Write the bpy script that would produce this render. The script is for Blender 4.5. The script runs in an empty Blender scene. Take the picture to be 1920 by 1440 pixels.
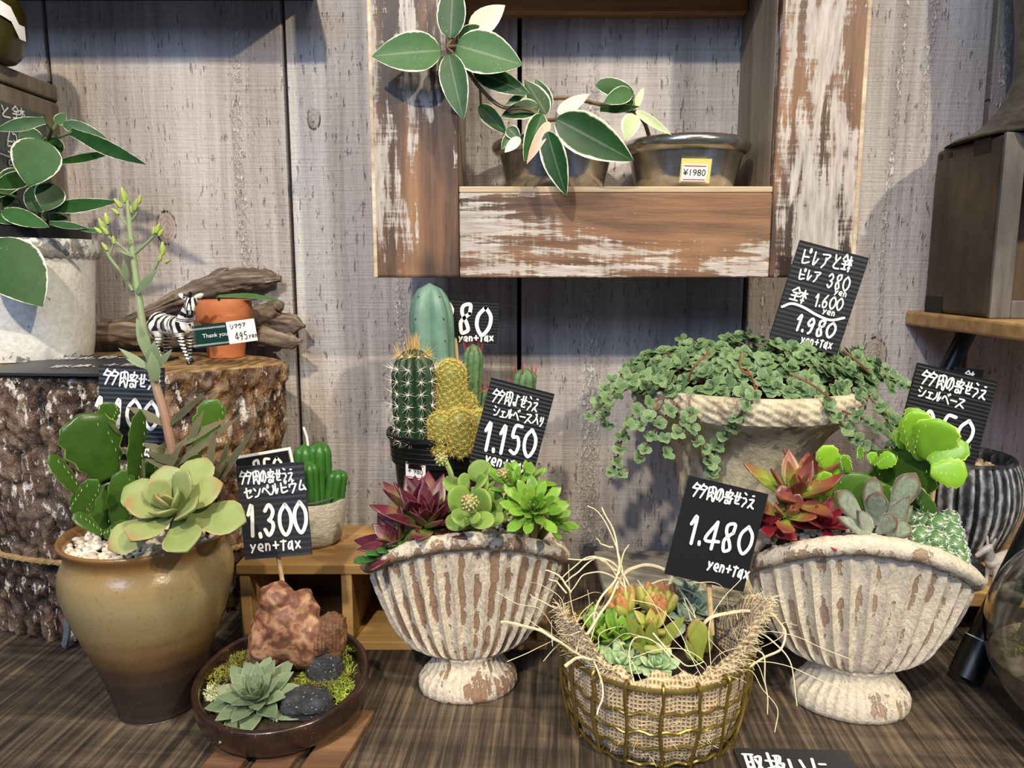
import bpy, bmesh, math, random
from math import sin, cos, pi, tan, atan, radians, sqrt, exp
from mathutils import Vector, Matrix, noise as mnoise

scene = bpy.context.scene
COL = scene.collection
random.seed(7)
V = Vector

# ------------------------------------------------------------------ camera
F_PX = 1440.0                       # focal length in pixels of the 1920 wide frame
PITCH = radians(8.69)
EYE = V((0, 0, 0.315))
cam = bpy.data.cameras.new('camera')
cam.sensor_width = 36.0
cam.lens = 36.0 * F_PX / 1920.0
cam.clip_start = 0.01
camo = bpy.data.objects.new('camera', cam)
COL.objects.link(camo)
camo.location = EYE
camo.rotation_euler = (pi / 2 - PITCH, 0, 0)
scene.camera = camo

# ------------------------------------------------------------------ world, lamps, exposure
world = bpy.data.worlds.new('world')
scene.world = world
world.use_nodes = True
bg = world.node_tree.nodes['Background']
bg.inputs[0].default_value = (0.42, 0.60, 1.0, 1)
bg.inputs[1].default_value = 0.23

def lamp(name, kind, loc, target, power, color, size=0.1, blend=0.5, angle=60):
    l = bpy.data.lights.new(name, kind)
    l.energy = power
    l.color = color
    if kind == 'AREA':
        l.shape = 'RECTANGLE'
        l.size = size[0]
        l.size_y = size[1]
    else:
        l.shadow_soft_size = size
    if kind == 'SPOT':
        l.spot_size = radians(angle)
        l.spot_blend = blend
    o = bpy.data.objects.new(name, l)
    COL.objects.link(o)
    o.location = loc
    o.rotation_euler = (V(target) - V(loc)).to_track_quat('-Z', 'Y').to_euler()
    return o

lamp('warm_spot', 'SPOT', (1.15, -0.95, 1.45), (0.25, 0.7, 0.15), 116, (1.0, 0.89, 0.67), 0.030, 0.6, 62)
lamp('warm_spot', 'SPOT', (-0.35, -0.75, 1.42), (-0.12, 0.75, 0.27), 100, (1.0, 0.88, 0.67), 0.030, 0.85, 46)
lamp('ceiling_lamp', 'SPOT', (0.25, -0.10, 1.45), (0.1, 0.48, 0.0), 42, (1.0, 0.84, 0.58), 0.04, 0.9, 48)
lamp('highlight_panel', 'AREA', (0.3, -0.25, 1.75), (0.2, 0.6, 0.3), 6, (1.0, 0.95, 0.86), (1.2, 0.22))  # unseen panel added so the silver pots have a highlight to reflect
lamp('window_light', 'AREA', (-0.9, -1.7, 1.5), (0.0, 0.7, 0.2), 27, (0.50, 0.67, 1.0), (0.9, 0.7))
scene.view_settings.view_transform = 'Standard'
scene.view_settings.look = 'None'
scene.view_settings.gamma = 1.0
scene.view_settings.use_curve_mapping = False
scene.view_settings.exposure = 0.0

# ------------------------------------------------------------------ pixel <-> place helpers
_FW = V((0, cos(PITCH), -sin(PITCH)))
_UP = V((0, sin(PITCH), cos(PITCH)))

def ray(px, py):
    return _FW + V((1, 0, 0)) * ((px - 960) / F_PX) - _UP * ((py - 720) / F_PX)

def W(px, py, y):
    """the point at distance y in front of the eye that is seen at pixel px, py"""
    d = ray(px, py)
    return EYE + d * (y / d.y)

def ZP(px, py, z):
    """the point at height z seen at pixel px, py"""
    d = ray(px, py)
    return EYE + d * ((z - EYE.z) / d.z)

def PXM(p):
    """metres per pixel at point p"""
    return (p - EYE).dot(_FW) / F_PX

# ------------------------------------------------------------------ mesh builder
def sm(t):
    t = max(0.0, min(1.0, t))
    return t * t * (3 - 2 * t)

def ortho(d, hint=V((0, 0, 1))):
    d = d.normalized()
    h = hint - d * hint.dot(d)
    if h.length < 1e-5:
        h = V((1, 0, 0)) - d * d.x
        if h.length < 1e-5:
            h = V((0, 1, 0)) - d * d.y
    h.normalize()
    return d, h, d.cross(h)

def spline(pts, n=6, closed=False):
    """Catmull-Rom through pts"""
    P = [V(p) for p in pts]
    if len(P) < 3 and not closed:
        return [P[0].lerp(P[-1], i / n) for i in range(n + 1)]
    out = []
    m = len(P)
    rng = range(m if closed else m - 1)
    for i in rng:
        if closed:
            a, b, c, d = P[(i - 1) % m], P[i], P[(i + 1) % m], P[(i + 2) % m]
        else:
            b, c = P[i], P[i + 1]
            a = P[i - 1] if i > 0 else b * 2 - c
            d = P[i + 2] if i + 2 < m else c * 2 - b
        for k in range(n):
            t = k / n
            out.append(0.5 * ((2 * b) + (c - a) * t + (2 * a - 5 * b + 4 * c - d) * t * t + (3 * b - a - 3 * c + d) * t ** 3))
    if not closed:
        out.append(P[-1].copy())
    return out

class MB:
    def __init__(self):
        self.v, self.f, self.a = [], [], []

    def add(self, vs, fs, at=(0, 0, 0)):
        o = len(self.v)
        self.v += [V(p) for p in vs]
        self.f += [tuple(i + o for i in f) for f in fs]
        if isinstance(at, list):
            self.a += at
        else:
            self.a += [at] * len(vs)
        return o

    def grid(self, rows, closed_u=False, closed_v=False, at=None, cap0=False, cap1=False):
        """rows: list of rings of points; closed_v joins the ends of each row"""
        nu, nv = len(rows), len(rows[0])
        vs = [p for r in rows for p in r]
        fs = []
        for i in range(nu if closed_u else nu - 1):
            for j in range(nv if closed_v else nv - 1):
                a, b = i * nv + j, i * nv + (j + 1) % nv
                c, d = ((i + 1) % nu) * nv + (j + 1) % nv, ((i + 1) % nu) * nv + j
                fs.append((a, b, c, d))
        if cap0:
            fs.append(tuple(reversed(range(nv))))
        if cap1:
            fs.append(tuple(range((nu - 1) * nv, nu * nv)))
        self.add(vs, fs, at if at is not None else (0, 0, 0))

    def tube(self, pts, r, n=8, caps=True, at=(0, 0, 0), closed=False):
        P = [V(p) for p in pts]
        m = len(P)
        rr = r if isinstance(r, (list, tuple)) else [r] * m
        rows, up = [], None
        for i in range(m):
            if closed:
                d = P[(i + 1) % m] - P[(i - 1) % m]
            else:
                d = P[min(i + 1, m - 1)] - P[max(i - 1, 0)]
            if d.length < 1e-9:
                d = V((0, 0, 1))
            if up is None:
                d, h, s = ortho(d, V((0.1, 0.2, 1)))
            else:
                d, h, s = ortho(d, up)
            up = h
            rows.append([P[i] + (h * cos(2 * pi * k / n) + s * sin(2 * pi * k / n)) * rr[i] for k in range(n)])
        self.grid(rows, closed_u=closed, closed_v=True, at=at if not isinstance(at, list) else [a for a in at for _ in range(n)],
                  cap0=caps and not closed, cap1=caps and not closed)

    def lathe(self, prof, c, n=48, mod=None, cap0=True, cap1=False, at=None):
        rows, aa = [], []
        for i, (r, z) in enumerate(prof):
            row = []
            for k in range(n):
                th = 2 * pi * k / n
                p = V((c[0] + r * cos(th), c[1] + r * sin(th), c[2] + z))
                if mod:
                    p = mod(p, th, i, r, z)
                row.append(p)
                if at:
                    aa.append(at(p, th, i, r, z))
            rows.append(row)
        self.grid(rows, closed_v=True, cap0=cap0, cap1=cap1, at=aa if at else None)

    def box(self, lo, hi, rot=0.0, c=None, at=(0, 0, 0)):
        x0, y0, z0 = lo
        x1, y1, z1 = hi
        vs = [V(p) for p in ((x0, y0, z0), (x1, y0, z0), (x1, y1, z0), (x0, y1, z0), (x0, y0, z1), (x1, y0, z1), (x1, y1, z1), (x0, y1, z1))]
        if rot:
            m = Matrix.Rotation(rot, 3, 'Z')
            cc = V(c) if c else V(((x0 + x1) / 2, (y0 + y1) / 2, 0))
            vs = [m @ (p - cc) + cc for p in vs]
        self.add(vs, [(0, 3, 2, 1), (4, 5, 6, 7), (0, 1, 5, 4), (1, 2, 6, 5), (2, 3, 7, 6), (3, 0, 4, 7)], at)

    def obox(self, c, R, U, w, h, t, at=(0, 0, 0)):
        """box with axes R (width w), U (height h) and thickness t behind"""
        N = R.cross(U)
        vs = [c + R * (sx * w / 2) + U * (sy * h / 2) + N * sz for sz in (0, -t) for sx, sy in ((-1, -1), (1, -1), (1, 1), (-1, 1))]
        self.add(vs, [(0, 1, 2, 3), (7, 6, 5, 4), (0, 4, 5, 1), (1, 5, 6, 2), (2, 6, 7, 3), (3, 7, 4, 0)], at)

    def blob(self, c, r, nu=10, nv=14, rot=None, amp=0.0, freq=1.0, seed=0.0, at=(0, 0, 0), fn=None):
        """ellipsoid, optionally roughened by noise"""
        c = V(c)
        r = (r, r, r) if isinstance(r, (int, float)) else r
        vs, fs, aa = [], [], []
        def put(th, ph):
            d = V((sin(th) * cos(ph), sin(th) * sin(ph), cos(th)))
            k = 1.0
            if amp:
                k += amp * mnoise.fractal(d * freq + V((seed, seed * 1.7, seed * .3)), 1.0, 2.0, 4)
            p = V((d.x * r[0], d.y * r[1], d.z * r[2])) * k
            if fn:
                p = fn(p, d)
            if rot:
                p = rot @ p
            vs.append(c + p)
        put(0, 0)
        for i in range(1, nu):
            for j in range(nv):
                put(pi * i / nu, 2 * pi * j / nv)
        put(pi, 0)
        for j in range(nv):
            fs.append((0, 1 + j, 1 + (j + 1) % nv))
        for i in range(nu - 2):
            for j in range(nv):
                a = 1 + i * nv
                fs.append((a + j, a + nv + j, a + nv + (j + 1) % nv, a + (j + 1) % nv))
        b = 1 + (nu - 2) * nv
        e = len(vs) - 1
        for j in range(nv):
            fs.append((b + j, e, b + (j + 1) % nv))
        self.add(vs, fs, at)

    def leaf(self, p0, p1, w, normal=None, th=0.12, bend=0.0, cup=0.0, shape='ovate', nu=9, m=10, rnd=None, roll=0.0, flat=1.0, wave=0.0, notch=0):
        """closed fleshy leaf from p0 to p1; w full width; th thickness / width; bend, cup as fractions; ld = (along, across, random)"""
        p0, p1 = V(p0), V(p1)
        L = (p1 - p0).length
        d, h, s = ortho(p1 - p0, normal if normal is not None else V((0, -1, 0.35)))
        if roll:
            q = Matrix.Rotation(roll, 3, d)
            h, s = q @ h, q @ s
        rnd = random.random() if rnd is None else rnd
        rows, aa = [], []
        for i in range(nu + 1):
            t = i / nu
            tt = 0.5 - 0.5 * cos(pi * t) if nu > 5 else t
            if shape == 'ovate':       # widest below the middle, pointed
                ww = (tt ** 0.55) * ((1 - tt) ** 0.92) * 2.64
            elif shape == 'round':
                ww = sqrt(max(0, 1 - (2 * tt - 1) ** 2))
            elif shape == 'spat':      # spoon, widest near the tip, small point
                ww = (0.30 + 0.70 * sm(tt / 0.68)) * (1 - max(0, (tt - 0.68) / 0.32) ** 2.4)
                ww = max(ww, 0.0)
            elif shape == 'lance':     # narrow, broad base, long point
                ww = (0.55 + 0.45 * sm(tt / 0.45)) * (1 - max(0, (tt - 0.40) / 0.60) ** 1.9)
            elif shape == 'pad':       # cactus segment, blunt tip
                ww = min(1, (0.36 + 1.15 * tt ** 0.8)) * (1 - max(0, (tt - 0.70) / 0.30) ** 3.2)
            else:
                ww = 1 - tt
            if notch and 0.12 < tt < 0.97:
                ww *= 1 + 0.07 * (1 if i % 2 else -1)
            hw = max(ww, 0.015) * w / 2
            c = p0 + d * (L * tt) + h * (-bend * L * (tt * tt - tt * 0.35))
            k = th * w * (0.30 + 0.70 * sqrt(max(0.0, min(1, ww)))) * (0.55 if i in (0, nu) else 1) / 2
            row = []
            for j in range(m):
                a = 2 * pi * j / m
                x = cos(a)
                row.append(c + s * (x * hw) + h * (sin(a) * k * flat + cup * hw * x * x + wave * w * 0.1 * sin(tt * 9 + rnd * 6) * x))
                aa.append((tt, abs(x), rnd))
            rows.append(row)
        self.grid(rows, closed_v=True, at=aa, cap0=True, cap1=True)

    def build(self, name, mat, parent=None, loc=None, smooth=35, bevel=0.0, label=None, normals=True):
        org = V((0, 0, 0))
        if parent is not None:
            p = parent
            while p.parent is not None:
                p = p.parent
            org = V(p.location)
        elif loc is not None:
            org = V(loc)
        me = bpy.data.meshes.new(name)
        me.from_pydata([tuple(p - org) for p in self.v], [], self.f)
        if normals:
            bm = bmesh.new()
            bm.from_mesh(me)
            bmesh.ops.recalc_face_normals(bm, faces=bm.faces)
            bm.to_mesh(me)
            bm.free()
        if any(a != (0, 0, 0) for a in self.a):
            at = me.attributes.new('ld', 'FLOAT_VECTOR', 'POINT')
            at.data.foreach_set('vector', [c for a in self.a for c in a])
        me.update()
        if smooth:
            for p in me.polygons:
                p.use_smooth = True
            me.set_sharp_from_angle(angle=radians(smooth))
        o = bpy.data.objects.new(name, me)
        if mat is not None:
            me.materials.append(mat)
        COL.objects.link(o)
        if parent is not None:
            o.parent = parent
        else:
            o.location = org
        if bevel:
            b = o.modifiers.new('bevel', 'BEVEL')
            b.width = bevel
            b.segments = 2
            b.limit_method = 'ANGLE'
            b.angle_limit = radians(40)
        if label:
            o['label'] = label
        return o

def remesh(mb, voxel, it=4, fn=None):
    """fuse overlapping closed shapes into one continuous surface"""
    o = mb.build('fuse', None)
    r = o.modifiers.new('r', 'REMESH')
    r.mode = 'VOXEL'
    r.voxel_size = voxel
    s = o.modifiers.new('s', 'SMOOTH')
    s.iterations = it
    s.factor = 0.5
    me = o.evaluated_get(bpy.context.evaluated_depsgraph_get()).to_mesh()
    out = MB()
    out.v = [v.co.copy() for v in me.vertices]
    out.f = [tuple(p.vertices) for p in me.polygons]
    out.a = [fn(p) if fn else (0, 0, 0) for p in out.v]
    d = o.data
    bpy.data.objects.remove(o)
    bpy.data.meshes.remove(d)
    return out

def tag(o, label, cat, group=None, kind=None):
    o['label'] = label
    o['category'] = cat
    if group:
        o['group'] = group
    if kind:
        o['kind'] = kind
    return o

def thing(name, loc, label, cat, group=None):
    o = bpy.data.objects.new(name, None)
    o.empty_display_size = 0.02
    COL.objects.link(o)
    o.location = loc
    return tag(o, label, cat, group)

# ------------------------------------------------------------------ material helpers
def S(hx, a=1.0):
    hx = hx.lstrip('#')
    c = [int(hx[i:i + 2], 16) / 255 for i in (0, 2, 4)]
    return tuple([x / 12.92 if x <= 0.04045 else ((x + 0.055) / 1.055) ** 2.4 for x in c] + [a])

class Mt:
    def __init__(self, name):
        self.m = bpy.data.materials.new(name)
        self.m.use_nodes = True
        self.nt = self.m.node_tree
        self.b = self.nt.nodes['Principled BSDF']

    def n(self, kind, **kw):
        x = self.nt.nodes.new(kind)
        for k, v in kw.items():
            setattr(x, k, v)
        return x

    def put(self, sock, val):
        if val is None:
            return
        if isinstance(val, bpy.types.NodeSocket):
            self.nt.links.new(val, sock)
        else:
            sock.default_value = val

    def co(self, scale=(1, 1, 1), loc=(0, 0, 0), rot=(0, 0, 0), kind='Object', vec=None):
        if vec is None:
            vec = self.n('ShaderNodeTexCoord').outputs[kind]
        mp = self.n('ShaderNodeMapping')
        self.put(mp.inputs['Vector'], vec)
        mp.inputs['Scale'].default_value = scale
        mp.inputs['Location'].default_value = loc
        mp.inputs['Rotation'].default_value = rot
        return mp.outputs[0]

    def noise(self, vec, scale=5, detail=4, rough=0.5, dist=0.0, color=False):
        x = self.n('ShaderNodeTexNoise')
        self.put(x.inputs['Vector'], vec)
        x.inputs['Scale'].default_value = scale
        x.inputs['Detail'].default_value = detail
        x.inputs['Roughness'].default_value = rough
        x.inputs['Distortion'].default_value = dist
        return x.outputs['Color' if color else 'Fac']

    def voro(self, vec, scale=5, feature='F1', out='Distance', rand=1.0):
        x = self.n('ShaderNodeTexVoronoi', feature=feature)
        self.put(x.inputs['Vector'], vec)
        x.inputs['Scale'].default_value = scale
        x.inputs['Randomness'].default_value = rand
        return x.outputs[out]

    def wave(self, vec, scale=5, dist=0, detail=2, kind='BANDS', axis='X', dscale=1.0, prof='SIN'):
        x = self.n('ShaderNodeTexWave', wave_type=kind, wave_profile=prof)
        if kind == 'BANDS':
            x.bands_direction = axis
        else:
            x.rings_direction = axis
        self.put(x.inputs['Vector'], vec)
        x.inputs['Scale'].default_value = scale
        x.inputs['Distortion'].default_value = dist
        x.inputs['Detail'].default_value = detail
        x.inputs['Detail Scale'].default_value = dscale
        return x.outputs['Fac']

    def ramp(self, fac, stops, interp='LINEAR'):
        x = self.n('ShaderNodeValToRGB')
        x.color_ramp.interpolation = interp
        e = x.color_ramp.elements
        while len(e) < len(stops):
            e.new(0.5)
        for i, (p, c) in enumerate(stops):
            e[i].position = p
            e[i].color = S(c) if isinstance(c, str) else (c if isinstance(c, tuple) else (c, c, c, 1))
        self.put(x.inputs['Fac'], fac)
        return x.outputs['Color']

    def step(self, fac, a, b):
        x = self.n('ShaderNodeMapRange', interpolation_type='SMOOTHSTEP')
        self.put(x.inputs['Value'], fac)
        x.inputs['From Min'].default_value = a
        x.inputs['From Max'].default_value = b
        return x.outputs['Result']

    def mix(self, fac, a, b, mode='MIX'):
        x = self.n('ShaderNodeMix', data_type='RGBA', blend_type=mode)
        self.put(x.inputs[0], fac)
        self.put(x.inputs[6], S(a) if isinstance(a, str) else a)
        self.put(x.inputs[7], S(b) if isinstance(b, str) else b)
        return x.outputs[2]

    def op(self, o, a, b=0.5, clamp=False):
        x = self.n('ShaderNodeMath', operation=o, use_clamp=clamp)
        self.put(x.inputs[0], a)
        self.put(x.inputs[1], b)
        return x.outputs[0]

    def sep(self, vec):
        x = self.n('ShaderNodeSeparateXYZ')
        self.put(x.inputs[0], vec)
        return x.outputs

    def comb(self, x, y, z):
        c = self.n('ShaderNodeCombineXYZ')
        for i, v in enumerate((x, y, z)):
            self.put(c.inputs[i], v)
        return c.outputs[0]

    def ld(self):
        x = self.n('ShaderNodeAttribute', attribute_name='ld')
        return self.sep(x.outputs['Vector'])

    def bump(self, h, strength=0.3, dist=0.001, prev=None):
        x = self.n('ShaderNodeBump')
        x.inputs['Strength'].default_value = strength
        x.inputs['Distance'].default_value = dist
        self.put(x.inputs['Height'], h)
        if prev is not None:
            self.put(x.inputs['Normal'], prev)
        return x.outputs[0]

    def out(self, col, rough=0.6, metal=0.0, normal=None, spec=None, sss=0.0, coat=0.0, sheen=0.0, trans=0.0):
        b = self.b
        self.put(b.inputs['Base Color'], S(col) if isinstance(col, str) else col)
        self.put(b.inputs['Roughness'], rough)
        self.put(b.inputs['Metallic'], metal)
        if normal is not None:
            self.put(b.inputs['Normal'], normal)
        if spec is not None:
            self.put(b.inputs['Specular IOR Level'], spec)
        if sss:
            b.inputs['Subsurface Weight'].default_value = sss
            b.inputs['Subsurface Radius'].default_value = (0.002, 0.003, 0.001)
            b.inputs['Subsurface Scale'].default_value = 1.0
        if coat:
            b.inputs['Coat Weight'].default_value = coat
            b.inputs['Coat Roughness'].default_value = 0.12
        if sheen:
            b.inputs['Sheen Weight'].default_value = sheen
        if trans:
            b.inputs['Transmission Weight'].default_value = trans
        return self.m

def plain(name, col, rough=0.6, metal=0.0, var=0.0, scale=60, bump=0.0, coat=0.0, spec=None, col2=None):
    k = Mt(name)
    c = S(col)
    nrm = None
    if var or col2 or bump:
        nz = k.noise(k.co(), scale, 5, 0.6)
        if col2:
            c = k.ramp(nz, [(0.32, col), (0.68, col2)])
        elif var:
            lo = tuple(x * (1 - var) for x in c[:3]) + (1,)
            hi = tuple(min(1, x * (1 + var)) for x in c[:3]) + (1,)
            c = k.ramp(nz, [(0.3, lo), (0.7, hi)])
        if bump:
            nrm = k.bump(nz, bump, 0.001)
    return k.out(c, rough, metal, nrm, spec, coat=coat)

def leafmat(name, mid, dark, edge=None, edge_w=0.12, tip=None, tip0=0.8, rough=0.38, spots=None, vein=0.0, back=None, sss=0.12, fuzz=0.0, stripe=None):
    """leaf colour by place on the leaf: along, across, and a random value per leaf"""
    k = Mt(name)
    a = k.ld()
    nz = k.noise(k.co(), 90, 4, 0.6)
    f = k.op('ADD', k.op('MULTIPLY', nz, 0.6), k.op('MULTIPLY', a[2], 0.45))
    col = k.ramp(f, [(0.25, dark), (0.78, mid)])
    if vein:
        v = k.op('SUBTRACT', 1.0, k.step(a[1], 0.0, 0.10))
        col = k.mix(k.op('MULTIPLY', v, vein), col, edge or mid)
    if tip:
        nz2 = k.noise(k.co(), 40, 3, 0.5)
        tt = k.op('ADD', a[0], k.op('MULTIPLY', k.op('SUBTRACT', nz2, 0.5), 0.35))
        tt = k.op('ADD', tt, k.op('MULTIPLY', k.op('SUBTRACT', a[2], 0.5), 0.35))
        col = k.mix(k.step(tt, tip0, min(1.25, tip0 + 0.35)), col, tip)
    if edge:
        wob = k.op('MULTIPLY', k.op('SUBTRACT', k.noise(k.co(), 120, 3, 0.6), 0.5), 0.22)
        e = k.op('ADD', a[1], wob)
        col = k.mix(k.step(e, 1 - edge_w, 1 - edge_w * 0.35), col, edge)
    if spots:
        sp = k.voro(k.co(), 420)
        big = k.noise(k.co(), 55, 2, 0.5)
        msk = k.op('MULTIPLY', k.op('LESS_THAN', sp, 0.13), k.step(big, 0.56, 0.68))
        col = k.mix(k.op('MULTIPLY', msk, 0.55), col, spots)
    nrm = k.bump(k.noise(k.co(), 260, 3, 0.5), 0.10, 0.0006)
    return k.out(col, min(.6, rough + .06), 0, nrm, spec=.32, sss=sss * .35, sheen=fuzz)
# ------------------------------------------------------------------ handwriting: pen strokes on a 10 x 10 grid, y down
PEN = {
 '0': '50 13 17 5A 97 93 50', '1': '13 50 5A', '2': '13 30 62 64 29 99', '3': '12 40 72 64 45;45 76 78 4A 18',
 '4': '60 07 A7;60 6A', '5': '80 30 24 64 87 6A 29', '6': '60 24 17 3A 79 76 45 17', '7': '11 91 4A',
 '8': '73 70 40 21 23 45 67 79 5A 3A 28 26 54 73', '9': '72 40 13 35 73;72 68 4A', '.': '39 4A', '+': '15 95;52 58',
 'y': '03 37;73 1A', 'e': '16 76 63 23 06 28 79', 'n': '13 19;15 43 75 79', 't': '51 5A;12 92', 'a': '73 33 17 39 66 72;72 79 8A',
 'x': '13 89;83 19', 'T': '11 91;51 5A', 'h': '20 2A;26 44 76 7A', 'k': '20 2A;73 26 8A', 'o': '53 26 49 77 53', 'u': '13 17 49 77;73 7A',
 'Y': '10 54 90;54 5A;15 95;27 87',
 '多': '20 12 04;21 52 44 2A;14 34;70 62 54;71 A2 94 7A;64 84', '肉': '11 1A;11 91 9A 7A;50 54 25;52 75;56 28;56 79', 'の': '52 48 29 07 13 51 83 97 6A',
 '寄': '50 51;12 14;12 92 84;25 75;53 34;06 A6;28 2A 5A 58 28;86 8A 69', 'せ': '04 A4;71 76 57;31 38 59 99', 'う': '30 61;24 64 86 58 3A',
 'え': '41 61;14 74 1A;47 69 9A', 'よ': '82 52 54;51 58 39 17 37 69', 'シ': '11 32;04 25;29 68 93', 'ェ': '24 84;54 59;19 99',
 'ル': '32 36 09;61 69 95', 'ベ': '06 33 A9;61 72;80 91', 'ー': '05 A5', 'ス': '12 82 55 0A;57 A9', '入': '31 51 55 19;54 75 A9',
 'り': '22 26 34;72 76 4A', 'セ': '04 93 75;31 38 59 98', 'ン': '12 34;29 68 93', 'ペ': '06 33 A9;71 81 83 73 71',
 'ビ': '21 28 49 98;25 85;71 82;90 91', 'ウ': '50 52;13 15;13 93 85 4A', 'ム': '51 28 98;75 A9', 'ピ': '21 28 49 98;25 85;80 90 92 82 80',
 'レ': '31 39 85', 'ア': '12 92 65;54 57 2A', 'と': '31 44;82 46 38 59 99',
 '鉢': '30 03;30 53;14 54;06 56;34 39;09 59;63 A3;81 8A;83 66;83 A6;78 98', '取': '01 51;11 19;41 4A;14 44;16 46;09 48;62 92 59;63 A9',
 '扱': '03 43;20 29 08;06 45;51 81 74 94 59;61 55 49;65 A9', 'い': '12 16 38;72 86', 'に': '21 19;53 83;56 58 99',
 '割': '30 31;02 03;02 62 63;13 53;15 55;32 36;06 66;17 1A 5A 57 17;72 77;90 99 79', 'れ': '21 2A;04 34 08;34 62 59 8A A8',
 '物': '11 03;02 42;20 2A;06 44;60 43;52 92 89 69;72 57', 'ご': '22 72;17 28 78;80 81;91 92', '十': '15 95;50 5A', '分': '30 04;60 A4;25 75 69 49;45 1A',
 'マ': '12 92 56;36 68', '、': '38 5A', '~': '04 32 54 76 A5', '-': '15 95',
}
WID = {'多': 1.7, ' ': 0.45, '.': 0.28, '、': 0.4, '+': 0.75, 'y': 0.72, 'e': 0.68, 'n': 0.68, 't': 0.72, 'a': 0.72, 'x': 0.68, '1': 0.62, 'せ': .85, 'う': .75, 'え': .85, 'の': .85, 'ー': .8, 'レ': .85, 'り': .75, 'ェ': .85}

def pen(mb, p, q, du, s, off=0.0):
    """flat painted stroke through 2D points p on plane map q(x, y) with half width s"""
    pts = spline([V((a, b, 0)) for a, b in p], 5) if len(p) > 2 else [V((p[0][0], p[0][1], 0)).lerp(V((p[1][0], p[1][1], 0)), i / 3) for i in range(4)]
    m = len(pts)
    L, R_ = [], []
    for i in range(m):
        d = pts[min(i + 1, m - 1)] - pts[max(i - 1, 0)]
        if d.length < 1e-9:
            d = V((1, 0, 0))
        d.normalize()
        nn = V((-d.y, d.x, 0))
        L.append(pts[i] + nn * s)
        R_.append(pts[i] - nn * s)
    d0 = (pts[0] - pts[1]).normalized()
    d1 = (pts[-1] - pts[-2]).normalized()
    n0, n1 = V((-d0.y, d0.x, 0)), V((-d1.y, d1.x, 0))
    cap0 = [pts[0] + n0 * (s * cos(a)) + d0 * (s * sin(a)) for a in (pi * .25, pi * .5, pi * .75)]
    cap1 = [pts[-1] + n1 * (s * cos(a)) + d1 * (s * sin(a)) for a in (pi * .25, pi * .5, pi * .75)]
    vs = L + R_ + cap0 + cap1
    fs = [(i, i + 1, m + i + 1, m + i) for i in range(m - 1)]
    fs.append((m, 2 * m, 2 * m + 1, 2 * m + 2, 0)[::-1])
    fs.append((m - 1, 2 * m + 3, 2 * m + 4, 2 * m + 5, 2 * m - 1)[::-1])
    mb.add([q(v.x, v.y, off) for v in vs], fs)

class Plane:
    """a card: centre C, right R, up U, normal N towards the viewer, width w, height h"""
    def __init__(s, C, R, U, w, h):
        s.C, s.R, s.U, s.w, s.h = C, R, U, w, h
        s.N = R.cross(U)

    @staticmethod
    def px(tl, tr, bl, ya, yb, yc):
        A, B, D = W(*tl, ya), W(*tr, yb), W(*bl, yc)
        R = (B - A).normalized()
        U = A - D
        hgt = U.length
        U = (U - R * U.dot(R)).normalized()
        w = (B - A).length
        return Plane(A + R * (w / 2) - U * (hgt / 2), R, U, w, hgt)

    def hit(s, px, py):
        d = ray(px, py)
        t = (s.C - EYE).dot(s.N) / d.dot(s.N)
        p = EYE + d * t - s.C
        return p.dot(s.R), p.dot(s.U)

    def at(s, x, y, off=0.0):
        return s.C + s.R * x + s.U * y + s.N * (off + 0.0006)

    def line(s, mb, text, a, b, hpx, wpx, jit=0.35):
        """write text from pixel a (top left of first letter) to b (top right of last) with letter height and pen width in pixels"""
        x0, y0 = s.hit(*a)
        x1, y1 = s.hit(*b)
        k = PXM(s.C)
        H, sw = hpx * k, wpx * k / 2
        D = V((x1 - x0, y1 - y0, 0))
        Lg = D.length
        D.normalize()
        Nn = V((D.y, -D.x, 0))
        tot = sum(WID.get(c, 1.0 if ord(c) > 255 else 0.85) for c in text)
        x = 0.0
        rg = random.Random(hash_(text))
        layer = 0
        for c in text:
            wd = WID.get(c, 1.0 if ord(c) > 255 else 0.85) * Lg / tot
            if c in PEN:
                sl = 0.06 + rg.uniform(-.05, .05)
                dy = rg.uniform(-.04, .04) * H
                for st in PEN[c].split(';'):
                    pp = []
                    for tok in st.split():
                        gx, gy = int(tok[0], 16) / 10, int(tok[1], 16) / 10
                        gx += rg.uniform(-.02, .02) * jit
                        gy += rg.uniform(-.02, .02) * jit
                        px_ = x + (gx * 0.86 + 0.07 - sl * (gy - .5)) * wd
                        q = V((x0, y0, 0)) + D * px_ + Nn * (gy * H + dy)
                        pp.append((q.x, q.y))
                    layer += 1
                    pen(mb, pp, s.at, None, sw, 0.00005 + 0.000004 * layer)
            x += wd

def hash_(t):
    h = 0
    for c in t:
        h = (h * 131 + ord(c)) % 1000003
    return h

def printed(mb, text, C, R, U, size, font=None):
    """printed letters from Blender's own font, laid on a plane"""
    cu = bpy.data.curves.new('t', 'FONT')
    cu.body = text
    cu.size = size
    cu.align_x = 'CENTER'
    cu.align_y = 'CENTER'
    cu.resolution_u = 3
    o = bpy.data.objects.new('t', cu)
    COL.objects.link(o)
    dg = bpy.context.evaluated_depsgraph_get()
    me = o.evaluated_get(dg).to_mesh()
    vs = [C + R * v.co.x + U * v.co.y for v in me.vertices]
    fs = [tuple(p.vertices) for p in me.polygons]
    mb.add(vs, fs)
    bpy.data.objects.remove(o)
    bpy.data.curves.remove(cu)

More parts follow.
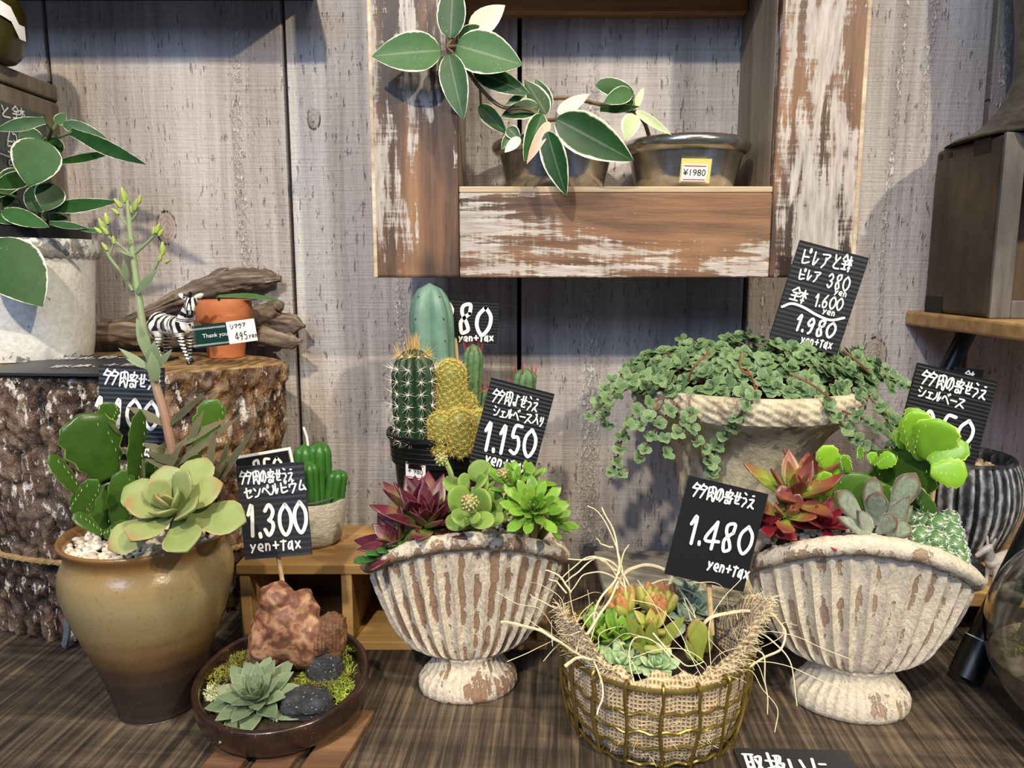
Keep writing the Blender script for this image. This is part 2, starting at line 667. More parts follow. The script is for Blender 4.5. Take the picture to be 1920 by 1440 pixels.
# ------------------------------------------------------------------ wood and shared materials
def wall_wood():
    k = Mt('whitewashed_boards')
    P = k.n('ShaderNodeTexCoord').outputs['Object']
    x, y, z = k.sep(P)
    idx = k.op('FLOOR', k.op('DIVIDE', k.op('ADD', x, 0.2257 + 0.2335 * 4), 0.2335))
    wn = k.n('ShaderNodeTexWhiteNoise', noise_dimensions='1D')
    k.put(wn.inputs['W'], idx)
    rv = wn.outputs['Value']
    Q = k.comb(x, k.op('MULTIPLY', idx, 3.7), z)
    warp = k.noise(k.co((9, 1, 2.2), vec=Q), 1.0, 3, 0.5)
    Qw = k.comb(k.op('ADD', x, k.op('MULTIPLY', k.op('SUBTRACT', warp, 0.5), 0.03)), k.op('MULTIPLY', idx, 3.7), z)
    grain = k.noise(k.co((120, 1, 3.0), vec=Qw), 1.0, 5, 0.62)
    broad = k.noise(k.co((11, 1, 1.8), vec=Qw), 1.0, 4, 0.55)
    saw = k.noise(k.co((14, 1, 420), vec=Q), 1.0, 3, 0.55)
    f = k.op('ADD', k.op('MULTIPLY', grain, 0.5), k.op('MULTIPLY', broad, 0.55))
    sawm = k.step(k.noise(k.co((4, 1, 3), (8, 0, 3), vec=Q), 1.0, 3, 0.5), 0.45, 0.65)
    f = k.op('ADD', f, k.op('MULTIPLY', k.op('MULTIPLY', k.op('SUBTRACT', saw, 0.5), 0.22), sawm))
    col = k.ramp(f, [(0.30, '736863'), (0.45, 'a49a95'), (0.57, 'c0b7b3'), (0.75, 'dbd5d0')])
    # broad browner patches at random
    br = k.noise(k.co((5, 1, 2.4), (3.1, 0, 1.7), vec=Q), 1.0, 4, 0.6)
    col = k.mix(k.op('MULTIPLY', k.step(br, 0.47, 0.70), 0.55), col, '957b63')
    # thick ridges of white paint running down the grain
    rg = k.noise(k.co((62, 1, 0.9), (0.4, 0, 0), vec=Qw), 1.0, 2, 0.4)
    pk = k.noise(k.co((360, 1, 150), vec=Q), 1.0, 3, 0.7)
    rmask = k.op('MULTIPLY', k.step(rg, 0.61, 0.68), k.step(pk, 0.47, 0.60))
    col = k.mix(k.op('MULTIPLY', rmask, 0.75), col, 'e9e4dc')
    # dark pores
    po = k.noise(k.co((300, 1, 60), (5, 0, 2), vec=Q), 1.0, 3, 0.6)
    col = k.mix(k.op('MULTIPLY', k.step(po, 0.68, 0.76), 0.5), col, '4d443d')
    col = k.mix(k.op('MULTIPLY', rv, 0.22), col, '9b8f8b')
    # knots
    for (kp, kr) in (((313, 428), 0.013), ((1640, 668), 0.018), ((588, 222), 0.010), ((1175, 470), 0.012)):
        c = W(kp[0], kp[1], 0.8)
        dx = k.op('SUBTRACT', x, c.x)
        dz = k.op('MULTIPLY', k.op('SUBTRACT', z, c.z), 0.62)
        d = k.op('SQRT', k.op('ADD', k.op('MULTIPLY', dx, dx), k.op('MULTIPLY', dz, dz)))
        d = k.op('ADD', d, k.op('MULTIPLY', k.op('SUBTRACT', broad, 0.5), 0.012))
        ring = k.op('MULTIPLY', k.op('SINE', k.op('MULTIPLY', d, 2200)), 0.5)
        inside = k.op('SUBTRACT', 1.0, k.step(d, kr * 0.55, kr))
        col = k.mix(k.op('MULTIPLY', inside, k.op('ADD', 0.35, k.op('MULTIPLY', ring, 0.4))), col, '8a6a4e')
        rim = k.op('SUBTRACT', 1.0, k.step(k.op('ABSOLUTE', k.op('SUBTRACT', d, kr * 0.75)), 0.0003, 0.0011))
        col = k.mix(k.op('MULTIPLY', rim, k.step(po, 0.47, 0.55)), col, '3c2c20')
    h = k.op('ADD', k.op('MULTIPLY', grain, 0.7), k.op('ADD', k.op('MULTIPLY', saw, 0.35), k.op('MULTIPLY', rmask, 0.5)))
    h = k.op('SUBTRACT', h, k.step(po, 0.62, 0.74))
    h = k.op('ADD', h, k.op('MULTIPLY', pk, 0.45))
    return k.out(col, 0.62, 0, k.bump(h, 0.9, 0.0026))

def painted_wood(name, axis, thr=0.685, off=(2, 5, 3)):
    """brown stained wood with worn white paint, grain along axis"""
    k = Mt(name)
    def st(a, l):
        s = [a, a, a]
        s[axis] = l
        return tuple(s)
    P = k.co()
    wp = k.noise(k.co(st(10, 3), vec=P), 1.0, 3, 0.5)
    wv = k.n('ShaderNodeVectorMath', operation='ADD')
    k.put(wv.inputs[0], P)
    k.put(wv.inputs[1], k.comb(*[k.op('MULTIPLY', k.op('SUBTRACT', wp, 0.5), 0.0 if i == axis else 0.03) for i in range(3)]))
    Q = wv.outputs[0]
    grain = k.noise(k.co(st(95, 3.2), vec=Q), 1.0, 5, 0.6)
    tone = k.noise(k.co(st(24, 4.0), vec=Q), 1.0, 4, 0.6)
    patch = k.noise(k.co(st(20, 4.5), off, vec=Q), 1.0, 4, 0.6)
    f = k.op('ADD', k.op('MULTIPLY', grain, 0.45), k.op('MULTIPLY', tone, 0.6))
    brown = k.ramp(f, [(0.30, '2a1f1a'), (0.43, '4d382a'), (0.55, '7d5a40'), (0.72, 'a07a56')])
    dk = k.noise(k.co(st(9, 5), (7, 1, 9), vec=P), 1.0, 3, 0.6)
    brown = k.mix(k.op('MULTIPLY', k.step(dk, 0.47, 0.62), 0.85), brown, '2b2320')
    fine = k.noise(k.co(st(230, 26), vec=Q), 1.0, 4, 0.7)
    cross = k.noise(k.co(st(30, 330), vec=P), 1.0, 2, 0.5)
    m = k.op('ADD', k.op('MULTIPLY', patch, 0.8), k.op('ADD', k.op('MULTIPLY', fine, 0.3), k.op('MULTIPLY', grain, 0.25)))
    m = k.op('ADD', m, k.op('MULTIPLY', k.op('SUBTRACT', cross, 0.5), 0.10))
    white = k.ramp(fine, [(0.3, '8a8079'), (0.7, 'cdc5bd')])
    msk = k.step(m, thr, thr + 0.055)
    col = k.mix(k.op('MULTIPLY', msk, 0.88), brown, white)
    h = k.op('ADD', k.op('MULTIPLY', grain, 0.6), k.op('ADD', k.op('MULTIPLY', msk, 0.4), k.op('MULTIPLY', fine, 0.5)))
    return k.out(col, 0.5, 0, k.bump(h, 0.55, 0.0016))

def wood(name, axis, stops, rough=0.55, gs=90, gl=4, bump=0.4, rot=0.0, saw=0.0, dark=None):
    k = Mt(name)
    def st(a, l):
        s = [a, a, a]
        s[axis] = l
        return tuple(s)
    P = k.co(rot=(0, 0, rot))
    g = k.noise(k.co(st(gs, gl), vec=P), 1.0, 5, 0.62, 0.4)
    b = k.noise(k.co(st(gs * 0.16, gl * 0.7), (3, 1, 5), vec=P), 1.0, 4, 0.55)
    f = k.op('ADD', k.op('MULTIPLY', g, 0.55), k.op('MULTIPLY', b, 0.5))
    h = g
    if saw:
        s = k.noise(k.co(st(10, 330), vec=P), 1.0, 3, 0.6)
        f = k.op('ADD', f, k.op('MULTIPLY', k.op('SUBTRACT', s, 0.5), saw))
        h = k.op('ADD', g, k.op('MULTIPLY', s, 0.9))
    col = k.ramp(f, stops)
    if dark:
        q = k.noise(k.co((7, 7, 7), (9, 2, 4), vec=P), 1.0, 4, 0.6)
        col = k.mix(k.op('MULTIPLY', k.step(q, 0.5, 0.68), 0.7), col, dark)
    return k.out(col, rough, 0, k.bump(h, bump, 0.0014))

M_wall = wall_wood()
M_gap = plain('dark_gap', '120e0b', 0.95)
M_stile = painted_wood('worn_paint_upright_grain', 2)
M_rail = painted_wood('worn_paint_level_grain', 0, 0.632, (5, 3, 8))
M_side = wood('grey_brown_panel', 2, [(0.3, '4a4034'), (0.5, '7d7060'), (0.7, 'a09383')], 0.6, 80, 4)
M_shelfwood = wood('amber_shelf_wood', 0, [(0.32, '4a2f1a'), (0.5, '8a5d33'), (0.68, 'b58a55')], 0.5)
M_darkshelf = wood('dark_brown_shelf', 0, [(0.3, '23150d'), (0.6, '3f2818')], 0.55)
M_pale_edge = wood('pale_worn_edge', 0, [(0.3, '8c7459'), (0.55, 'c2ad90'), (0.7, 'ded0b6')], 0.6, 120, 6)
M_table = wood('rough_sawn_dark_table', 0, [(0.28, '1b1612'), (0.44, '362d25'), (0.58, '504438'), (0.78, '776753')], 0.6, 60, 3, 0.8, radians(4), 0.95)
M_oldbox = wood('smoky_old_box_wood', 2, [(0.3, '2a2018'), (0.5, '4d3c2b'), (0.72, '6f5a42')], 0.55, 60, 5, 0.4, dark='241c17')
M_boxedge = wood('worn_grey_box_edge', 2, [(0.3, '34302c'), (0.5, '56514b'), (0.7, '7d766c')], 0.5, 60, 9)
M_plank = wood('honey_plank', 0, [(0.3, '6d4c29'), (0.5, 'a67e4c'), (0.7, 'cba871')], 0.5, 60, 5)
M_crate = wood('tan_crate_wood', 0, [(0.3, '7d5c30'), (0.5, 'a98350'), (0.7, 'c8a468')], 0.5, 70, 4, 0.25)
M_cratein = wood('red_brown_crate_inside', 0, [(0.3, '2b150a'), (0.6, '512c16'), (0.75, '6d4122')], 0.45, 60, 3, 0.2)
M_stick = plain('pale_bamboo_stick', 'd2b283', 0.55, var=0.12, scale=200)
M_paint = plain('white_pen_paint', 'f4f4f1', 0.55)
M_ink = plain('black_ink', '16161a', 0.5)
M_redink = plain('red_print', 'c8323c', 0.5)
M_paper = plain('white_paper', 'f1efec', 0.6)
M_card = plain('black_ridged_card', '17171a', 0.42, spec=0.45)
M_card2 = plain('charcoal_ridged_card', '2a2b30', 0.40, spec=0.5)
M_greyboard = plain('dusty_green_ridged_board', '4b5350', 0.5)
M_black = plain('black_plastic', '0c0c0d', 0.38, var=0.2, scale=120)
M_soil = plain('dark_soil', '1d140d', 0.95, col2='3a2a1c', bump=0.9, scale=180)

# ------------------------------------------------------------------ the room shell
WY = 0.80
mb = MB()
x = -0.2257 - 0.2335 * 5
while x < 1.4:
    g = 0.0016 + 0.0012 * ((x * 37) % 1)
    mb.box((x + g, WY, -0.74), (x + 0.2335 - g, WY + 0.02, 1.3))
    x += 0.2335
o = mb.build('wall_back', M_wall, smooth=0, bevel=0.0012)
o['kind'] = 'structure'
mb = MB()
mb.box((-1.6, WY + 0.021, -0.74), (1.6, WY + 0.04, 1.3))
o = mb.build('gap_backing_1', M_gap, smooth=0)  # near-black backing sheet, so the gaps between boards show dark
o['kind'] = 'structure'

FZ = -0.74
mb = MB()
mb.box((-1.7, -2.4, FZ - .02), (1.7, WY + .03, FZ))
o = mb.build('floor', plain('grey_shop_floor', '6b655e', .7, var=.15, scale=8), smooth=0)
o['kind'] = 'structure'
tb = thing('display_table', (0, 0.42, FZ), 'dark rough-sawn wooden table that all the pots stand on', 'table')
mb = MB()
mb.box((-1.3, 0.05, -0.03), (1.3, WY - 0.0005, 0.0))
mb.build('table_top', M_table, tb, smooth=0)
for lx in (-1.2, 1.13):
    for ly in (.08, .70):
        mb = MB()
        mb.box((lx, ly, FZ), (lx + .07, ly + .07, -0.0302))
        mb.build('leg', M_darkshelf, tb, smooth=0, bevel=.002)

# wall cabinet: a shallow box with a wide face frame
cab = thing('wall_cabinet', (0.0925, WY, 0.305), 'open wall cabinet with wide brown frame in worn white paint', 'cabinet')
FY = 0.68
CL, CR, CB, CTOP = -0.1205, 0.300, 0.3055, 0.74
for (a, b) in ((CL, CL + 0.0745), (CR - 0.0745, CR)):
    mb = MB()
    mb.box((a, FY, CB), (b, FY + 0.014, CTOP))
    mb.build('stile', M_stile, cab, smooth=0, bevel=0.0022)
mb = MB()
mb.box((CL + 0.0748, FY + 0.0004, CB), (CR - 0.0748, FY + 0.014, 0.3780))
mb.build('rail', M_rail, cab, smooth=0, bevel=0.0012)
mb = MB()
mb.box((CL + 0.0748, FY + 0.0006, 0.3782), (CR - 0.0748, WY - 0.001, 0.3835))
mb.build('shelf_board', M_pale_edge, cab, smooth=0, bevel=0.001, label='pale shelf board behind the front rail')
for (a, b) in ((CL + 0.062, CL + 0.0745), (CR - 0.0745, CR - 0.062)):
    mb = MB()
    mb.box((a + 0.0002, FY + 0.0142, CB + 0.001), (b - 0.0002, WY - 0.001, CTOP))
    mb.build('side_panel', M_side, cab, smooth=0, bevel=0.0008)
mb = MB()
mb.box((CL + 0.0748, FY + 0.0148, 0.575), (CR - 0.0748, WY - 0.001, 0.587))
mb.build('shelf_board', M_shelfwood, cab, smooth=0, bevel=0.0008, label='amber upper shelf board')
mb = MB()
mb.box((CL + 0.0748, WY - 0.022, 0.5555), (CR - 0.0748, WY - 0.001, 0.5748))
mb.build('shelf_cleat', M_shelfwood, cab, smooth=0, bevel=0.0008)
mb = MB()
mb.box((CL + 0.0748, FY + 0.0004, 0.68), (CR - 0.0748, FY + 0.014, CTOP))
mb.build('rail', M_rail, cab, smooth=0, bevel=0.0012)

for (a, b) in ((CL, CL + .0028), (CR - .0032, CR)):
    mb = MB()
    mb.box((a - .0004, FY - .0004, CB + .0005), (b, FY + .0145, CTOP - .001))
    mb.build('edge_strip', M_pale_edge, cab, smooth=0, bevel=0.0004)

# overhead shelf, top left
mb = MB()
mb.box((-0.95, 0.70, 0.572), (-0.194, WY - 0.0005, 0.59))
o = mb.build('overhead_shelf', M_darkshelf, loc=(-0.57, WY, 0.572), smooth=0, bevel=0.001)
tag(o, 'dark brown wall shelf along the top edge above the stump', 'shelf')

# wooden box fixed to the wall, far left, with lid joint
bx = thing('wooden_box', (-0.53, 0.74, 0.355), 'grey-brown wooden box against the wall behind the white pot', 'box')
mb = MB()
mb.box((-0.62, 0.692, 0.355), (-0.451, WY - 0.0005, 0.476))
mb.build('box_body', M_side, bx, smooth=0, bevel=0.004)
mb = MB()
mb.box((-0.62, 0.689, 0.4775), (-0.451, WY - 0.0005, 0.4925))
mb.build('lid', M_side, bx, smooth=0, bevel=0.003)
# ------------------------------------------------------------------ price cards
def card_mesh(mb, P, n, amp, th, vertical=False):
    A, B = (P.U, P.R) if not vertical else (P.R, P.U)
    la, lb = (P.h, P.w) if not vertical else (P.w, P.h)
    loop = []
    m = n * 4
    for i in range(m + 1):
        loop.append((-la / 2 + la * i / m, amp * (abs(cos(pi * i / 4)) - 1.0)))
    loop += [(la / 2, -th), (-la / 2, -th)]
    rows = [[P.C + A * a + P.N * o + B * (e * lb / 2) for a, o in loop] for e in (-1, 1)]
    mb.grid(rows, closed_v=True, cap0=True, cap1=True)

def sign(tl, tr, bl, ya, yb, yc, label, lines, n=22, amp=0.0004, vertical=False, mat=None, stick=None, name='price_card', paint=None, group='handwritten black price cards', base=None, rule=None, backing=False):
    P = Plane.px(tl, tr, bl, ya, yb, yc)
    t = thing(name, base if base is not None else P.C - P.U * (P.h / 2), label, 'sign', group)
    mb = MB()
    card_mesh(mb, P, n, amp, 0.0022, vertical)
    mb.build('card', mat or M_card, t, smooth=50)
    for (nm, text, a, b, hpx, wpx) in lines:
        m2 = MB()
        P.line(m2, text, a, b, hpx, wpx)
        m2.build(nm, paint or M_paint, t, smooth=0, normals=False)
    if backing:
        m2 = MB()
        m2.obox(P.C + P.U * (.03 * P.h) + P.R * (.01 * P.w) - P.N * .0026, P.R, P.U, P.w * 1.08, P.h * 1.10, .0006)
        m2.build('white_backing', M_paper, t, smooth=0)
    if rule:
        m2 = MB()
        pen(m2, [P.hit(*q) for q in rule], P.at, None, 2.4 * PXM(P.C), 0.00005)
        m2.build('drawn_rule', M_paint, t, smooth=0, normals=False)
    if stick:
        (a, b, r) = stick
        m3 = MB()
        A = P.C + P.R * a[0] * P.w + P.U * a[1] * P.h - P.N * (0.0024 + r)
        m3.tube([A, b], r, 8)
        m3.build('stick', M_stick, t)
    return P

ST_Z = 0.229          # top of the stump
CR_Z = 0.075          # top of the crate

# card 1.300 on a stick in the shallow bowl
P = sign((442, 876), (568, 866), (455, 1050), 0.536, 0.536, 0.529, 'black price card reading 1.300 on a stick before the cactus candle', [
    ('title_lettering', '多肉の寄せうえ', (447, 884), (551, 876), 24, 3.0), ('title_lettering', 'センペルビウム', (456, 914), (572, 896), 23, 3.2),
    ('price_lettering', '1.300', (461, 948), (576, 942), 58, 7.0), ('tax_lettering', 'yen+tax', (469, 1016), (565, 1008), 21, 3.4)], mat=M_card2, n=16,
    stick=((-0.06, -0.2), W(557, 1250, 0.5300), 0.0017))
# small card behind it
sign((440, 862), (539, 845), (445, 920), 0.60, 0.60, 0.60, 'small black and white card tucked behind the 1.300 price card', backing=True, lines=[
    ('price_lettering', '850', (470, 864), (528, 856), 34, 5.0)], n=1, amp=0.0, name='small_card', group=None)
# 1.150
sign((921, 708), (1040, 739), (886, 868), 0.572, 0.572, 0.565, 'tilted black price card reading 1.150 between the cactus pot and the left shell planter', [
    ('title_lettering', '多肉よせうえ', (925, 727), (1014, 748), 25, 2.7), ('title_lettering', 'シェルベース入り', (927, 759), (1023, 779), 21, 2.6),
    ('price_lettering', '1.150', (910, 791), (1011, 806), 52, 6.2), ('tax_lettering', 'yen+tax', (913, 849), (991, 869), 22, 3.2)],
    stick=((0.0, -0.3), W(945, 985, 0.570), 0.0017))
# 980 by the cactus pot
sign((800, 558), (936, 566), (797, 640), 0.70, 0.70, 0.70, 'black price card reading 980 behind the tall blue-green cactus', [
    ('price_lettering', '980', (826, 568), (926, 577), 52, 7.0), ('tax_lettering', 'yen+tax', (860, 628), (926, 627), 13, 3.0)], n=14, amp=0.0002,
    stick=((-0.1, -0.2), W(868, 800, 0.675), 0.0017))
# 1.480
sign((1293, 892), (1441, 927), (1270, 1080), 0.505, 0.505, 0.498, 'black price card reading 1.480 on a stick in the wire basket', [
    ('title_lettering', '多肉の寄せうえ', (1299, 903), (1420, 928), 26, 3.4), ('price_lettering', '1.480', (1296, 966), (1418, 992), 52, 6.2),
    ('tax_lettering', 'yen+tax', (1330, 1047), (1408, 1067), 22, 3.6)], n=26, amp=0.00012, vertical=True, stick=((-0.02, -0.25), W(1335, 1190, 0.5015), 0.0019))
# 1.980
sign((1501, 450), (1630, 484), (1440, 632), 0.66, 0.66, 0.662, 'black price card reading 1.980 standing in the urn of trailing plants', [
    ('title_lettering', 'ピレアと鉢', (1505, 464), (1601, 481), 30, 3.2), ('title_lettering', 'ピレア', (1498, 502), (1541, 508), 22, 3.0), ('title_lettering', '380', (1553, 513), (1597, 520), 26, 3.2),
    ('title_lettering', 'yen', (1566, 541), (1590, 546), 12, 2.4), ('title_lettering', '鉢', (1486, 536), (1518, 544), 27, 3.2), ('title_lettering', '1.600', (1530, 550), (1584, 560), 23, 3.2),
    ('title_lettering', 'yen', (1544, 577), (1568, 582), 12, 2.4), ('price_lettering', '1.980', (1496, 590), (1571, 608), 29, 4.6), ('tax_lettering', 'yen+tax', (1504, 628), (1563, 640), 17, 2.6)],
    mat=M_card2, stick=((0.05, -0.3), W(1500, 700, 0.685), 0.0018), rule=[(1466, 575), (1484, 569), (1506, 576), (1530, 590), (1556, 600), (1582, 596)])
# 1.250
sign((1722, 680), (1871, 716), (1672, 838), 0.558, 0.558, 0.552, 'black price card reading 1250 on a stick behind the bright green cactus pads', [
    ('title_lettering', '多肉の寄せうえ', (1729, 692), (1855, 724), 26, 3.2), ('title_lettering', 'シェルベース', (1724, 722), (1812, 748), 21, 3.0),
    ('price_lettering', '1250', (1706, 764), (1832, 792), 48, 6.6)], stick=((0.02, -0.3), W(1740, 1000, 0.5555), 0.0022))
# little card behind
sign((1792, 688), (1845, 694), (1791, 720), 0.66, 0.66, 0.66, 'small dark card just behind the 1250 price card', [
    ('title_lettering', '鉢', (1809, 694), (1828, 696), 18, 2.4)], n=6, amp=0.0001, name='small_card', group=None, stick=((0, 0), W(1815, 850, 0.66), 0.0015))
# 1.100
sign((185, 685), (307, 690), (178, 860), 0.545, 0.545, 0.540, 'black price card reading 1.100 standing in the big brown pot', [
    ('title_lettering', '多肉寄せうえ', (194, 692), (306, 704), 28, 3.4), ('price_lettering', '1.100', (178, 746), (301, 754), 52, 6.6),
    ('tax_lettering', 'yen+tax', (206, 832), (296, 838), 19, 3.2)], n=20, mat=M_card2, stick=((0, -0.3), W(240, 1000, 0.545), 0.0017))

# cards lying down: one on the stump, one on the table
def flat_card(corners, z, label, lines, name, tilt=0.0):
    A, B, D = [ZP(c[0], c[1], z + 0.0024) for c in corners]
    R = (B - A).normalized()
    U = A - D
    h = U.length
    U = (U - R * U.dot(R)).normalized()
    P = Plane(A + R * ((B - A).length / 2) - U * (h / 2), R, U, (B - A).length, h)
    t = thing(name, P.C, label, 'sign')
    mb = MB()
    card_mesh(mb, P, 18, 0.0002, 0.0022)
    mb.build('card', M_card2, t, smooth=50)
    k = PXM(P.C)
    for (nm, text, a, b, hh, wpx) in lines:
        m2 = MB()
        x0, y0 = P.hit(*a)
        # letter height given in metres on the card
        P.line(m2, text, a, b, hh / k, wpx)
        m2.build(nm, M_paint, t, smooth=0, normals=False)
flat_card(((118, 666), (335, 668), (84, 695)), ST_Z, 'black notice card lying flat on the stump before the white pot', [
    ('lettering', '割れ物ご', (118, 671), (262, 668), 0.019, 3.0), ('lettering', '取扱、十分', (104, 686), (270, 682), 0.017, 3.0)], 'notice_card')
flat_card(((1375, 1402), (1585, 1407), (1392, 1472)), 0.0, 'black notice card lying on the table at the front edge beside the wire basket', [
    ('lettering', '取扱いに', (1388, 1412), (1548, 1420), 0.026, 6.0)], 'notice_card')

# ridged board hanging on the side of the wooden box
mb = MB()
sx = -0.4505
t = thing('ridged_board', (sx, 0.72, 0.39), 'dusty grey ridged board with white prices hanging on the wooden box', 'sign')
Pb = Plane(V((sx + 0.0025, 0.722, 0.415)), V((0, 1, 0)), V((0, 0, 1)), 0.092, 0.088)
card_mesh(mb, Pb, 18, 0.0006, 0.0022, vertical=True)
mb.build('card', M_greyboard, t, smooth=50)
for (text, a, b, h, w) in (('と鉢', (-8, 192), (44, 202), 24, 3.0), ('750', (4, 238), (44, 244), 24, 2.6), ('50', (8, 264), (42, 268), 20, 2.6), ('9', (12, 298), (28, 300), 22, 2.6), ('-', (-8, 282), (30, 296), 6, 2.6)):
    m2 = MB()
    Pb.line(m2, text, a, b, h, w)
    m2.build('lettering', M_paint, t, smooth=0, normals=False)

# ------------------------------------------------------------------ the tree stump
def bark_mat():
    k = Mt('pine_bark')
    a = k.ld()
    P = k.co()
    n1 = k.noise(k.co((1, 1, .6), vec=P), 70, 5, 0.65)
    n2 = k.noise(k.co((1, 1, .35), vec=P), 160, 4, 0.7)
    f = k.op('ADD', k.op('MULTIPLY', a[0], 0.55), k.op('MULTIPLY', n1, 0.5))
    col = k.ramp(f, [(0.28, '1c1410'), (0.42, '46342a'), (0.56, '735d4e'), (0.72, 'a3917f')])
    red = k.noise(P, 34, 4, 0.6)
    col = k.mix(k.op('MULTIPLY', k.step(red, 0.5, 0.64), 0.5), col, '5f3a26')
    gry = k.noise(k.co((1, 1, .5), (3, 2, 1), vec=P), 28, 3, 0.5)
    col = k.mix(k.op('MULTIPLY', k.step(gry, 0.50, 0.66), 0.45), col, '857262')
    fl = k.step(k.op('ADD', n2, k.op('MULTIPLY', k.noise(P, 30, 2, 0.5), 0.35)), 0.74, 0.82)
    col = k.mix(k.op('MULTIPLY', fl, 0.85), col, 'e2d9cf')
    gold = k.op('MULTIPLY', k.step(k.sep(P)[0], 0.02, 0.11), k.step(n1, 0.42, 0.60))
    col = k.mix(k.op('MULTIPLY', gold, 0.5), col, '9c7140')
    h = k.op('ADD', n1, k.op('MULTIPLY', n2, 0.6))
    return k.out(col, k.ramp(n2, [(0.4, 0.6), (0.65, 0.32)]), 0, k.bump(h, 1.0, 0.006))
def cut_mat():
    k = Mt('stump_cut_face')
    P = k.co((1, 1.3, 1))
    w = k.wave(P, 30, 6, 4, 'RINGS', 'Z', 2.0)
    n = k.noise(k.co(), 35, 5, 0.6)
    col = k.ramp(k.op('ADD', k.op('MULTIPLY', w, 0.25), k.op('MULTIPLY', n, 0.75)), [(0.3, '5a4226'), (0.5, '8d6d42'), (0.7, 'ae9060')])
    return k.out(col, 0.7, 0, k.bump(n, 0.4, 0.001))
SC = (-0.385, 0.702)
def stump_pt(th, t, extra=0.0):
    """t 0 bottom .. 1 top"""
    a = 0.118 + (0.168 - 0.118) * t
    b = 0.090 + 0.004 * t
    cx = -0.366 + (SC[0] + 0.366) * t
    q = 1 + 0.035 * sin(3 * th + 1.2) + 0.02 * sin(5 * th + t * 2)
    return V((cx + (a * q + extra) * cos(th), SC[1] + (b * (1 + 0.02 * sin(3 * th)) + extra) * sin(th), ST_Z * t))
def stump_edge(th):
    return ST_Z - 0.0022 * (1 + mnoise.noise(V((cos(th) * 4, sin(th) * 4, 3))))
st = thing('tree_stump', (SC[0], SC[1], 0), 'thick bark-covered tree stump carrying the white pot and zebra', 'stump')
mb = MB()
NT, NZ = 300, 110
rows, aa = [], []
for i in range(NZ + 1):
    t = i / NZ
    row = []
    for j in range(NT):
        th = 2 * pi * j / NT
        q = V((cos(th) * 3.4, sin(th) * 3.4, t * 2.0))
        big = mnoise.fractal(q, 1.0, 2.1, 4)
        q2 = V((cos(th) * 11, sin(th) * 11, t * 5.5))
        rid = 1 - abs(mnoise.noise(q2 + V((big, big, big * .6)))) * 2.2
        cell = mnoise.voronoi(V((cos(th) * 7, sin(th) * 7, t * 6)) + V((big, 0, big)) * .5)[0]
        crack = sm((cell[1] - cell[0]) / 0.16)
        fine = mnoise.fractal(V((cos(th) * 26, sin(th) * 26, t * 22)), 1.0, 2.0, 3)
        h = 0.50 + 0.28 * big + 0.34 * fine - 0.30 * max(0, rid - 0.5) + 0.42 * (crack - 1)
        ext = 0.0095 * h
        edge = 1.0 if t < 0.97 else max(0.0, 1 - (t - 0.97) / 0.03) ** .5
        p = stump_pt(th, t, ext * edge - 0.003)
        if i == NZ:
            p.z = stump_edge(th)
        row.append(p)
        aa.append((h, t, 0))
    rows.append(row)
mb.grid(rows, closed_v=True, at=aa, cap0=True)
mb.build('bark', bark_mat(), st, smooth=80)
mb = MB()
ring = rows[-1]
cen = V((SC[0], SC[1], 0))
rr = []
for k_ in (1.0, 0.985, 0.9, 0.7, 0.45, 0.2):
    rr.append([V((cen.x + (p.x - cen.x) * k_, cen.y + (p.y - cen.y) * k_, p.z if k_ == 1 else (ST_Z - 0.0008 if k_ > .98 else ST_Z))) for p in ring])
mb.grid(rr, closed_v=True, cap1=True)
mb.build('cut_face', cut_mat(), st, smooth=60)
# twine tied round the stump
mb = MB()
tw = []
for j in range(121):
    th = 2 * pi * j / 120
    tw.append(stump_pt(th, 0.335 + 0.10 * (cos(th + .2)) * -0.5, 0.0075))
mb.tube(tw[:-1], 0.0022, 6, closed=True)
for ph in (0, pi):
    pts = []
    for j in range(481):
        th = 2 * pi * j / 480
        p = stump_pt(th, 0.335 + 0.10 * (cos(th + .2)) * -0.5, 0.0075 + 0.0014 * cos(j * 0.8 + ph))
        pts.append(p + V((0, 0, 0.0016 * sin(j * 0.8 + ph))))
    mb.tube(pts, 0.0013, 5, caps=False)
M_twine = plain('jute_twine', '9c7f55', 0.85, var=0.3, scale=300, bump=0.5)
mb.build('twine', M_twine, st)
mb = MB()
mb.tube(spline([W(131, 1148, 0.598), W(128, 1165, 0.596), W(126, 1190, 0.594), W(122, 1212, 0.594)], 4), [0.0028, 0.003, 0.003, 0.003, 0.0032, 0.003, 0.0032, 0.0028, 0.003, 0.003, 0.003, 0.003, 0.0024][:13], 7)
mb.build('cord_end', plain('grey_blue_cord', '5a6470', 0.9, var=0.3, scale=300), st, label='grey-blue cord end')

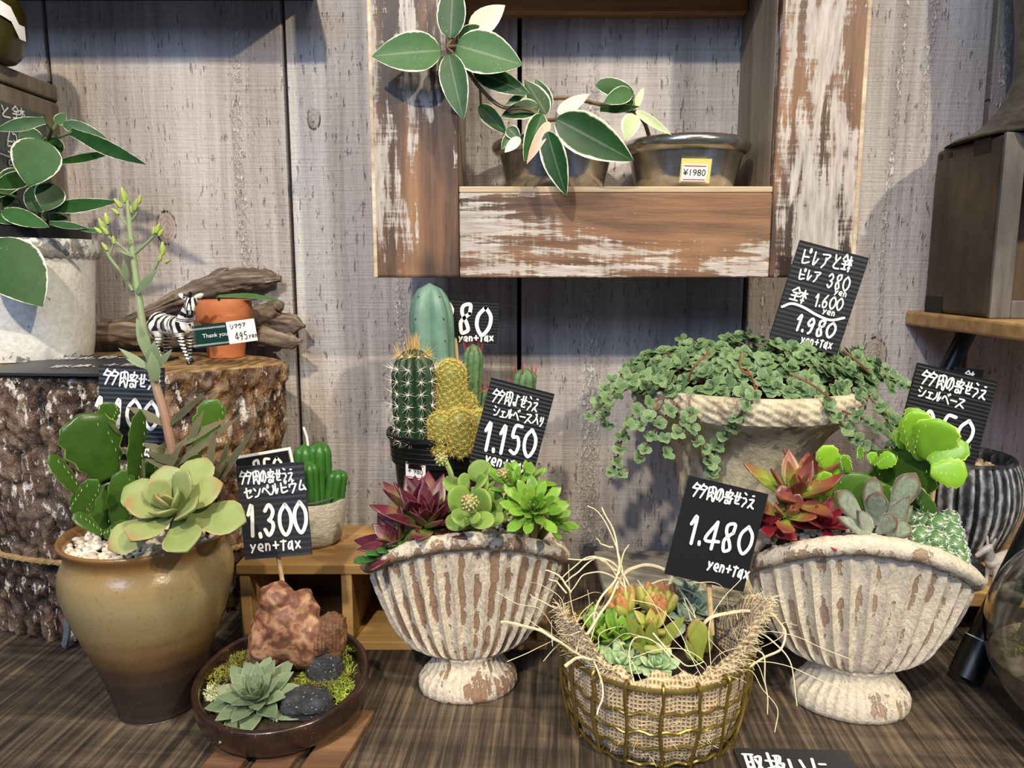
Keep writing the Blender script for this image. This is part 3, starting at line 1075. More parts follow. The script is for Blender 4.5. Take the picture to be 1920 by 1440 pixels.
# ------------------------------------------------------------------ driftwood behind the zebra
def log(mb, pts, radii, n=30, amp=0.25, fa=3.0, fl=14, seed=0.0, k=6, squash=1.0):
    P = spline(pts, k)
    m = len(P)
    rr = []
    for i in range(m):
        u = i / (m - 1) * (len(radii) - 1)
        a = min(int(u), len(radii) - 2)
        rr.append(radii[a] + (radii[a + 1] - radii[a]) * sm(u - a))
    up = None
    rows, aa = [], []
    for i in range(m):
        d = P[min(i + 1, m - 1)] - P[max(i - 1, 0)]
        d, h, s = ortho(d, up or V((0, 0, 1)))
        up = h
        row = []
        for j in range(n):
            th = 2 * pi * j / n
            q = V((cos(th) * fa, sin(th) * fa, i / m * fl + seed))
            f = mnoise.fractal(q, 1.0, 2.0, 4)
            g = mnoise.fractal(V((cos(th) * fa * 3.5, sin(th) * fa * 3.5, i / m * fl * .35 + seed + 9)), 1.0, 2.0, 3)
            e = 1 + amp * f + amp * 0.7 * g
            row.append(P[i] + (h * cos(th) * squash + s * sin(th)) * rr[i] * e)
            aa.append((0.5 + 0.5 * g, f * .5 + .5, i / m))
        rows.append(row)
    mb.grid(rows, closed_v=True, at=aa, cap0=True, cap1=True)
def drift_mat(name, a, b, c):
    k = Mt(name)
    l = k.ld()
    n = k.noise(k.co((0.25, 1, 1)), 190, 4, 0.65)
    f = k.op('ADD', k.op('MULTIPLY', l[0], 0.55), k.op('MULTIPLY', n, 0.5))
    col = k.ramp(f, [(0.28, a), (0.52, b), (0.75, c)])
    return k.out(col, 0.75, 0, k.bump(n, 0.8, 0.0018))
dm = drift_mat('weathered_driftwood', '31281f', '69594a', 'a39281')
mb = MB()
log(mb, [W(192, 622, 0.780), W(245, 624, 0.780), W(330, 626, 0.780), W(430, 622, 0.782), W(500, 612, 0.780), W(545, 608, 0.776), W(572, 612, 0.774)],
    [0.0135, 0.0140, 0.0140, 0.0125, 0.0155, 0.011, 0.002], 36, 0.22, 2.6, 10, 1.0, 14, 0.95)
log(mb, [W(470, 600, 0.772), W(505, 586, 0.772), W(520, 574, 0.77), W(528, 580, 0.768)], [0.012, 0.009, 0.007, 0.003], 20, 0.3, 2.5, 5, 5.0)
log(mb, [W(490, 628, 0.764), W(540, 640, 0.760), W(566, 640, 0.758)], [0.010, 0.008, 0.002], 20, 0.3, 2.5, 5, 8.0)
o = mb.build('driftwood', dm, loc=W(380, 640, 0.765), smooth=70)
tag(o, 'thick gnarled driftwood log lying along the back of the stump', 'driftwood')
mb = MB()
log(mb, [W(225, 606, 0.788), W(300, 577, 0.787), W(380, 545, 0.784), W(440, 528, 0.785), W(495, 522, 0.786), W(527, 522, 0.787)],
    [0.004, 0.008, 0.0125, 0.0135, 0.0105, 0.0035], 34, 0.20, 2.4, 12, 3.0, 14, 0.9)
log(mb, [W(380, 535, 0.780), W(410, 512, 0.781), W(428, 502, 0.782)], [0.005, 0.004, 0.001], 14, 0.2, 2.4, 6, 4.0)
o = mb.build('driftwood', dm, loc=W(400, 560, 0.784), smooth=70)
tag(o, 'thin pale driftwood branch rising behind the terracotta pot', 'driftwood')

# ------------------------------------------------------------------ terracotta pot with one leaf
def lathe_thing(mb, prof, c, n=64, **kw):
    mb.lathe(prof, c, n, **kw)
def terracotta():
    k = Mt('terracotta')
    n = k.noise(k.co((1, 1, 2.2)), 60, 4, 0.6)
    col = k.ramp(n, [(0.3, 'a95c36'), (0.6, 'bd7042'), (0.8, 'cb8a5c')])
    return k.out(col, 0.75, 0, k.bump(k.noise(k.co(), 500, 3, 0.5), 0.15, 0.0004))
c = V((W(422, 620, 0.735).x, 0.735, ST_Z))
t = thing('terracotta_pot', c, 'small orange terracotta pot behind the zebra figurine', 'potted plant')
mb = MB()
mb.lathe([(0.0158, 0), (0.0168, 0.0006), (0.0206, 0.0325), (0.0225, 0.0335), (0.0248, 0.0340), (0.0254, 0.0355), (0.0258, 0.0535), (0.0252, 0.0546), (0.0226, 0.0546), (0.0220, 0.053), (0.020, 0.043), (0.0, 0.043)], c, 64)
mb.build('pot', terracotta(), t, smooth=40)
M_leafdk = leafmat('plain_green_leaf', '4f7a34', '2f5522', 'b9c98a', 0.05, rough=0.35)
mb = MB()
p0 = W(408, 556, 0.728)
mb.leaf(p0, W(528, 553, 0.724), 0.0125, V((0, -0.35, 1)), 0.10, 0.16, 0.1, 'lance', 12, 10, 0.4)
mb.tube([c + V((-0.004, 0, 0.043)), p0 + V((0.001, 0, 0.0))], 0.0012, 6)
mb.build('leaf', M_leafdk, t, label='long green leaf lying over the rim')

# ------------------------------------------------------------------ zebra figurine
def zebra_mat():
    k = Mt('zebra_paint')
    a = k.ld()
    n = k.noise(k.co(), 90, 2, 0.5)
    ph = k.op('ADD', a[0], k.op('MULTIPLY', k.op('SUBTRACT', n, 0.5), 0.9))
    s = k.op('SINE', k.op('MULTIPLY', ph, 6.2832))
    s = k.op('ADD', s, k.op('MULTIPLY', k.op('SUBTRACT', a[1], 0.5), 3.0))
    col = k.mix(k.step(s, -0.12, 0.12), 'efece4', '131214')
    return k.out(col, 0.32, 0, None, coat=0.3)
def figurine(base, yaw, sc, head_dir, parts, ears, voxel):
    """base: point between the feet; parts in animal frame (x forward, y left, z up) in units of the withers height"""
    Rz = Matrix.Rotation(yaw, 3, 'Z')
    def T(p):
        return base + (Rz @ V(p)) * sc
    mb = MB()
    for pts, rad in parts:
        pp = spline([T(p) for p in pts], 4)
        m = len(pp)
        rr = []
        for i in range(m):
            u = i / (m - 1) * (len(rad) - 1)
            a = min(int(u), len(rad) - 2)
            rr.append((rad[a] + (rad[a + 1] - rad[a]) * (u - a)) * sc)
        mb.tube(pp, rr, 12)
        mb.blob(pp[0], rr[0], 8, 12)
        mb.blob(pp[-1], rr[-1], 8, 12)
    for (c_, d_, r_) in ears:
        d = (Rz @ V(d_)).normalized()
        dd, h, s = ortho(d, (Rz @ V((1, 0, 0))))
        M = Matrix((s, h, dd)).transposed()
        mb.blob(T(c_), tuple(x * sc for x in r_), 8, 10, M)
    return mb, T, Rz
base = V((W(327, 676, 0.70).x, 0.70, ST_Z))
yaw = radians(-34)
Ri = Matrix.Rotation(-yaw, 3, 'Z')
camd = Ri @ V((0.12, -1, 0)).normalized()
H0 = V((0.70, 0.0, 1.20))
mz = H0 + camd * 0.20 + V((0.02, 0, -0.24))
mid = H0 + camd * 0.12 + V((0.01, 0, -0.09))
side = V((camd.y, -camd.x, 0)) * -1
ZP_ = [
 ([(-0.44, 0, .78), (-0.2, 0, .74), (0.12, 0, .72), (0.40, 0, .74)], [.205, .205, .200, .20]),
 ([(-.50, 0, .80), (-.40, 0, .84)], [.13, .15]),
 ([(.40, 0, .80), (.54, 0, 1.0), (.66, 0, 1.17)], [.175, .125, .105]),
 ([tuple(H0), tuple(mid), tuple(mz)], [.115, .092, .060]),
 ([(.36, .11, .66), (.37, .12, .40), (.36, .12, .20), (.37, .12, .06)], [.10, .058, .040, .040]),
 ([(.36, -.11, .66), (.48, -.12, .42), (.58, -.12, .22), (.66, -.12, .07)], [.10, .058, .040, .040]),
 ([(-.42, .11, .72), (-.36, .12, .50), (-.47, .12, .29), (-.46, .12, .06)], [.16, .085, .046, .040]),
 ([(-.42, -.11, .72), (-.30, -.12, .50), (-.37, -.12, .29), (-.30, -.12, .06)], [.16, .085, .046, .040]),
 ([(.37, .12, .05), (.39, .12, .012)], [.046, .052]), ([(.66, -.12, .06), (.69, -.12, .012)], [.046, .052]),
 ([(-.46, .12, .05), (-.43, .12, .012)], [.046, .052]), ([(-.30, -.12, .05), (-.27, -.12, .012)], [.046, .052]),
 ([(-.60, 0, .84), (-.67, 0, .72), (-.66, 0, .50)], [.035, .032, .05]),
]
e1 = H0 + side * 0.13 + V((0, 0, 0.11))
e2 = H0 - side * 0.13 + V((0, 0, 0.11))
ears = [(tuple(e1), tuple(side * 1.0 + V((0, 0, .55))), (0.062, 0.030, 0.125)), (tuple(e2), tuple(-side * 1.0 + V((0, 0, .55))), (0.062, 0.030, 0.125))]
SCZ = 0.0455
mb, T, Rz = figurine(base, yaw, SCZ, camd, ZP_, ears, 0.0006)
def zphase(p):
    q = Ri @ (p - base) / SCZ
    blk = 0.5
    # nearest region
    if q.z < 0.075:
        return (0.25, 1.0, 0)
    dm_ = (q - mz).length
    if dm_ < 0.11:
        return (0.25, 1.0 if dm_ < .085 else .8, 0)
    for e, sg in ((e1, 1), (e2, -1)):
        d = q - e
        al = d.dot(side) * sg
        if (d - V((0, 0, 0))).length < 0.16 and al > 0.02 and q.z > H0.z + 0.06:
            return (0.75, 0.10, 0)
    if q.x < -0.6 and q.z < 0.62:
        return (0.25, 1.0, 0)
    hd = (q - H0)
    if (q - mid).length < 0.17 or hd.length < 0.13:
        ax = abs(hd.dot(side))
        return (ax * 14 + hd.z * 3, 0.42, 0)
    leg = sm((0.62 - q.z) / 0.12)
    body = q.x * 5.2 + q.z * (1.1 if q.x > 0 else -2.0) * (1 if abs(q.x) > .15 else .4)
    if q.x > 0.40:
        nk = sm((q.z - 0.80) / 0.1)
        body = body * (1 - nk) + (q.z * 5.0 + q.x * 2.6) * nk
    lg = q.z * 15
    wt = 0.5
    if abs(q.x) < 0.30 and q.z < 0.60:
        wt = 0.25
    return (body * (1 - leg) + lg * leg, wt, 0)
zb = remesh(mb, 0.00062, 5, zphase)
t = thing('zebra_figurine', base, 'glossy black and white zebra figurine standing on the stump', 'figurine')
zb.build('body', zebra_mat(), t, smooth=180)
M_gloss = plain('gloss_black', '0d0c0d', 0.3)
mb = MB()
rows = []
cr = spline([T((.44, 0, 1.0)), T((.56, 0, 1.16)), T((.66, 0, 1.31)), T(tuple(H0 + camd * .05 + V((0, 0, .15))))], 6)
for i, p in enumerate(cr):
    mb.blob(p, (0.0019, 0.0024, 0.0030), 6, 8, amp=.2, freq=3, seed=i)
mb.build('mane', M_gloss, t, label='black upright mane')
mb = MB()
for sg in (1, -1):
    pe = T(tuple(H0 + camd * 0.085 + side * (0.088 * sg) + V((0, 0, -0.04))))
    mb.blob(pe, 0.00085, 6, 8)
mb.build('eye', M_gloss, t)
# its price tag: dark green ribbon and white slip
def ztag():
    k = Mt('dark_green_tag')
    return k.out(S('12362b'), 0.22, 0, coat=0.5)
Pg = Plane.px((348, 613), (423, 604), (357, 655), 0.664, 0.664, 0.664)
mb = MB()
N = 14
rows = []
for i in range(N + 1):
    u = i / N
    off = -0.010 * max(0, (0.22 - u) / 0.22) ** 1.6
    b_ = Pg.C + Pg.R * ((u - .5) * Pg.w) + Pg.N * off
    rows.append([b_ + Pg.U * (Pg.h / 2), b_ - Pg.U * (Pg.h / 2), b_ - Pg.U * (Pg.h / 2) - Pg.N * .0004, b_ + Pg.U * (Pg.h / 2) - Pg.N * .0004])
mb.grid(rows, closed_v=True, cap0=True, cap1=True)
tg = mb.build('price_tag', ztag(), t, smooth=30, label='dark green tag with white Thank you print')
mb = MB()
printed(mb, 'Thank you', Pg.at(*Pg.hit(404, 628), 0.0002), Pg.R, Pg.U, 0.0052)
for yy in (615, 645):
    for i in range(22):
        a = Pg.hit(356 + i * 3.1 + (yy - 615) * .26, yy + 4 - i * 0.36)
        mb.tube([Pg.at(a[0] + .00062 * cos(q_), a[1] + .0007 * sin(q_), 0.0001) for q_ in [2 * pi * z / 8 for z in range(8)]], 0.00013, 4, closed=True)
mb.build('printed_lettering', M_paper, tg, smooth=0, normals=False)
Pw = Plane.px((423, 604), (476, 597), (432, 645), 0.664, 0.664, 0.664)
mb = MB()
mb.obox(Pw.C, Pw.R, Pw.U, Pw.w, Pw.h, 0.0004)
sl = mb.build('price_slip', M_paper, t, smooth=0, label='white slip with a handwritten price of 495 yen')
mb = MB()
Pw.line(mb, 'シマウマ', (430, 608), (460, 603), 10, 1.1)
Pw.line(mb, '495', (440, 624), (464, 621), 14, 1.2)
Pw.line(mb, 'yen', (466, 625), (483, 623), 9, 1.1)
mb.build('handwriting', M_ink, sl, smooth=0, normals=False)
# ------------------------------------------------------------------ helpers for plants
def lf(mb, b, t, w, y0, y1=None, tilt=0.0, roll=0.0, **kw):
    """leaf from pixel b (at distance y0) to pixel t (at distance y1), w pixels wide, facing the viewer"""
    p0, p1 = W(b[0], b[1], y0), W(t[0], t[1], y0 if y1 is None else y1)
    mid = (p0 + p1) / 2
    nrm = (EYE - mid).normalized() + V((0, 0, 0.25 + tilt))
    mb.leaf(p0, p1, w * PXM(mid), nrm, roll=roll, **kw)

def pxtube(mb, pts, r, y, k=5, n=7, taper=1.0):
    """tube through pixels (x, y[, distance]); r in pixels"""
    P = [W(p[0], p[1], p[2] if len(p) > 2 else y) for p in pts]
    Q = spline(P, k)
    kk = PXM(P[0])
    m = len(Q)
    mb.tube(Q, [r * kk * (1 + (taper - 1) * i / (m - 1)) for i in range(m)], n)

def rosette(mb, c, axis, n, L, w, e0=85, e1=12, shape='spat', th=0.28, cup=0.25, bend=-0.1, l0=0.35, spin=0.0, nu=9, m=10, jit=0.08, gold=137.5, base=0.12, wk=0.8):
    """leaves spiralling from the centre (steep, short) to the outside (flat, long)"""
    a, h, s = ortho(V(axis), V((0.3, 0.5, 0.2)))
    for i in range(n):
        f = i / max(1, n - 1)
        ang = radians(gold * i) + spin + random.uniform(-jit, jit)
        el = radians(e0 + (e1 - e0) * f ** 0.8) + random.uniform(-jit, jit) * .8
        out = h * cos(ang) + s * sin(ang)
        d = out * cos(el) + a * sin(el)
        nn = a * cos(el) - out * sin(el)
        ll = L * (l0 + (1 - l0) * f ** 0.7) * random.uniform(.93, 1.05)
        p0 = V(c) + out * (base * L * f) - a * (0.10 * L * f)
        mb.leaf(p0, p0 + d * ll, w * (l0 * 1.15 + (1 - l0 * 1.15) * f ** wk), nn, th, bend, cup, shape, nu, m, None)

def pebbles(mb, pts, r0, r1, seed=0):
    rg = random.Random(seed)
    for p in pts:
        r = rg.uniform(r0, r1)
        M = Matrix.Rotation(rg.uniform(0, 6.3), 3, 'Z') @ Matrix.Rotation(rg.uniform(-.4, .4), 3, 'X')
        mb.blob(p, (r * rg.uniform(.9, 1.35), r * rg.uniform(.75, 1.0), r * rg.uniform(.6, .85)), 5, 8, M, 0.22, 1.3, rg.uniform(0, 50), at=(rg.random(), 0, 0))

def pebble_mat(name, cols):
    k = Mt(name)
    a = k.ld()
    n = k.noise(k.co(), 320, 4, 0.6)
    col = k.ramp(k.op('ADD', k.op('MULTIPLY', a[0], 0.75), k.op('MULTIPLY', n, 0.25)), cols)
    col = k.mix(k.op('MULTIPLY', k.step(k.voro(k.co(), 700), 0.18, 0.05), 0.5), col, '6d5645')
    return k.out(col, 0.75, 0, k.bump(n, 0.3, 0.0008))
M_pebble = pebble_mat('cream_pebbles', [(0.15, 'b9a597'), (0.35, 'e6d8c4'), (0.65, 'f3e9d8'), (0.9, 'd8c9bb')])

M_hoya = leafmat('variegated_green_leaf', '35632a', '1b3f18', 'f0eed2', 0.09, rough=0.42, spots='cfe0b8', vein=0.12, sss=0.15)
M_hoya2 = leafmat('wide_cream_margin_leaf', '2b5a24', '163a15', 'f2eed4', 0.17, rough=0.38, spots='e6ecd0', vein=0.1, sss=0.15)
M_cream = leafmat('cream_leaf', 'efebd0', 'dcd8b6', 'f5f2e0', 0.1, rough=0.4, sss=0.3)
M_pink = leafmat('pink_cream_leaf', 'e8b9a0', 'cf9c86', 'f0e4cc', 0.14, rough=0.4, sss=0.3)
M_vine = plain('olive_vine_stem', '5c6a3c', 0.5, var=0.25, scale=120)
M_vinebr = plain('brown_green_vine_stem', '6e5a3e', 0.55, var=0.25, scale=120)

# ------------------------------------------------------------------ white weathered pot with variegated plant, on the stump
def white_pot_mat():
    k = Mt('chipped_white_glaze')
    a = k.ld()
    P = k.co()
    n = k.noise(P, 55, 5, 0.68)
    n2 = k.noise(P, 210, 4, 0.65)
    col = k.ramp(n2, [(0.3, 'dcd8ce'), (0.55, 'f2efe6'), (0.75, 'faf8f2')])
    # bare grey: a lot on the rim band and at the base, little on the body
    m = k.op('ADD', k.op('MULTIPLY', n, 0.7), k.op('MULTIPLY', n2, 0.35))
    m = k.op('ADD', m, k.op('MULTIPLY', a[0], 0.16))
    sp = k.noise(k.co((1, 1, 1), (0.2, 0.1, 0)), 14, 4, 0.6)
    m = k.op('ADD', m, k.op('MULTIPLY', k.step(sp, 0.56, 0.72), 0.16))
    msk = k.step(m, 0.655, 0.71)
    col = k.mix(k.op('MULTIPLY', msk, 0.9), col, k.ramp(n2, [(0.35, '45464a'), (0.65, '8d8b86')]))
    h = k.op('SUBTRACT', k.op('ADD', n2, k.op('MULTIPLY', n, 0.6)), k.op('MULTIPLY', msk, 0.5))
    return k.out(col, 0.5, 0, k.bump(h, 0.5, 0.0016), coat=0.15)
c = V((W(58, 600, 0.735).x, 0.731, ST_Z))
t = thing('potted_hoya', c, 'variegated green plant in a chipped white pot on the tree stump', 'potted plant')
mb = MB()
prof = [(0.0, 0), (0.050, 0), (0.0525, 0.0012), (0.0545, 0.012), (0.0600, 0.085), (0.0606, 0.0925), (0.0635, 0.0935), (0.0648, 0.096), (0.0655, 0.1085), (0.0645, 0.111), (0.0615, 0.111), (0.0605, 0.109), (0.058, 0.085)]
def wmod(p, th, i, r, z):
    k = 1 + 0.010 * mnoise.fractal(V((cos(th) * 3, sin(th) * 3, z * 60)), 1.0, 2.0, 3)
    if 0.092 < z < 0.097 and r > .06:
        p = V((p.x, p.y, p.z + 0.0016 * abs(sin(th * 24))))
    return V((c.x + (p.x - c.x) * k, c.y + (p.y - c.y) * k, p.z))
dense = []
for (r0, z0), (r1, z1) in zip(prof[:-1], prof[1:]):
    s_ = max(1, int(((r1 - r0) ** 2 + (z1 - z0) ** 2) ** .5 / 0.004))
    dense += [(r0 + (r1 - r0) * i / s_, z0 + (z1 - z0) * i / s_) for i in range(s_)]
dense.append(prof[-1])
mb.lathe(dense, c, 144, mod=wmod, cap0=False, at=lambda p, th, i, r, z: (1.0 if z > 0.0925 else max(0, 1 - z / 0.012) * .7, 0, 0))
mb.build('pot', white_pot_mat(), t, smooth=40)
mb = MB()
mb.lathe([(0.0, 0.080), (0.0575, 0.080), (0.0585, 0.108), (0.0592, 0.1205), (0.0575, 0.1215), (0.0565, 0.118), (0.056, 0.112), (0.0, 0.112)], c, 64)
mb.build('inner_pot', M_black, t, smooth=40, label='black plastic inner pot')
f1 = MB()
Y = 0.70
for a in (((84, 226), (-12, 242), 26, .675, .66, dict(shape='lance', bend=.18)),
          ((80, 262), (34, 252), 36, .70, .69, dict(shape='round')),
          ((78, 262), (54, 350), 84, .672, .662, dict(shape='ovate', tilt=.1)),
          ((92, 256), (104, 292), 40, .70, .705, dict(shape='round')),
          ((105, 232), (124, 212), 20, .71, .715, dict(shape='ovate')),
          ((118, 232), (195, 254), 27, .70, .70, dict(shape='ovate', bend=.25)),
          ((134, 247), (268, 308), 30, .69, .675, dict(shape='lance', bend=.10, roll=.5)),
          ((108, 304), (216, 286), 17, .70, .70, dict(shape='lance', bend=.1, roll=.6)),
          ((55, 330), (-14, 352), 34, .69, .66, dict(shape='ovate')),
          ((36, 318), (-8, 372), 40, .70, .68, dict(shape='ovate')),
          ((74, 348), (66, 398), 44, .69, .685, dict(shape='round')),
          ((100, 345), (84, 396), 52, .688, .68, dict(shape='ovate')),
          ((86, 392), (216, 378), 27, .695, .69, dict(shape='lance', bend=.16, roll=.3)),
          ((4, 396), (93, 426), 34, .68, .672, dict(shape='ovate')),
          ((80, 402), (128, 410), 22, .71, .71, dict(shape='ovate')),
          ((94, 418), (165, 428), 15, .672, .67, dict(shape='lance')),
          ((150, 430), (192, 434), 9, .672, .67, dict(shape='lance')),
          ((-6, 400), (30, 420), 30, .69, .68, dict(shape='ovate')),
          ((20, 345), (8, 392), 28, .70, .69, dict(shape='ovate')),
          ((-22, 452), (79, 572), 118, .655, .645, dict(shape='ovate', tilt=.2, bend=.06))):
    kw = dict(a[5])
    lf(f1, a[0], a[1], a[2], a[3], a[4], th=.035, cup=kw.pop('cup', .12), nu=12, m=10, **kw)
f1.build('foliage', M_hoya, t, smooth=60)
mb = MB()
pxtube(mb, [(70, 440, .72), (76, 380, .705), (82, 300, .70), (90, 262, .695), (98, 245, .695), (106, 232, .70)], 3.0, .7)
pxtube(mb, [(90, 262, .695), (112, 256, .692), (136, 248, .69)], 2.6, .7)
pxtube(mb, [(88, 262, .695), (97, 244, .685), (84, 228, .678)], 3.2, .7)
pxtube(mb, [(84, 300, .70), (78, 268, .68)], 2.4, .7)
pxtube(mb, [(60, 440, .72), (44, 395, .70), (30, 370, .69), (-10, 360, .68)], 2.6, .7)
pxtube(mb, [(84, 430, .72), (90, 410, .70), (88, 392, .695)], 2.4, .7)
pxtube(mb, [(0, 455, .70), (-10, 445, .68), (-24, 450, .66)], 2.6, .7)
mb.build('stem', M_vine, t)

# dark pot with white paper on the wooden box
mb = MB()
c = V((-0.462, 0.715, 0.4925))
mb.lathe([(0.0, 0), (0.018, 0), (0.022, 0.004), (0.030, 0.028), (0.031, 0.045), (0.027, 0.062), (0.022, 0.070), (0.020, 0.070), (0.018, 0.06)], c, 48)
c = V((W(-10, 130, 0.71).x, 0.705, 0.4925))
t = thing('dark_olive_pot', c, 'dark olive glazed pot with a white paper slip on the wooden box', 'pot')
mb = MB()
mb.lathe([(0.0, 0), (0.020, 0), (0.024, 0.004), (0.030, 0.024), (0.030, 0.040), (0.027, 0.050), (0.024, 0.054), (0.022, 0.052)], c, 48)
mb.build('pot', plain('dark_olive_glaze', '3a3312', 0.25, var=.4, scale=40), t)
mb = MB()
rows = []
for i in range(9):
    a = radians(-95 + i * 12)
    z = 0.056 - 0.0026 * i if i < 7 else 0.028
    rows.append([c + V((cos(a) * .0325, sin(a) * .0325, z)), c + V((cos(a) * .0325, sin(a) * .0325, z - .012)), c + V((cos(a) * .032, sin(a) * .032, z - .012)), c + V((cos(a) * .032, sin(a) * .032, z))])
mb.grid(rows, closed_v=True, cap0=True, cap1=True)
mb.build('paper_slip', M_paper, t)

# ------------------------------------------------------------------ two silver pots with trailing plants in the cabinet
def silver():
    k = Mt('tarnished_silver_glaze')
    n = k.noise(k.co((1, 1, 2)), 30, 4, 0.6)
    n2 = k.noise(k.co(), 260, 3, 0.6)
    col = k.ramp(n, [(0.3, '8d867a'), (0.5, 'b0aca3'), (0.7, 'd2d0cb')])
    return k.out(col, k.ramp(n, [(0.3, 0.25), (0.7, 0.13)]), 0.9, k.bump(n2, 0.2, 0.0006), coat=.4)
M_silver = silver()
SH = 0.3836
def silver_pot(cx, label):
    c = V((cx, 0.7395, SH))
    t = thing('potted_hoya', c, label, 'potted plant', None)
    mb = MB()
    mb.lathe([(0.0, 0), (0.0425, 0), (0.0445, 0.0015), (0.047, 0.012), (0.0515, 0.030), (0.0525, 0.033), (0.0555, 0.034), (0.0585, 0.0365), (0.0595, 0.040), (0.0580, 0.0440), (0.0545, 0.0458), (0.0510, 0.0445), (0.0495, 0.040), (0.047, 0.028)], c, 96, cap0=False)
    mb.build('pot', M_silver, t, smooth=50)
    mb = MB()
    mb.lathe([(0.0, 0.0335), (0.02, 0.035), (0.049, 0.034)], c, 40, cap0=False)
    mb.build('soil', M_soil, t)
    return t
pL = W(1041, 300, 0.7395)
pR = W(1284, 300, 0.7395)
tL = silver_pot(pL.x, 'variegated plant trailing from the silver pot at the cabinet post')
tR = silver_pot(pR.x, 'silver pot with a yellow price sticker in the cabinet')
f = MB()
for a in (((826, 95), (697, 104), 78, .655, .650, dict(shape='ovate', roll=.15)),
          ((845, 72), (850, -45), 56, .655, .660, dict(shape='ovate', roll=-.2)),
          ((856, 86), (979, 120), 84, .652, .640, dict(shape='ovate', roll=-.1)),
          ((841, 102), (868, 223), 54, .650, .640, dict(shape='ovate', roll=.2)),
          ((860, 70), (918, 56), 36, .662, .664, dict(shape='ovate')),
          ((888, 132), (994, 176), 44, .662, .655, dict(shape='ovate')),
          ((832, 104), (846, 165), 34, .664, .660, dict(shape='ovate')),
          ((985, 175), (948, 196), 14, .664, .662, dict(shape='lance'))):
    kw = dict(a[5])
    lf(f, a[0], a[1], a[2], a[3], a[4], th=.04, cup=.16, nu=12, m=12, bend=.06, **kw)
f.build('foliage', M_hoya, tL, smooth=60)
f = MB()
for a in (((1024, 214), (984, 148), 44, .688, .690, dict(shape='ovate', roll=.3)),
          ((1030, 205), (1003, 146), 32, .700, .700, dict(shape='ovate')),
          ((898, 198), (950, 250), 34, .690, .685, dict(shape='ovate')),
          ((1010, 200), (940, 216), 42, .680, .672, dict(shape='ovate', roll=.25)),
          ((1016, 214), (985, 302), 44, .668, .655, dict(shape='ovate', roll=-.35)),
          ((1043, 224), (1188, 300), 78, .662, .650, dict(shape='ovate', roll=.1)),
          ((1026, 247), (1060, 366), 50, .656, .650, dict(shape='ovate', roll=.3)),
          ((952, 240), (975, 262), 26, .672, .668, dict(shape='ovate')),
          ((958, 250), (940, 280), 16, .672, .668, dict(shape='ovate'))):
    kw = dict(a[5])
    lf(f, a[0], a[1], a[2], a[3], a[4], th=.04, cup=.22, nu=12, m=12, bend=.10, **kw)
f.build('foliage', M_hoya2, tL, smooth=60, label='leaves with wide cream margins')
f = MB()
for a in (((882, 60), (947, 10), 46, .664, .662), ((1045, 212), (1106, 176), 26, .70, .705), ((975, 258), (946, 286), 20, .668, .664)):
    lf(f, a[0], a[1], a[2], a[3], a[4], th=.05, cup=.15, nu=10, m=10, shape='ovate')
f.build('foliage', M_cream, tL, smooth=60, label='cream leaves')
f = MB()
lf(f, (1030, 228), (988, 304), 22, .660, .652, th=.06, cup=.3, bend=.18, shape='ovate')
f.build('foliage', M_pink, tL, smooth=60, label='one curled pink leaf')
mb = MB()
pxtube(mb, [(1030, 290, .72), (1026, 250, .69), (1022, 226, .675), (990, 205, .672), (940, 200, .668), (900, 165, .664), (868, 120, .660), (838, 88, .657)], 3.4, .7)
pxtube(mb, [(838, 88, .657), (848, 72, .657)], 3.0, .7)
pxtube(mb, [(838, 88, .657), (858, 86, .654)], 3.0, .7)
pxtube(mb, [(1022, 226, .675), (1044, 224, .665)], 4, .7)
pxtube(mb, [(1022, 226, .675), (1028, 250, .66)], 4, .7)
pxtube(mb, [(900, 170, .664), (902, 200, .68)], 2.2, .7)
mb.build('stem', M_vinebr, tL)
f = MB()
for a in (((1188, 176), (1119, 158), 42, .700, .690, dict(shape='round', roll=.4)),
          ((1184, 172), (1132, 192), 34, .690, .680, dict(shape='ovate')),
          ((1125, 205), (1200, 201), 18, .695, .690, dict(shape='lance', roll=.7)),
          ((1184, 180), (1164, 206), 28, .70, .70, dict(shape='round'))):
    kw = dict(a[5])
    lf(f, a[0], a[1], a[2], a[3], a[4], th=.04, cup=.2, nu=12, m=10, bend=.06, **kw)
f.build('foliage', M_hoya, tR, smooth=60)
f = MB()
for a in (((1192, 208), (1259, 252), 17, .690, .682), ((1188, 214), (1174, 262), 36, .684, .680), ((1190, 205), (1207, 163), 14, .70, .70)):
    lf(f, a[0], a[1], a[2], a[3], a[4], th=.05, cup=.2, nu=10, m=10, shape='ovate', bend=.08)
f.build('foliage', leafmat('pale_green_cream_leaf', 'c4cf9f', '97ab73', 'f0ecd2', 0.25, rough=.4, sss=.2), tR, smooth=60, label='pale leaves')
mb = MB()
pxtube(mb, [(1032, 184, .71), (1070, 184, .715), (1110, 192, .715), (1168, 206, .71), (1190, 208, .705)], 4, .7)
pxtube(mb, [(1186, 206, .705), (1206, 226, .71), (1216, 252, .735), (1226, 280, .745)], 4, .7)
pxtube(mb, [(1188, 208, .70), (1188, 178, .70)], 2.4, .7)
mb.build('stem', M_vinebr, tR)
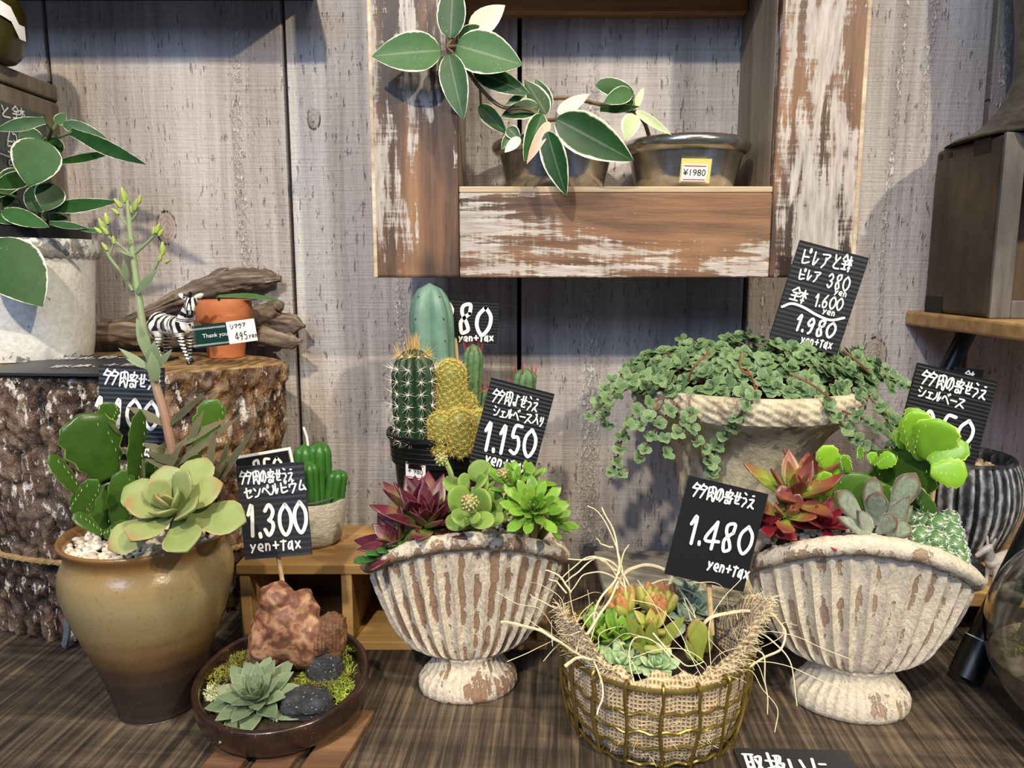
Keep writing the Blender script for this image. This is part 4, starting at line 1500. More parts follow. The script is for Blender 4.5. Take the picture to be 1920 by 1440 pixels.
# yellow price sticker on the right silver pot
def sticker(parent, C, R, U, w, h, text, size, base_col, name='price_sticker'):
    P = Plane(C, R, U, w, h)
    mb = MB()
    mb.obox(C, R, U, w, h, 0.0005)
    s = mb.build(name, base_col, parent, smooth=0)
    m2 = MB()
    for sg in (1, -1):
        m2.obox(P.at(0, sg * h * .40, -0.0004), R, U, w * .86, h * .05, 0.00005)
    m2.build('red_rule', M_redink, s, smooth=0)
    m3 = MB()
    printed(m3, text, P.at(0, 0, -0.0004), R, U, size)
    m3.build('printed_price', M_ink, s, smooth=0, normals=False)
    return s
cpt = W(1303, 322, 0.6865)
R_, U_ = V((1, 0.03, -.02)).normalized(), V((0, -0.26, 0.97))
U_ = (U_ - R_ * U_.dot(R_)).normalized()
mb = MB()
mb.obox(cpt + V((0.0006, 0.0003, 0.0008)), R_, U_, 0.0265, 0.0205, 0.0005)
ys = mb.build('sticker_backing', plain('yellow_paper', 'e4d27a', 0.6), tR, smooth=0)
sticker(tR, cpt + V((-0.0005, -0.0005, -0.001)), R_, U_, 0.0225, 0.0145, '¥1980', 0.0078, M_paper)

# ------------------------------------------------------------------ crate with compartments
cx0, cx1, cy0, cy1 = W(452, 1100, 0.60).x, 0.030, 0.597, 0.694
t = thing('wooden_crate', ((cx0 + cx1) / 2, 0.645, 0), 'low tan wooden crate with open compartments under the cactus pots', 'crate')
mb = MB()
mb.box((cx0 - .002, cy0 - .001, CR_Z - 0.0085), (cx1, cy1, CR_Z))
mb.build('top_board', M_crate, t, smooth=0, bevel=.0008)
mb = MB()
mb.box((cx0, cy0, 0.0), (cx1 - .001, cy1 - .001, 0.0075))
mb.build('bottom_board', M_crate, t, smooth=0, bevel=.0008)
xm = W(652, 1120, 0.60).x
for (a, b) in ((cx0, cx0 + 0.0085), (xm - 0.0045, xm + 0.0045), (cx1 - 0.0095, cx1 - 0.001)):
    mb = MB()
    mb.box((a, cy0 + .0002, 0.0077), (b, cy1 - .0065, CR_Z - 0.0087))
    mb.build('divider' if b < cx1 - .002 and a > cx0 else 'end_panel', M_crate, t, smooth=0, bevel=.0008)
mb = MB()
mb.box((cx0, cy1 - 0.006, 0.0077), (cx1 - .001, cy1 - 0.001, CR_Z - 0.0087))
mb.build('back_panel', M_cratein, t, smooth=0)

# ------------------------------------------------------------------ cactus candle in a cement pot
c = V((W(590, 1000, 0.65).x, 0.650, CR_Z))
t = thing('cactus_candle', c, 'green cactus-shaped candle in a small rough cement pot', 'candle')
def cement():
    k = Mt('wrinkled_cement')
    n = k.noise(k.co((1, 1, 2.4)), 150, 4, 0.6, 0.8)
    col = k.ramp(n, [(0.3, '9f988c'), (0.6, 'bdb6a9'), (0.8, 'cdc7bb')])
    return k.out(col, 0.85, 0, k.bump(n, 0.7, 0.0016))
mb = MB()
mb.lathe([(0.0, 0), (0.016, 0), (0.0205, 0.0012), (0.0235, 0.005), (0.0262, 0.016), (0.0278, 0.028), (0.0284, 0.039), (0.0280, 0.0402), (0.0255, 0.0402), (0.0248, 0.039), (0.024, 0.030), (0.0, 0.030)], c, 72, cap0=False)
mb.build('pot', cement(), t, smooth=45)
mb = MB()
def candle_stem(x, y, h, r, lean=(0, 0), ribs=5):
    rows = []
    for i in range(15):
        u = i / 14
        rr = r * (0.8 + .2 * sm(u / .2)) * (1 if u < .82 else sqrt(max(0, 1 - ((u - .82) / .18) ** 2)) * .97 + .03)
        row = []
        for j in range(ribs * 6):
            th = 2 * pi * j / (ribs * 6)
            q = rr * (0.80 + 0.26 * abs(cos(ribs * th / 2)) ** .7 + (0.05 if (i % 2 and j % 6 == 0) else 0))
            row.append(c + V((x + q * cos(th) + lean[0] * u, y + q * sin(th) + lean[1] * u, 0.028 + h * u)))
        rows.append(row)
    mb.grid(rows, closed_v=True, cap0=True, cap1=True)
for a in ((-.006, .002, .060, .0098), (.006, .003, .062, .0098), (.0, -.009, .047, .0075), (.017, -.002, .038, .0085, (.006, 0)), (-.018, .0, .045, .009), (-.012, -.014, .022, .006), (.013, -.015, .010, .006), (-.016, .010, .035, .008)):
    candle_stem(*a)
mb.build('cactus_stems', plain('green_wax', '37682a', 0.32, var=0.25, scale=70, bump=.2), t, smooth=60)
mb = MB()
pk = c + V((-.003, .002, .090))
mb.tube([pk - V((0, 0, .006)), pk + V((-.001, 0, .004)), pk + V((-.0035, 0, .0125))], 0.0011, 7)
mb.build('wick', plain('white_wick', 'efece4', .7), t)
mb = MB()
mb.tube([c + V((.0225 * cos(a), .0225 * sin(a), .040 + .003 * cos(a + .3))) for a in [2 * pi * i / 48 for i in range(48)]], 0.0010, 6, closed=True)
mb.build('wire_band', plain('grey_wire', '6f6c64', .4, .6), t)

# ------------------------------------------------------------------ black plastic pot of cacti
c = V((W(828, 800, 0.650).x, 0.650, CR_Z))
t = thing('cactus_pot', c, 'black plastic pot of mixed cacti with a 980 sticker on the crate', 'potted plant')
mb = MB()
mb.lathe([(0.0, 0), (0.033, 0), (0.0345, 0.001), (0.0405, 0.074), (0.0415, 0.0745), (0.0432, 0.076), (0.0442, 0.096), (0.0465, 0.0965), (0.0475, 0.0985), (0.0472, 0.1015), (0.0458, 0.1022), (0.0438, 0.1012), (0.0425, 0.092), (0.042, 0.085)], c, 96, cap0=False)
for z in (.080, .084, .088, .092):
    mb.lathe([(0.0436 + (z - .076) * .05, z), (0.0441 + (z - .076) * .05, z + .0006), (0.0436 + (z - .076) * .05, z + .0012)], c, 96, cap0=False)
mb.build('pot', M_black, t, smooth=30)
mb = MB()
mb.lathe([(0.0, 0.094), (0.02, 0.095), (0.0428, 0.093)], c, 40, cap0=False)
mb.build('soil', M_soil, t)
def sticker_curved(parent, px, py, y, w, h, text, size):
    C = W(px, py, y)
    R = V((1, 0.0, 0)).normalized()
    d = V((C.x - c.x, C.y - c.y, 0)).normalized()
    R = V((-d.y, d.x, 0))
    if R.x < 0:
        R = -R
    R = (R + V((0, 0, -.06))).normalized()
    U = (V((d.x * -.06, d.y * -.06, 1)))
    U = V((d.x * .08, d.y * .08, 1))
    U = (U - R * U.dot(R)).normalized()
    return sticker(parent, C, R, U, w, h, text, size, M_paper)
_d = V((W(779, 884, .61).x - c.x, 0, 0)).x
_y = c.y - sqrt(.0413 ** 2 - min(.03, abs(_d)) ** 2)
sticker_curved(t, 779, 884, _y - .0012, 0.0190, 0.0135, '¥ 980', 0.0062)

def spines(mb, p, nrm, n, L, r=0.00022, spread=1.0, central=0, cl=1.4, at=(0, 0, 0), rg=random):
    nn, h, s = ortho(nrm)
    for i in range(n + central):
        a = 2 * pi * i / max(1, n) + rg.uniform(-.3, .3)
        el = rg.uniform(.15, .55) * spread if i < n else rg.uniform(.9, 1.5)
        d = (h * cos(a) + s * sin(a)) * cos(el) + nn * sin(el)
        ll = L * rg.uniform(.7, 1.15) * (cl if i >= n else 1)
        q = p + d * ll
        d_, hh, ss = ortho(d)
        k = r * (1.3 if i >= n else 1)
        mb.add([p + hh * k, p - hh * k * .5 + ss * k * .87, p - hh * k * .5 - ss * k * .87, q], [(0, 1, 3), (1, 2, 3), (2, 0, 3)], at)
def column_cactus(b, hgt, r, ribs, name, mat, parent, depth=0.25, areoles=10, sp=None, top=0.22, lean=(0, 0), taper=0.85, label=None, nring=26, spin=0.0):
    """ribbed column; returns the points where spines sit"""
    mb = MB()
    rows, ar = [], []
    for i in range(nring + 1):
        u = i / nring
        e = 1.0 if u < 1 - top else sqrt(max(0.0, 1 - ((u - (1 - top)) / top) ** 2))
        base = r * (taper + (1 - taper) * sm(min(1, u * 2.2))) * max(e, 0.03)
        row = []
        for j in range(ribs * 6):
            th = 2 * pi * j / (ribs * 6) + spin
            k = 1 - depth + depth * abs(cos(ribs * (th - spin) / 2)) ** 0.8
            row.append(b + V((base * k * cos(th) + lean[0] * u, base * k * sin(th) + lean[1] * u, hgt * u)))
        rows.append(row)
    mb.grid(rows, closed_v=True, cap0=True, cap1=True, at=[(i / nring, abs(cos(ribs * (j / (ribs * 6)) * pi)), .5) for i in range(nring + 1) for j in range(ribs * 6)])
    o = mb.build(name, mat, parent, smooth=70, label=label)
    for q in range(ribs):
        th = 2 * pi * q / ribs + spin
        for a in range(areoles):
            u = (a + .5) / areoles * .985
            e = 1.0 if u < 1 - top else sqrt(max(0.0, 1 - ((u - (1 - top)) / top) ** 2))
            base = r * (taper + (1 - taper) * sm(min(1, u * 2.2))) * max(e, .03)
            p = b + V((base * cos(th) + lean[0] * u, base * sin(th) + lean[1] * u, hgt * u))
            ar.append((p, V((cos(th), sin(th), 0.25 + (1.2 if u > 1 - top * .6 else 0))), u))
    return o, ar
Zs = CR_Z + 0.093
def cbase(px, y):
    return V((W(px, 800, y).x, y, Zs))
# tall blue-green column
bt = cbase(818, .672)
top = W(806, 531, .672)
o, ar = column_cactus(bt, top.z - Zs, 0.0205, 5, 'column_cactus', plain('blue_green_cactus_skin', '5a7e6f', .5, var=.14, scale=60, col2='759582'), t, .34, 7, top=.26, taper=.95, lean=(-.004, 0), label='tall smooth blue-green column cactus', spin=.35)
mb = MB()
for p, n, u in ar:
    mb.blob(p, .00075, 5, 6)
    spines(mb, p, n, 4, .0018, .0002)
mb.build('areoles', plain('dark_areoles', '3c352c', .8), o)
# dark barrel with white stars of spines and a straw-coloured top
bb = cbase(778, .627)
tp = W(778, 662, .627)
o, ar = column_cactus(bb, tp.z - Zs + .004, 0.0185, 11, 'barrel_cactus', plain('dark_green_cactus_skin', '1f3a22', .5, var=.2, scale=80), t, .22, 8, top=.30, taper=.85, label='dark barrel cactus with white spine stars')
mb, m2, m3 = MB(), MB(), MB()
for p, n, u in ar:
    m2.blob(p, .0010, 5, 6)
    spines(mb if u < .86 else m3, p, n, 10, .0068 if u < .86 else .010, .00020, 1.0, 1 if u < .8 else 4, 1.25)
for i in range(60):
    a = random.uniform(0, 6.28)
    q = bb + V((cos(a) * .006 * random.random(), sin(a) * .006 * random.random(), tp.z - Zs + .003))
    spines(m3, q, V((cos(a) * .5, sin(a) * .5, 1)), 0, .013, .00022, 1, 1, 1.1)
mb.build('spines', plain('white_spines', 'e9e3d2', .6), o)
m2.build('areoles', plain('cream_wool', 'ded6c0', .9), o)
m3.build('spines', plain('straw_spines', 'd9b774', .6), o, label='straw-coloured top spines')
# golden lace cactus: one tall and offsets
M_gold = plain('yellow_green_cactus_skin', '69722f', .55, var=.2, scale=90)
M_goldsp = plain('golden_spines', 'd8bd62', .55)
def golden(px, py_top, y, r, name='golden_cactus', lean=(0, 0), zb=None):
    b = cbase(px, y)
    b.z = zb or b.z - .004
    h = W(px, py_top, y).z - b.z
    ms, mp = MB(), MB()
    rows = []
    for i in range(15):
        u = i / 14
        e = r * (.86 + .14 * sm(u * 3)) * (1 if u < 1 - r / h else sqrt(max(0, 1 - ((u - (1 - r / h)) / (r / h)) ** 2)))
        rows.append([b + V((max(e, .0002) * cos(a) + lean[0] * u, max(e, .0002) * sin(a) + lean[1] * u, h * u)) for a in [2 * pi * j / 24 for j in range(24)]])
    ms.grid(rows, closed_v=True, cap0=True, cap1=True)
    o = ms.build(name, M_gold, t, smooth=180, label='golden-spined clustering cactus')
    n = int(h * r * 2 * pi / (0.0047 ** 2))
    for i in range(n):
        u = (i + .5) / n
        a = i * 2.39996
        if u < 1 - r / h:
            e, nz = r, 0
        else:
            q = (u - (1 - r / h)) / (r / h)
            e, nz = r * sqrt(max(0, 1 - q * q)), q
        p = b + V((e * cos(a) + lean[0] * u, e * sin(a) + lean[1] * u, h * u))
        spines(mp, p, V((cos(a) * sqrt(1 - nz * nz), sin(a) * sqrt(1 - nz * nz), nz + .05)), 13, .0050, .00017, 0.85, 1, 1.1)
    mp.build('spines', M_goldsp, o)
golden(846, 674, .630, .0125, lean=(0, 0))
golden(826, 772, .612, .0095)
golden(862, 766, .610, .0115)
golden(900, 768, .622, .0095)
golden(872, 735, .640, .0095)
# green pitted stems with red spines
M_euph = plain('mottled_euphorbia_skin', '55734a', .55, var=.35, scale=200, bump=.8)
M_redsp = plain('red_spines', 'a8222a', .5)
def euph(px, py_top, y, r, lean=(0, 0), red=True):
    b = cbase(px, y)
    h = W(px, py_top, y).z - b.z
    o, ar = column_cactus(b, h, r, 7, 'spiny_stem', M_euph, t, .25, 9, top=.15, taper=.9, lean=lean, label='green spiny stem with red spines')
    mp = MB()
    for p, n, u in ar:
        if u > .9 or random.random() < .35:
            spines(mp, p, n + V((0, 0, .6 if u > .9 else 0)), 0, .0055 if u < .9 else .0085, .00032, 1, 2, 1.3)
    mp.build('spines', M_redsp, o)
euph(880, 645, .655, .0088, (.004, 0))
euph(972, 690, .648, .0105, (.006, 0))
euph(912, 728, .662, .0075, (.003, 0))
# ------------------------------------------------------------------ big stoneware pot
def stoneware():
    k = Mt('ochre_to_brown_stoneware')
    P = k.co()
    z = k.sep(P)[2]
    n = k.noise(P, 26, 4, 0.55)
    n2 = k.noise(P, 420, 4, 0.6)
    zz = k.op('ADD', k.op('DIVIDE', z, 0.13), k.op('MULTIPLY', k.op('SUBTRACT', n, 0.5), 0.16))
    col = k.ramp(zz, [(0.20, '2e241f'), (0.34, '4a3526'), (0.42, '6f5130'), (0.55, '89714a'), (0.72, '94845f'), (0.90, '8d754b'), (0.97, '835f34')])
    sp = k.step(n2, 0.58, 0.72)
    col = k.mix(k.op('MULTIPLY', sp, 0.45), col, '5e4526')
    return k.out(col, k.ramp(zz, [(0.25, 0.50), (0.6, 0.26)]), 0, k.bump(n2, 0.25, 0.0007), coat=0.25)
c = V((W(284, 1100, 0.52).x, 0.518, 0))
t = thing('planted_pot', c, 'large ochre and brown stoneware pot of mixed succulents in front of the stump', 'potted plant')
mb = MB()
pr = [(0.0, 0), (0.0265, 0), (0.0285, 0.0012), (0.0300, 0.006), (0.0345, 0.022), (0.0405, 0.040), (0.0478, 0.058), (0.0545, 0.075), (0.0590, 0.090), (0.0605, 0.100), (0.0598, 0.109), (0.0565, 0.1165), (0.0552, 0.1205), (0.0560, 0.1245), (0.0585, 0.1285), (0.0592, 0.1305), (0.0578, 0.1318), (0.0550, 0.1300), (0.0525, 0.1255), (0.0515, 0.118)]
Q = spline([V((r, z, 0)) for r, z in pr], 4)
mb.lathe([(max(0, p.x) * .94, p.y) for p in Q], c, 110, mod=lambda p, th, i, r, z: p + V((cos(th), sin(th), 0)) * (0.00035 * sin(z * 900) * (1 if z < .075 else 0) * (1 if r > .027 else 0)), cap0=False)
mb.build('pot', stoneware(), t, smooth=60)
mb = MB()
mb.lathe([(0.0, 0.124), (0.03, 0.1235), (0.050, 0.121)], c, 40, cap0=False)
mb.build('soil', M_soil, t)
mb = MB()
pts = []
for i in range(420):
    r = 0.0495 * sqrt(random.random())
    a = random.uniform(0, 2 * pi)
    if sin(a) > 0.3 and r < .03 and random.random() < .5:
        continue
    pts.append(c + V((r * cos(a), r * sin(a), 0.1245 + random.uniform(-.001, .0022))))
pebbles(mb, pts, 0.0021, 0.0036, 1)
o = mb.build('pebble_bed', M_pebble, t, smooth=60)
o['kind'] = 'stuff'
# flat cactus segments
M_pad = leafmat('glossy_green_cactus_pad', '456620', '2a4616', '7c9444', 0.05, rough=0.22, sss=.1)
M_padl = leafmat('bright_lime_cactus_pad', '88b82f', '5f9628', 'c3d860', 0.08, rough=0.28, sss=.25)
def pads(lst, mat, parent, name='cactus_pads', label=None, th=.16):
    mb, sp = MB(), MB()
    for a in lst:
        b, tp, w, y0, y1 = a[:5]
        lf(mb, b, tp, w, y0, y1, roll=a[5] if len(a) > 5 else 0, th=th, cup=a[6] if len(a) > 6 else .05, shape='pad', nu=14, m=12, notch=1, bend=.04)
        p0, p1 = W(*b, y0), W(*tp, y1)
        for i in range(6):
            u = .2 + .13 * i
            for s_ in (-1, 1):
                q = p0.lerp(p1, u) + V((s_ * w * .40 * PXM(p0) * (1 if u < .8 else .7), -.0008, 0))
                spines(sp, q, V((s_, -.6, .3)), 2, .0016, .00018)
    o = mb.build(name, mat, parent, smooth=60, label=label)
    sp.build('bristles', M_bristle, o)
M_bristle = plain('pale_bristles', 'dfe3b4', .6)
pads([((206, 985), (150, 776), 10, .53, .53),
      ((204, 898), (148, 776), 98, .522, .515), ((192, 800), (212, 755), 36, .528, .528), ((245, 925), (264, 768), 32, .520, .516, .5),
      ((150, 930), (93, 852), 30, .510, .500, .3), ((140, 965), (182, 900), 38, .500, .495), ((368, 840), (408, 748), 52, .545, .548),
      ((160, 985), (146, 920), 34, .515, .51), ((205, 1005), (178, 895), 86, .520, .525), ((222, 1000), (232, 880), 46, .515, .515),
      ((190, 1000), (137, 962), 26, .495, .490, .3), ((195, 1004), (240, 985), 30, .488, .482), ((265, 960), (282, 860), 40, .535, .535), ((345, 930), (372, 850), 36, .55, .55)][1:],
     M_pad, t, label='flat glossy green cactus pads')
# tall flowering stem
M_fstem = leafmat('grey_green_flower_stem', '93a07a', '7d8d66', rough=.5)
mb = MB()
stalk = [(338, 935, .530), (322, 840, .528), (308, 775, .527), (290, 715, .526), (280, 665, .525), (268, 610, .525), (260, 555, .525), (252, 500, .525), (246, 450, .525), (241, 398, .525), (238, 372, .525)]
Pk = spline([W(*p) for p in stalk], 6)
m_ = len(Pk)
kk = PXM(Pk[0])
mb.tube(Pk, [kk * (9.5 - 6.0 * i / m_) for i in range(m_)], 10, at=[(1 - i / m_, 0, .5) for i in range(m_)])
def fst():
    k = Mt('pink_to_green_flower_stem')
    a = k.ld()
    n = k.noise(k.co(), 60, 3, .5)
    col = k.ramp(k.op('ADD', a[0], k.op('MULTIPLY', k.op('SUBTRACT', n, .5), .2)), [(0.45, '93a377'), (0.62, '9c9477'), (0.78, 'a9826f'), (0.95, '8d6a5a')])
    return k.out(col, .5)
o = mb.build('flower_stem', fst(), t, label='tall flower stem, pink below and grey-green above')
mb = MB()
for pts, r in (([(249, 545), (226, 510), (204, 480), (196, 458)], 3.6), ([(256, 552), (278, 522), (292, 500), (300, 482)], 3.2), ([(247, 478), (222, 458), (200, 440), (190, 425)], 3.0), ([(250, 478), (275, 456), (292, 438), (300, 428)], 3.0), ([(241, 425), (226, 408), (216, 392)], 2.4), ([(241, 418), (254, 404), (260, 388)], 2.4), ([(204, 482), (212, 462), (214, 450)], 2.2), ([(196, 440), (202, 425), (200, 405)], 2.2)):
    pxtube(mb, pts, r, .525, taper=.7)
mb.build('side_stems', M_fstem, o)
mb = MB()
for (x, y, s_, a) in ((232, 366, 15, .1), (221, 381, 11, .6), (216, 396, 9, .8), (255, 384, 12, -.3), (262, 374, 9, -.4), (190, 420, 12, .3), (197, 432, 10, .5), (184, 432, 9, .8), (200, 410, 11, .1), (213, 450, 8, 0), (296, 428, 11, -.5), (302, 436, 9, -.7), (288, 432, 8, -.2), (305, 466, 13, -.1), (301, 482, 9, -.4), (196, 462, 9, .5), (314, 490, 7, -1.2), (246, 392, 8, 0)):
    p = W(x, y, .524)
    q = PXM(p)
    lf_a = V((-sin(a), -.1, cos(a)))
    mb.leaf(p - lf_a * s_ * q, p + lf_a * s_ * q, s_ * .95 * q, V((0, -1, 0)), .8, 0, 0, 'ovate', 6, 7)
mb.build('flower_buds', leafmat('yellow_green_buds', 'b9c95c', '93a75c', tip='e3e06a', tip0=.75, rough=.4), o)
mb = MB()
for a in (((285, 695), (222, 652), 14), ((280, 672), (256, 596), 22), ((288, 700), (289, 640), 26), ((294, 690), (322, 655), 13), ((280, 690), (236, 672), 13), ((292, 715), (284, 660), 24), ((256, 550), (294, 505), 16), ((238, 528), (231, 486), 12), ((276, 655), (262, 610), 12), ((250, 480), (222, 470), 6), ((247, 452), (226, 446), 6)):
    lf(mb, a[0], a[1], a[2], .522, .516, th=.18, cup=.2, shape='lance', nu=8, m=8, bend=.05)
mb.build('stem_leaves', leafmat('grey_green_stem_leaf', '8d9d77', '77886a', rough=.5), o)
# toothed brownish leaves
mb = MB()
M_tooth = leafmat('brown_green_toothed_leaf', '6c6c4e', '474a35', '7d6850', 0.12, tip='75594a', tip0=.75, rough=.45)
for a in (((308, 796), (238, 762), 20), ((322, 850), (262, 830), 16), ((314, 800), (388, 735), 16), ((328, 842), (424, 782), 20), ((330, 872), (452, 778), 17), ((330, 868), (272, 846), 20), ((312, 840), (296, 838), 22), ((352, 968), (354, 862), 20), ((386, 905), (404, 805), 17), ((408, 900), (430, 822), 14), ((398, 918), (482, 800), 19), ((330, 884), (270, 860), 15), ((268, 905), (262, 850), 15), ((350, 850), (378, 770), 18), ((252, 940), (236, 890), 18), ((262, 935), (212, 918), 20), ((225, 815), (205, 790), 9), ((385, 920), (425, 860), 14), ((262, 868), (222, 836), 10), ((310, 890), (340, 830), 18)):
    lf(mb, a[0], a[1], a[2] * .92, .527, .520, roll=random.uniform(-.5, .5), th=.2, cup=.3, shape='lance', nu=13, m=8, bend=random.uniform(-.05, .15), notch=1)
pxtube(mb, [(340, 975, .528), (332, 900, .528), (322, 850, .528)], 10, .528)
pxtube(mb, [(392, 985, .53), (398, 925, .53), (420, 870, .53)], 5, .53)
mb.build('toothed_leaves', M_tooth, t, smooth=60, label='narrow brownish toothed leaves')
# big pale rosette
M_ech = leafmat('pale_jade_rosette_leaf', '97a268', '77864e', 'b09a70', 0.07, tip='9c7652', tip0=.86, rough=.42, sss=.2)
mb = MB()
rc = W(324, 958, .480)
rosette(mb, rc, (-0.02, -0.62, 0.80), 16, .041, .027, 82, -8, 'spat', .20, .28, -.12, .42, spin=.5, nu=11, m=12, base=.12)
mb.build('pale_rosette', M_ech, t, smooth=70, label='large pale jade rosette')

# ------------------------------------------------------------------ shallow tilted bowl garden on a wooden trivet
bc = V((W(534, 1262, 0.500).x, 0.500, 0.0))
tilt = Matrix.Rotation(radians(8), 3, 'X')
BW = lambda x, y, z: bc + V((0, 0, 0.0010)) + tilt @ V((x, y, z))
mb = MB()
d0 = Matrix.Rotation(radians(28), 3, 'Z')
tv = thing('wooden_trivet', bc, 'rusty brown wooden trivet propping up the shallow bowl', 'trivet')
M_triv = wood('rusty_trivet_wood', 0, [(0.3, '33241a'), (0.55, '6a4a32'), (0.75, '94714d')], .75, 90, 8, .9)
ta = ZP(702, 1332, .005)
tu = (ZP(632, 1445, .005) - ta)
tu.z = 0
tu.normalize()
tw_ = V((tu.y, -tu.x, 0))
if tw_.x > 0:
    tw_ = -tw_
for i in range(3):
    mb = MB()
    o_ = V((ta.x, ta.y, 0)) + tw_ * (0.031 * i)
    vs = []
    for zz in (0.0002, None):
        for (a_, b_) in ((0, 0), (.085, 0), (.085, .024), (0, .024)):
            p = o_ + tu * a_ + tw_ * b_
            vs.append(V((p.x, p.y, zz if zz else .0052)))
    mb.add(vs, [(0, 3, 2, 1), (4, 5, 6, 7), (0, 1, 5, 4), (1, 2, 6, 5), (2, 3, 7, 6), (3, 0, 4, 7)])
    mb.build('slat', M_triv, tv, smooth=0, bevel=.001)
t = thing('bowl_garden', bc, 'shallow glossy dark brown bowl garden with a rosette, red rock and two black stones', 'potted plant')
def bowl_mat():
    k = Mt('speckled_dark_brown_glaze')
    n = k.noise(k.co(), 120, 4, .6)
    v = k.voro(k.co(), 330)
    col = k.ramp(n, [(0.3, '20140e'), (0.6, '352219'), (0.8, '472f22')])
    col = k.mix(k.op('MULTIPLY', k.step(v, .14, .08), k.step(n, .5, .56)), col, '9b7f63')
    return k.out(col, .24, 0, k.bump(n, .2, .0008), coat=.4)
mb = MB()
pr = [(0.0, 0.010), (0.034, 0.010), (0.043, 0.0105), (0.0530, 0.014), (0.0572, 0.0195), (0.0585, 0.028), (0.0590, 0.0345), (0.0580, 0.0368), (0.0555, 0.0366), (0.0540, 0.0345), (0.0530, 0.026), (0.049, 0.018)]
Q = spline([V((r, z, 0)) for r, z in pr], 4)
mb.lathe([(max(0, p.x), p.y) for p in Q], (0, 0, 0), 110, mod=lambda p, th, i, r, z: BW(p.x, p.y, p.z), cap0=False)
mb.build('bowl', bowl_mat(), t, smooth=60)
mb = MB()
mb.lathe([(0.0, 0.030), (0.03, 0.029), (0.0535, 0.025)], (0, 0, 0), 40, mod=lambda p, th, i, r, z: BW(p.x, p.y, p.z + .002 * mnoise.noise(V((p.x, p.y, 0)) * 80)), cap0=False)
mb.build('soil', M_soil, t)
def bowl_at(px, py, lift=0.0):
    """point on the soil plane of the bowl seen at a pixel"""
    n = tilt @ V((0, 0, 1))
    o_ = BW(0, 0, 0.0285 + lift)
    d = ray(px, py)
    return EYE + d * ((o_ - EYE).dot(n) / d.dot(n))
def tuft(mb, p, n, L, r, up=V((0, 0, 1)), spread=1.0, rg=random):
    for i in range(n):
        a = rg.uniform(0, 6.283)
        d = (V((cos(a), sin(a), 0)) * rg.uniform(.2, 1) * spread + up * rg.uniform(.4, 1.1)).normalized()
        q = p + V((rg.uniform(-1, 1), rg.uniform(-1, 1), 0)) * L * .5
        ll = L * rg.uniform(.6, 1.2)
        d_, h, s = ortho(d)
        mid = q + d * ll * .55 + V((0, 0, -ll * .08))
        e = q + d * ll + V((0, 0, -ll * .3))
        mb.add([q + s * r, q - s * r, mid + s * r * .9, mid - s * r * .9, mid + h * r, e], [(0, 1, 3, 2), (0, 2, 4), (1, 4, 3), (2, 3, 5), (2, 5, 4), (3, 4, 5)], (0, 0, rg.random()))
def moss_mat(name, a, b, cc):
    k = Mt(name)
    l = k.ld()
    n = k.noise(k.co(), 70, 3, .6)
    return k.out(k.ramp(k.op('ADD', k.op('MULTIPLY', l[2], .5), k.op('MULTIPLY', n, .55)), [(.25, a), (.5, b), (.8, cc)]), .7)
M_moss = moss_mat('olive_moss', '3d3a12', '77752a', 'a9a53f')
M_mossg = moss_mat('bright_moss', '55661a', '93a92f', 'c3d24f')
M_lichen = moss_mat('pale_lichen_moss', '8d9a6a', 'c3cba0', 'e4e6c4')
def moss(name, mat, spots, L, n, parent, label=None):
    mb = MB()
    for (x, y, rx, ry, k_) in spots:
        for i in range(k_):
            a, r = random.uniform(0, 6.28), sqrt(random.random())
            p = bowl_at(x + rx * r * cos(a), y + ry * r * sin(a), 0.0005)
            tuft(mb, p, n, L, .00032)
    o = mb.build(name, mat, parent, smooth=0, label=label, normals=False)
    o['kind'] = 'stuff'
moss('moss', M_moss, [(458, 1240, 30, 16, 60), (425, 1264, 18, 16, 30), (622, 1262, 36, 50, 90), (570, 1290, 22, 14, 30), (400, 1275, 12, 22, 20)], .0050, 8, t, 'olive brown moss')
moss('moss', M_mossg, [(645, 1300, 18, 26, 34), (575, 1275, 14, 10, 12), (655, 1240, 12, 30, 14)], .0055, 7, t, 'bright green moss')
moss('moss', M_lichen, [(400, 1300, 16, 16, 34), (470, 1340, 24, 7, 44), (520, 1344, 16, 7, 26)], .0034, 10, t, 'pale grey-green lichen moss')
mb = MB()
pebbles(mb, [bowl_at(420 + random.uniform(-18, 18), 1326 + random.uniform(-9, 9), .0) for i in range(34)], .0016, .0026, 4)
o = mb.build('gravel', pebble_mat('orange_gravel', [(.2, 'a8722f'), (.5, 'd09a4c'), (.8, 'e0b873')]), t, smooth=60)
o['kind'] = 'stuff'
# rosette with pointed leaves
M_semp = leafmat('blue_green_pointed_leaf', '7f8d6e', '58694f', 'a5ad88', 0.08, tip='776552', tip0=.98, rough=.5, sss=.1)
mb = MB()
rosette(mb, bowl_at(482, 1308, .006), (0.0, -0.38, 0.92), 36, .031, .0152, 84, 0, 'lance', .16, .30, -.05, .40, spin=.9, nu=9, m=8, base=.16)
mb.build('pointed_rosette', M_semp, t, smooth=60, label='blue-green rosette with pointed leaves')
